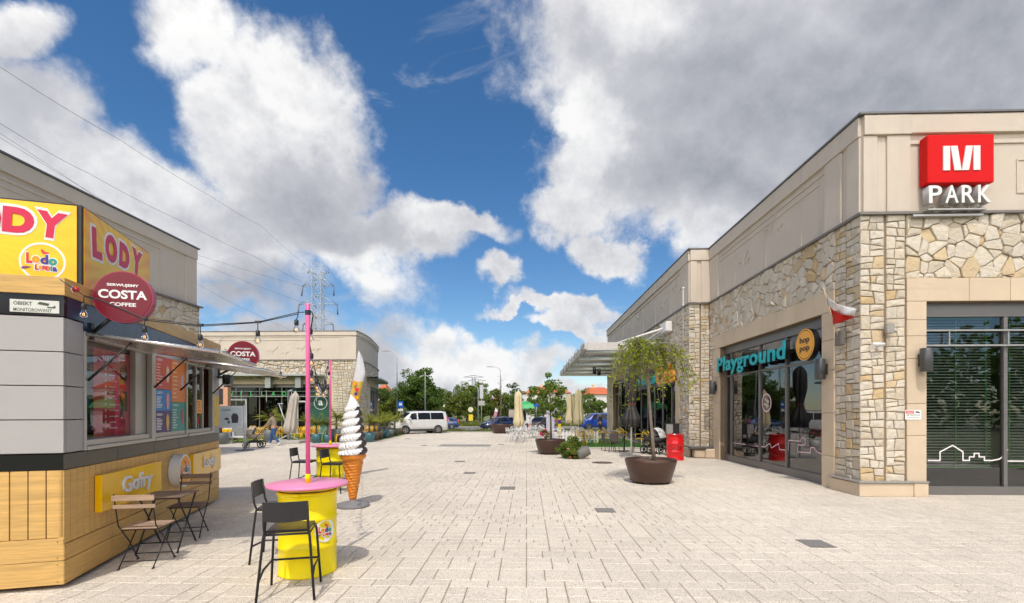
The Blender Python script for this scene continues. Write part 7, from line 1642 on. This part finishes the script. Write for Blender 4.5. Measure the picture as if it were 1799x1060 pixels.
# ------------------------------------------------------------------ people
def skin_mesh(name, verts, edges, rad, m_, parent, root=0, sub=2):
    me = bpy.data.meshes.new(name); me.from_pydata(verts, edges, []); me.materials.append(m_)
    o = bpy.data.objects.new(name, me); C.objects.link(o); o.parent = parent
    o.modifiers.new('skin', 'SKIN')
    for i, r in enumerate(rad):
        d = me.skin_vertices[0].data[i]; d.radius = (r, r) if not isinstance(r, tuple) else r; d.use_root = (i == root)
    s = o.modifiers.new('smooth', 'SUBSURF'); s.levels = sub; s.render_levels = sub
    o.modifiers['skin'].use_smooth_shade = True
    return o
def person(loc, rot, lab, legs, arms, shirt, trousers, shoes, hair, sc=1.0, lean=.05, bag=False):
    t = thing('person', lab, 'person', loc, rot); t.scale = (sc,) * 3
    sk = mat('skin', (.48, .27, .18), .55, var=.04); L = lean
    V = [(0, 0, .95), (L * .3, 0, 1.15), (L * .8, 0, 1.38), (L, 0, 1.47), (L * 1.3, 0, 1.53), (L * 1.5 + .02, 0, 1.60), (L * 1.5 + .02, 0, 1.68)]; Rr = [.11, .115, .12, .06, .05, .082, .075]; Ed = [(0, 1), (1, 2), (2, 3), (3, 4), (4, 5), (5, 6)]
    V.append((L * 1.5 + .115, 0, 1.598)); Rr.append(.014); Ed.append((5, 7))
    ends = []
    for sy, (kn, an, to) in zip((-1, 1), legs):
        n = len(V); V += [(0, sy * .09, .90), (kn[0], sy * .095, kn[1]), (an[0], sy * .10, an[1]), (to[0], sy * .11, to[1])]; Rr += [.095, .062, .042, .035]; Ed += [(0, n), (n, n + 1), (n + 1, n + 2), (n + 2, n + 3)]
    for sy, (el, wr) in zip((-1, 1), arms):
        n = len(V); V += [(L * .9, sy * .17, 1.42), (el[0], sy * el[2], el[1]), (wr[0], sy * wr[2], wr[1])]; Rr += [.055, .042, .03]; Ed += [(2, n), (n, n + 1), (n + 1, n + 2)]; ends.append((Vector(V[-1]), (Vector(V[-1]) - Vector(V[-2])).normalized(), sy))
    bo = skin_mesh('body', V, Ed, Rr, sk, t)
    for w_, d_, sy in ends:
        b = MB(); b.tube([w_ - d_ * .02, w_ + d_ * .05, w_ + d_ * .09], [.024, .032, .026], 8)
        sd = Vector((-d_.z, 0, d_.x)).normalized() if abs(d_.y) < .9 else Vector((1, 0, 0))
        for k in range(4): o_ = Vector((0, (k - 1.5) * .017, 0)); b.tube([w_ + d_ * .08 + o_, w_ + d_ * (.125 + .012 * (1.5 - abs(k - 1.5))) + o_, w_ + d_ * .145 - sd * .03 + o_], [.009, .0085, .007], 5)
        b.tube([w_ + d_ * .03 + Vector((0, -sy * .025, 0)), w_ + d_ * .075 + Vector((0, -sy * .045, 0)) - sd * .01], [.011, .008], 5); b.build('hand', sk, t)
    c = Vector((L * 1.5 + .02, 0, 1.63)); b = MB(); n, m = 16, 9; rows = []
    for j in range(m + 1):
        a = math.pi * .5 * j / m; rows.append([b.pt(c + Vector((-.012 + .094 * math.sin(a + .25) * math.cos(q) * (1 if math.cos(q) < 0 else .84), .088 * math.sin(a + .25) * math.sin(q), .108 * math.cos(a) - (.075 if math.cos(q) < .2 and j == m else 0)))) for q in [2 * math.pi * i / n for i in range(n)]])
    for A, B_ in zip(rows[:-1], rows[1:]):
        for i in range(n): b.face((A[i], A[(i + 1) % n], B_[(i + 1) % n], B_[i]), True)
    b.build('hair', hair, t)
    b = MB(); [b.sphere((c.x + .072, sy * .03, c.z - .012), .011, 6, 4) for sy in (-1, 1)]; b.box(c.x + .072, c.x + .082, -.02, .02, c.z - .082, c.z - .074); b.build('face', mat('dark eye', (.05, .02, .02), .3), t)
    Vs = [(0, 0, .93), (L * .3, 0, 1.15), (L * .8, 0, 1.36), (L, 0, 1.45)]; Rs = [(.15, .125), (.15, .125), (.16, .13), .08]; Es = [(0, 1), (1, 2), (2, 3)]
    for sy, (el, wr) in zip((-1, 1), arms):
        n = len(Vs); k = .82; Vs += [(L * .9, sy * .18, 1.41), (el[0], sy * el[2], el[1]), (el[0] + (wr[0] - el[0]) * k, sy * (el[2] + (wr[2] - el[2]) * k), el[1] + (wr[1] - el[1]) * k)]; Rs += [.075, .058, .045]; Es += [(2, n), (n, n + 1), (n + 1, n + 2)]
    skin_mesh('shirt', Vs, Es, [r if not isinstance(r, tuple) else r for r in Rs], shirt, t)
    Vt = [(0, 0, .97)]; Rt = [.135]; Et = []
    for sy, (kn, an, to) in zip((-1, 1), legs):
        n = len(Vt); k = .92; Vt += [(0, sy * .09, .86), (kn[0], sy * .095, kn[1]), (kn[0] + (an[0] - kn[0]) * k, sy * .10, kn[1] + (an[1] - kn[1]) * k)]; Rt += [.108, .078, .068]; Et += [(0, n), (n, n + 1), (n + 1, n + 2)]
    skin_mesh('trousers', Vt, Et, Rt, trousers, t)
    for sy, (kn, an, to) in zip((-1, 1), legs):
        b = MB(); a_, q = Vector((an[0], sy * .10, an[1])), Vector((to[0], sy * .11, to[1])); d_ = (q - a_); hd = Vector((d_.x, 0, d_.z)).normalized(); b.tube([a_ - hd * .05 + Vector((0, 0, -.03)), a_ + hd * .03 + Vector((0, 0, -.015)), q + hd * .0, q + hd * .06 + Vector((0, 0, -.005))], [.042, .05, .04, .022], 10); b.build('shoe', shoes, t)
    return t
jeans = mat('blue denim', (.04, .10, .26), .85, var=.15, scale=10); plaid = mat('beige plaid shirt', (.34, .27, .19), .9, var=.55, scale=24)
person(G(482, 783.5), R(183), 'person in a plaid shirt and blue jeans pushing the beige pram', [((.20, .53), (.26, .10), (.36, .045)), ((-.02, .50), (-.30, .15), (-.22, .045))],
       [((.24, 1.17, .19), (.44, 1.03, .14)), ((.24, 1.17, .19), (.44, 1.03, .14))], plaid, jeans, M['white'], mat('brown hair', (.06, .03, .02), .7), .99, .08)
navyc = mat('dark jacket', (.02, .022, .03), .8); stand = [((.02, .50), (0, .09), (.12, .045)), ((.01, .50), (-.02, .09), (.10, .045))]; hang = [((.02, 1.16, .23), (.10, .93, .22)), ((.0, 1.16, .23), (.08, .93, .22))]
person(PW(1055, 37) - Vector((0, 0, H)), R(200), 'grey haired person in a dark jacket standing before the blue van', stand, hang, navyc, navyc, M['blackp'], mat('grey hair', (.4, .4, .38), .7), .94, .04)
person(PW(930.5, 40) - Vector((0, 0, H)), R(-60), 'small person in a pale top and pink striped trousers beside the green roofed booth', stand, hang, mat('pale top', (.6, .6, .62), .8), mat('pink trousers', (.6, .25, .28), .8), M['white'], mat('red cap hair', (.5, .06, .05), .7), .72, .03)

# ------------------------------------------------------------------ café terrace in front of the rounded building
def terrace_left():
    b = MB(); b.poly([(-24, 27.3, .004), (-9.9, 27.3, .004), (-9.0, 29.2, .004), (-9.3, 37.0, .004), (-24, 37.2, .004)]); tag(b.build('terrace_turf', mat('terrace turf', (.13, .20, .02), .95, var=.25, scale=20, bump=1, bscale=300)), kind='structure')
    teal = mat('teal glazed pot', (.05, .15, .18), .35); gry = mat('grey tall pot', (.17, .19, .19), .5); brn = mat('brown wicker pot', (.13, .10, .07), .8, var=.3, scale=30); olv = mat('olive pot', (.09, .10, .06), .6)
    sp = [(556, 27.1, teal, .27, .5, 1.75, 'potted palm in a dark teal pot just left of the farther pink pole'), (575, 27.4, teal, .25, .45, 1.9, 'potted palm in a teal pot in line with the farther pink pole'), (591, 28.2, gry, .30, .75, 2.35, 'tall palm in a grey tapered pot between pink pole and ice cream statue'), (609, 29.5, brn, .27, .5, 2.3, 'palm in a brown pot hidden behind the ice cream statue'),
          (649, 27.9, teal, .30, .55, 1.95, 'palm in the first teal pot right of the ice cream statue'), (657.5, 29.4, brn, .28, .55, 1.8, 'palm in a brown wicker pot, second right of the statue'), (666, 30.8, brn, .28, .52, 2.0, 'palm in a brown wicker pot, third right of the statue'), (675.5, 32.2, teal, .30, .52, 2.15, 'palm in the teal pot midway between statue and white van'), (685, 33.8, gry, .28, .5, 2.0, 'palm in a dark grey pot near the white van'), (693.5, 35.2, olv, .28, .5, 2.1, 'palm in an olive pot nearest the white van'), (703, 37.2, brn, .28, .5, 1.7, 'last palm of the row, touching the front of the white van'),
          (388, 26.2, gry, .38, .62, 1.6, 'plant in a round grey planter beside the kiosk end'), (474, 27.6, gry, .34, .72, 2.3, 'palm in the round grey planter behind the walking person'), (497, 31, brn, .3, .5, 2.4, 'palm behind the beige folded parasol'), (410, 30, brn, .3, .5, 1.7, 'plant behind the white lounge seats'), (632, 33, gry, .3, .6, 2.2, 'palm beside the curved glass front'), (540, 33, brn, .3, .5, 1.8, 'palm under the round a sign')]
    for i, (px, d, pm, pr, ph, h_, lab) in enumerate(sp): palm_pot(PW(px, d) - Vector((0, 0, H)), h_, lab, 30 + i, pm, pr, ph, 18)
    proto = cafe_chair('garden_chair', 'x', yel, group='yellow café chairs', arms=False, tr=.024)
    q = [(452, 29, 170), (461, 28.6, 100), (468, 30.2, 190), (488, 29.4, 200), (495, 28.7, 160), (527, 29, 170), (536, 30.2, 190), (545, 29.2, 200), (553, 31, 180), (597, 27.6, 120), (606, 28.4, 190), (649, 30.3, 160), (657, 31.5, 200), (440, 31, 180), (478, 32, 180), (515, 32, 170), (640, 31.2, 190)]
    labs = ['yellow chair directly behind the pram hood', 'yellow chair between pram and walking person', 'yellow chair hidden behind the pram handle', 'yellow chair just behind the walking person', 'yellow chair left of the beige parasol mast', 'yellow chair right of the beige folded parasol', 'yellow chair close to the nearer pink pole on its left', 'yellow chair close to the nearer pink pole on its right', 'yellow chair beside the palm in the dark teal pot', 'yellow chair at the grey tapered pot', 'yellow chair behind the grey tapered pot', 'yellow chair behind the first teal pot right of the statue',
            'yellow chair behind the brown wicker pots', 'yellow chair deep on the terrace behind the pram', 'yellow chair deep on the terrace behind the person', 'yellow chair deep on the terrace behind the parasol', 'yellow chair between the statue and the curved glass front']
    place_many(proto, [(*PW(px, d).xy, R(a)) for px, d, a in q], labs)
    proto = cafe_chair('garden_chair', 'x', mint, group='mint café chairs', arms=True)
    place_many(proto, [(*PW(px, d).xy, R(a)) for px, d, a in ((565, 28.4, 180), (571, 30, 160))], ['mint green chair between the two teal pots', 'mint green chair behind the teal pots'])
    for px, d, lab in ((459, 30, 'white round table behind the pram'), (541, 29.6, 'white round table at the nearer pink pole'), (491, 30.3, 'white round table behind the walking person'), (602, 29.3, 'white round table behind the grey tapered pot'), (653, 30.9, 'white round table among the right hand palms')): cafe_table(PW(px, d) - Vector((0, 0, H)), lab, M['white'], .36, group='white round café tables')
    lw = mat('white lounge frame', (.6, .58, .56), .6); gs = mat('grey sling fabric', (.20, .21, .19), .8)
    for px, d, a, lab, cu in ((400, 27.6, 10, 'white lounge seat with yellow cushions beside the grey round planter', True), (418, 27.2, 20, 'white lounge seat with grey sling back right of the cushioned one', False)):
        t = thing('lounge_chair', lab, 'lounge chair', PW(px, d) - Vector((0, 0, H)), R(a), 'white lounge seats'); b = MB(); b.box(-.45, .45, -.4, .4, .28, .38, ch=.02); [b.box(x - .03, x + .03, y - .03, y + .03, 0, .28) for x in (-.4, .4) for y in (-.35, .35)]; b.box(-.47, -.40, -.4, .4, .38, .62); b.box(.40, .47, -.4, .4, .38, .62); b.build('lounge_frame', lw, t)
        b = MB(Matrix.Translation((0, .36, .38)) @ Matrix.Rotation(R(-20), 4, 'X')); b.box(-.4, .4, -.03, .03, 0, .48, ch=.02); b.build('backrest', gs if not cu else lw, t)
        if cu:
            for x in (-.2, .2): b = MB(); b.box(x - .19, x + .19, .12, .3, .40, .76, ch=.05); b.build('cushion', yel, t)
    # board on a pole
    p = G(430, 792); t = thing('advert_board', 'white framed advert board on a grey pole with a disc foot beside the pram', 'board', p); d0 = 21.4
    b = MB(); b.tube([(0, 0, .03), (0, 0, 2.08)], .045, 10); b.build('pole', M['galv'], t); b = MB(); b.lathe([(.40, 0), (.40, .03), (.32, .05), (.01, .05)], 32); b.build('disc_foot', mat('dark disc foot', (.09, .10, .12), .6), t)
    b = MB(); b.box(-1.2, -.05, -.03, .03, 1.03, 2.02, ch=.01); b.build('board_frame', mat('pale board frame', (.55, .56, .60), .5), t); b = MB(); b.box(-1.12, -.13, -.036, -.031, 1.12, 1.94); bf = b.build('board_face', mat('light grey advert', (.45, .52, .54), .5, var=.1), t)
    FB = frame((-.62, -.037, 1.53), (1, 0, 0), (0, 0, 1)); dk = mat('advert dark print', (.05, .04, .05), .5, var=0)
    text_obj('CAFE', 'board_lettering', dk, bf, FB @ Matrix.Translation((-.22, .30, 0)), w=.4, h=.08, depth=.002, bold=.02)
    b = MB(); b.prism([(.05, -.28), (.32, -.28), (.36, .0), (.28, .14), (.12, .16), (.02, .04)], 0, .002, FB); b.prism([(-.32, -.12), (-.1, -.16), (-.08, -.08), (-.2, -.02)], 0, .002, FB); b.prism([(-.15, -.3), (-.04, -.3), (-.05, -.18), (-.13, -.18)], 0, .002, FB); b.build('board_print', dk, bf)
    t = thing('pillar', 'peach coloured stand-in for a lit façade piece with a black panel between kiosk end and café front', 'pillar', PW(393, 36) - Vector((0, 0, H))); b = MB(); b.box(-.32, .30, 0, .4, 0, 3.55, ch=.01); b.build('facade_block', mat('lit facade peach', (.62, .32, .20), .8), t); b = MB(); b.box(-.34, -.05, -.03, -.002, 2.3, 3.45); b.build('panel', M['blackp'], t)  # added block: its peach tone stands for a lit piece of the façade
    # pale ice cream sticker sign at the end of the kiosk
terrace_left()
def grates():
    gm = mat('grate iron', (.26, .24, .22), .8, .0)
    for (px, py, w_, l_, lab) in ((1433, 955, .34, .38, 'dark grate nearest the corner pier, largest on the paving'), (1063, 896.5, .34, .36, 'dark grate in front of the nearest large planter'), (892, 857.5, .36, .40, 'dark grate in the middle of the plaza'), (825, 831, .34, .40, 'dark grate left of the middle one'), (808, 811, .36, .40, 'dark grate close to the pale patch'), (745, 783, .3, .4, 'small dark grate between palms and plaza centre'), (716, 771, .3, .4, 'small dark grate in front of the white van'), (880, 781, .3, .4, 'small dark grate before the lone parasol')):
        t = thing('drain_grate', lab, 'drain grate', G(px, py, .004), 0, 'drain grates set in the paving'); b = MB(); b.box(-w_ / 2, w_ / 2, -l_ / 2, l_ / 2, -.004, .002); b.build('grate_bed', mat('grate shadow', (.10, .09, .08), .8), t); b = MB()
        n = 10
        for i in range(n): x = -w_ / 2 + w_ * (i + .5) / n; b.box(x - w_ / n * .33, x + w_ / n * .33, -l_ / 2 + .01, l_ / 2 - .01, .0022, .0045)
        b.build('grate', gm, t)
    t = thing('manhole_cover', 'rusty round cover in the paving in front of the woven chairs', 'cover', G(1058, 813, .003)); b = MB(); b.lathe([(.36, 0), (.36, .004), (.01, .005)], 36); b.build('cover_disc', mat('rusty iron', (.16, .10, .075), .8, .3, var=.2), t)
    b = MB(); p = G(818, 783); b.box(p.x - 1.35, p.x + 1.3, p.y - .75, p.y + .75, .0035, .007); o = b.build('paving_patch', mat('darker worn paving', (.27, .255, .225), .9, var=.15, scale=3)); tag(o, kind='structure')
grates()
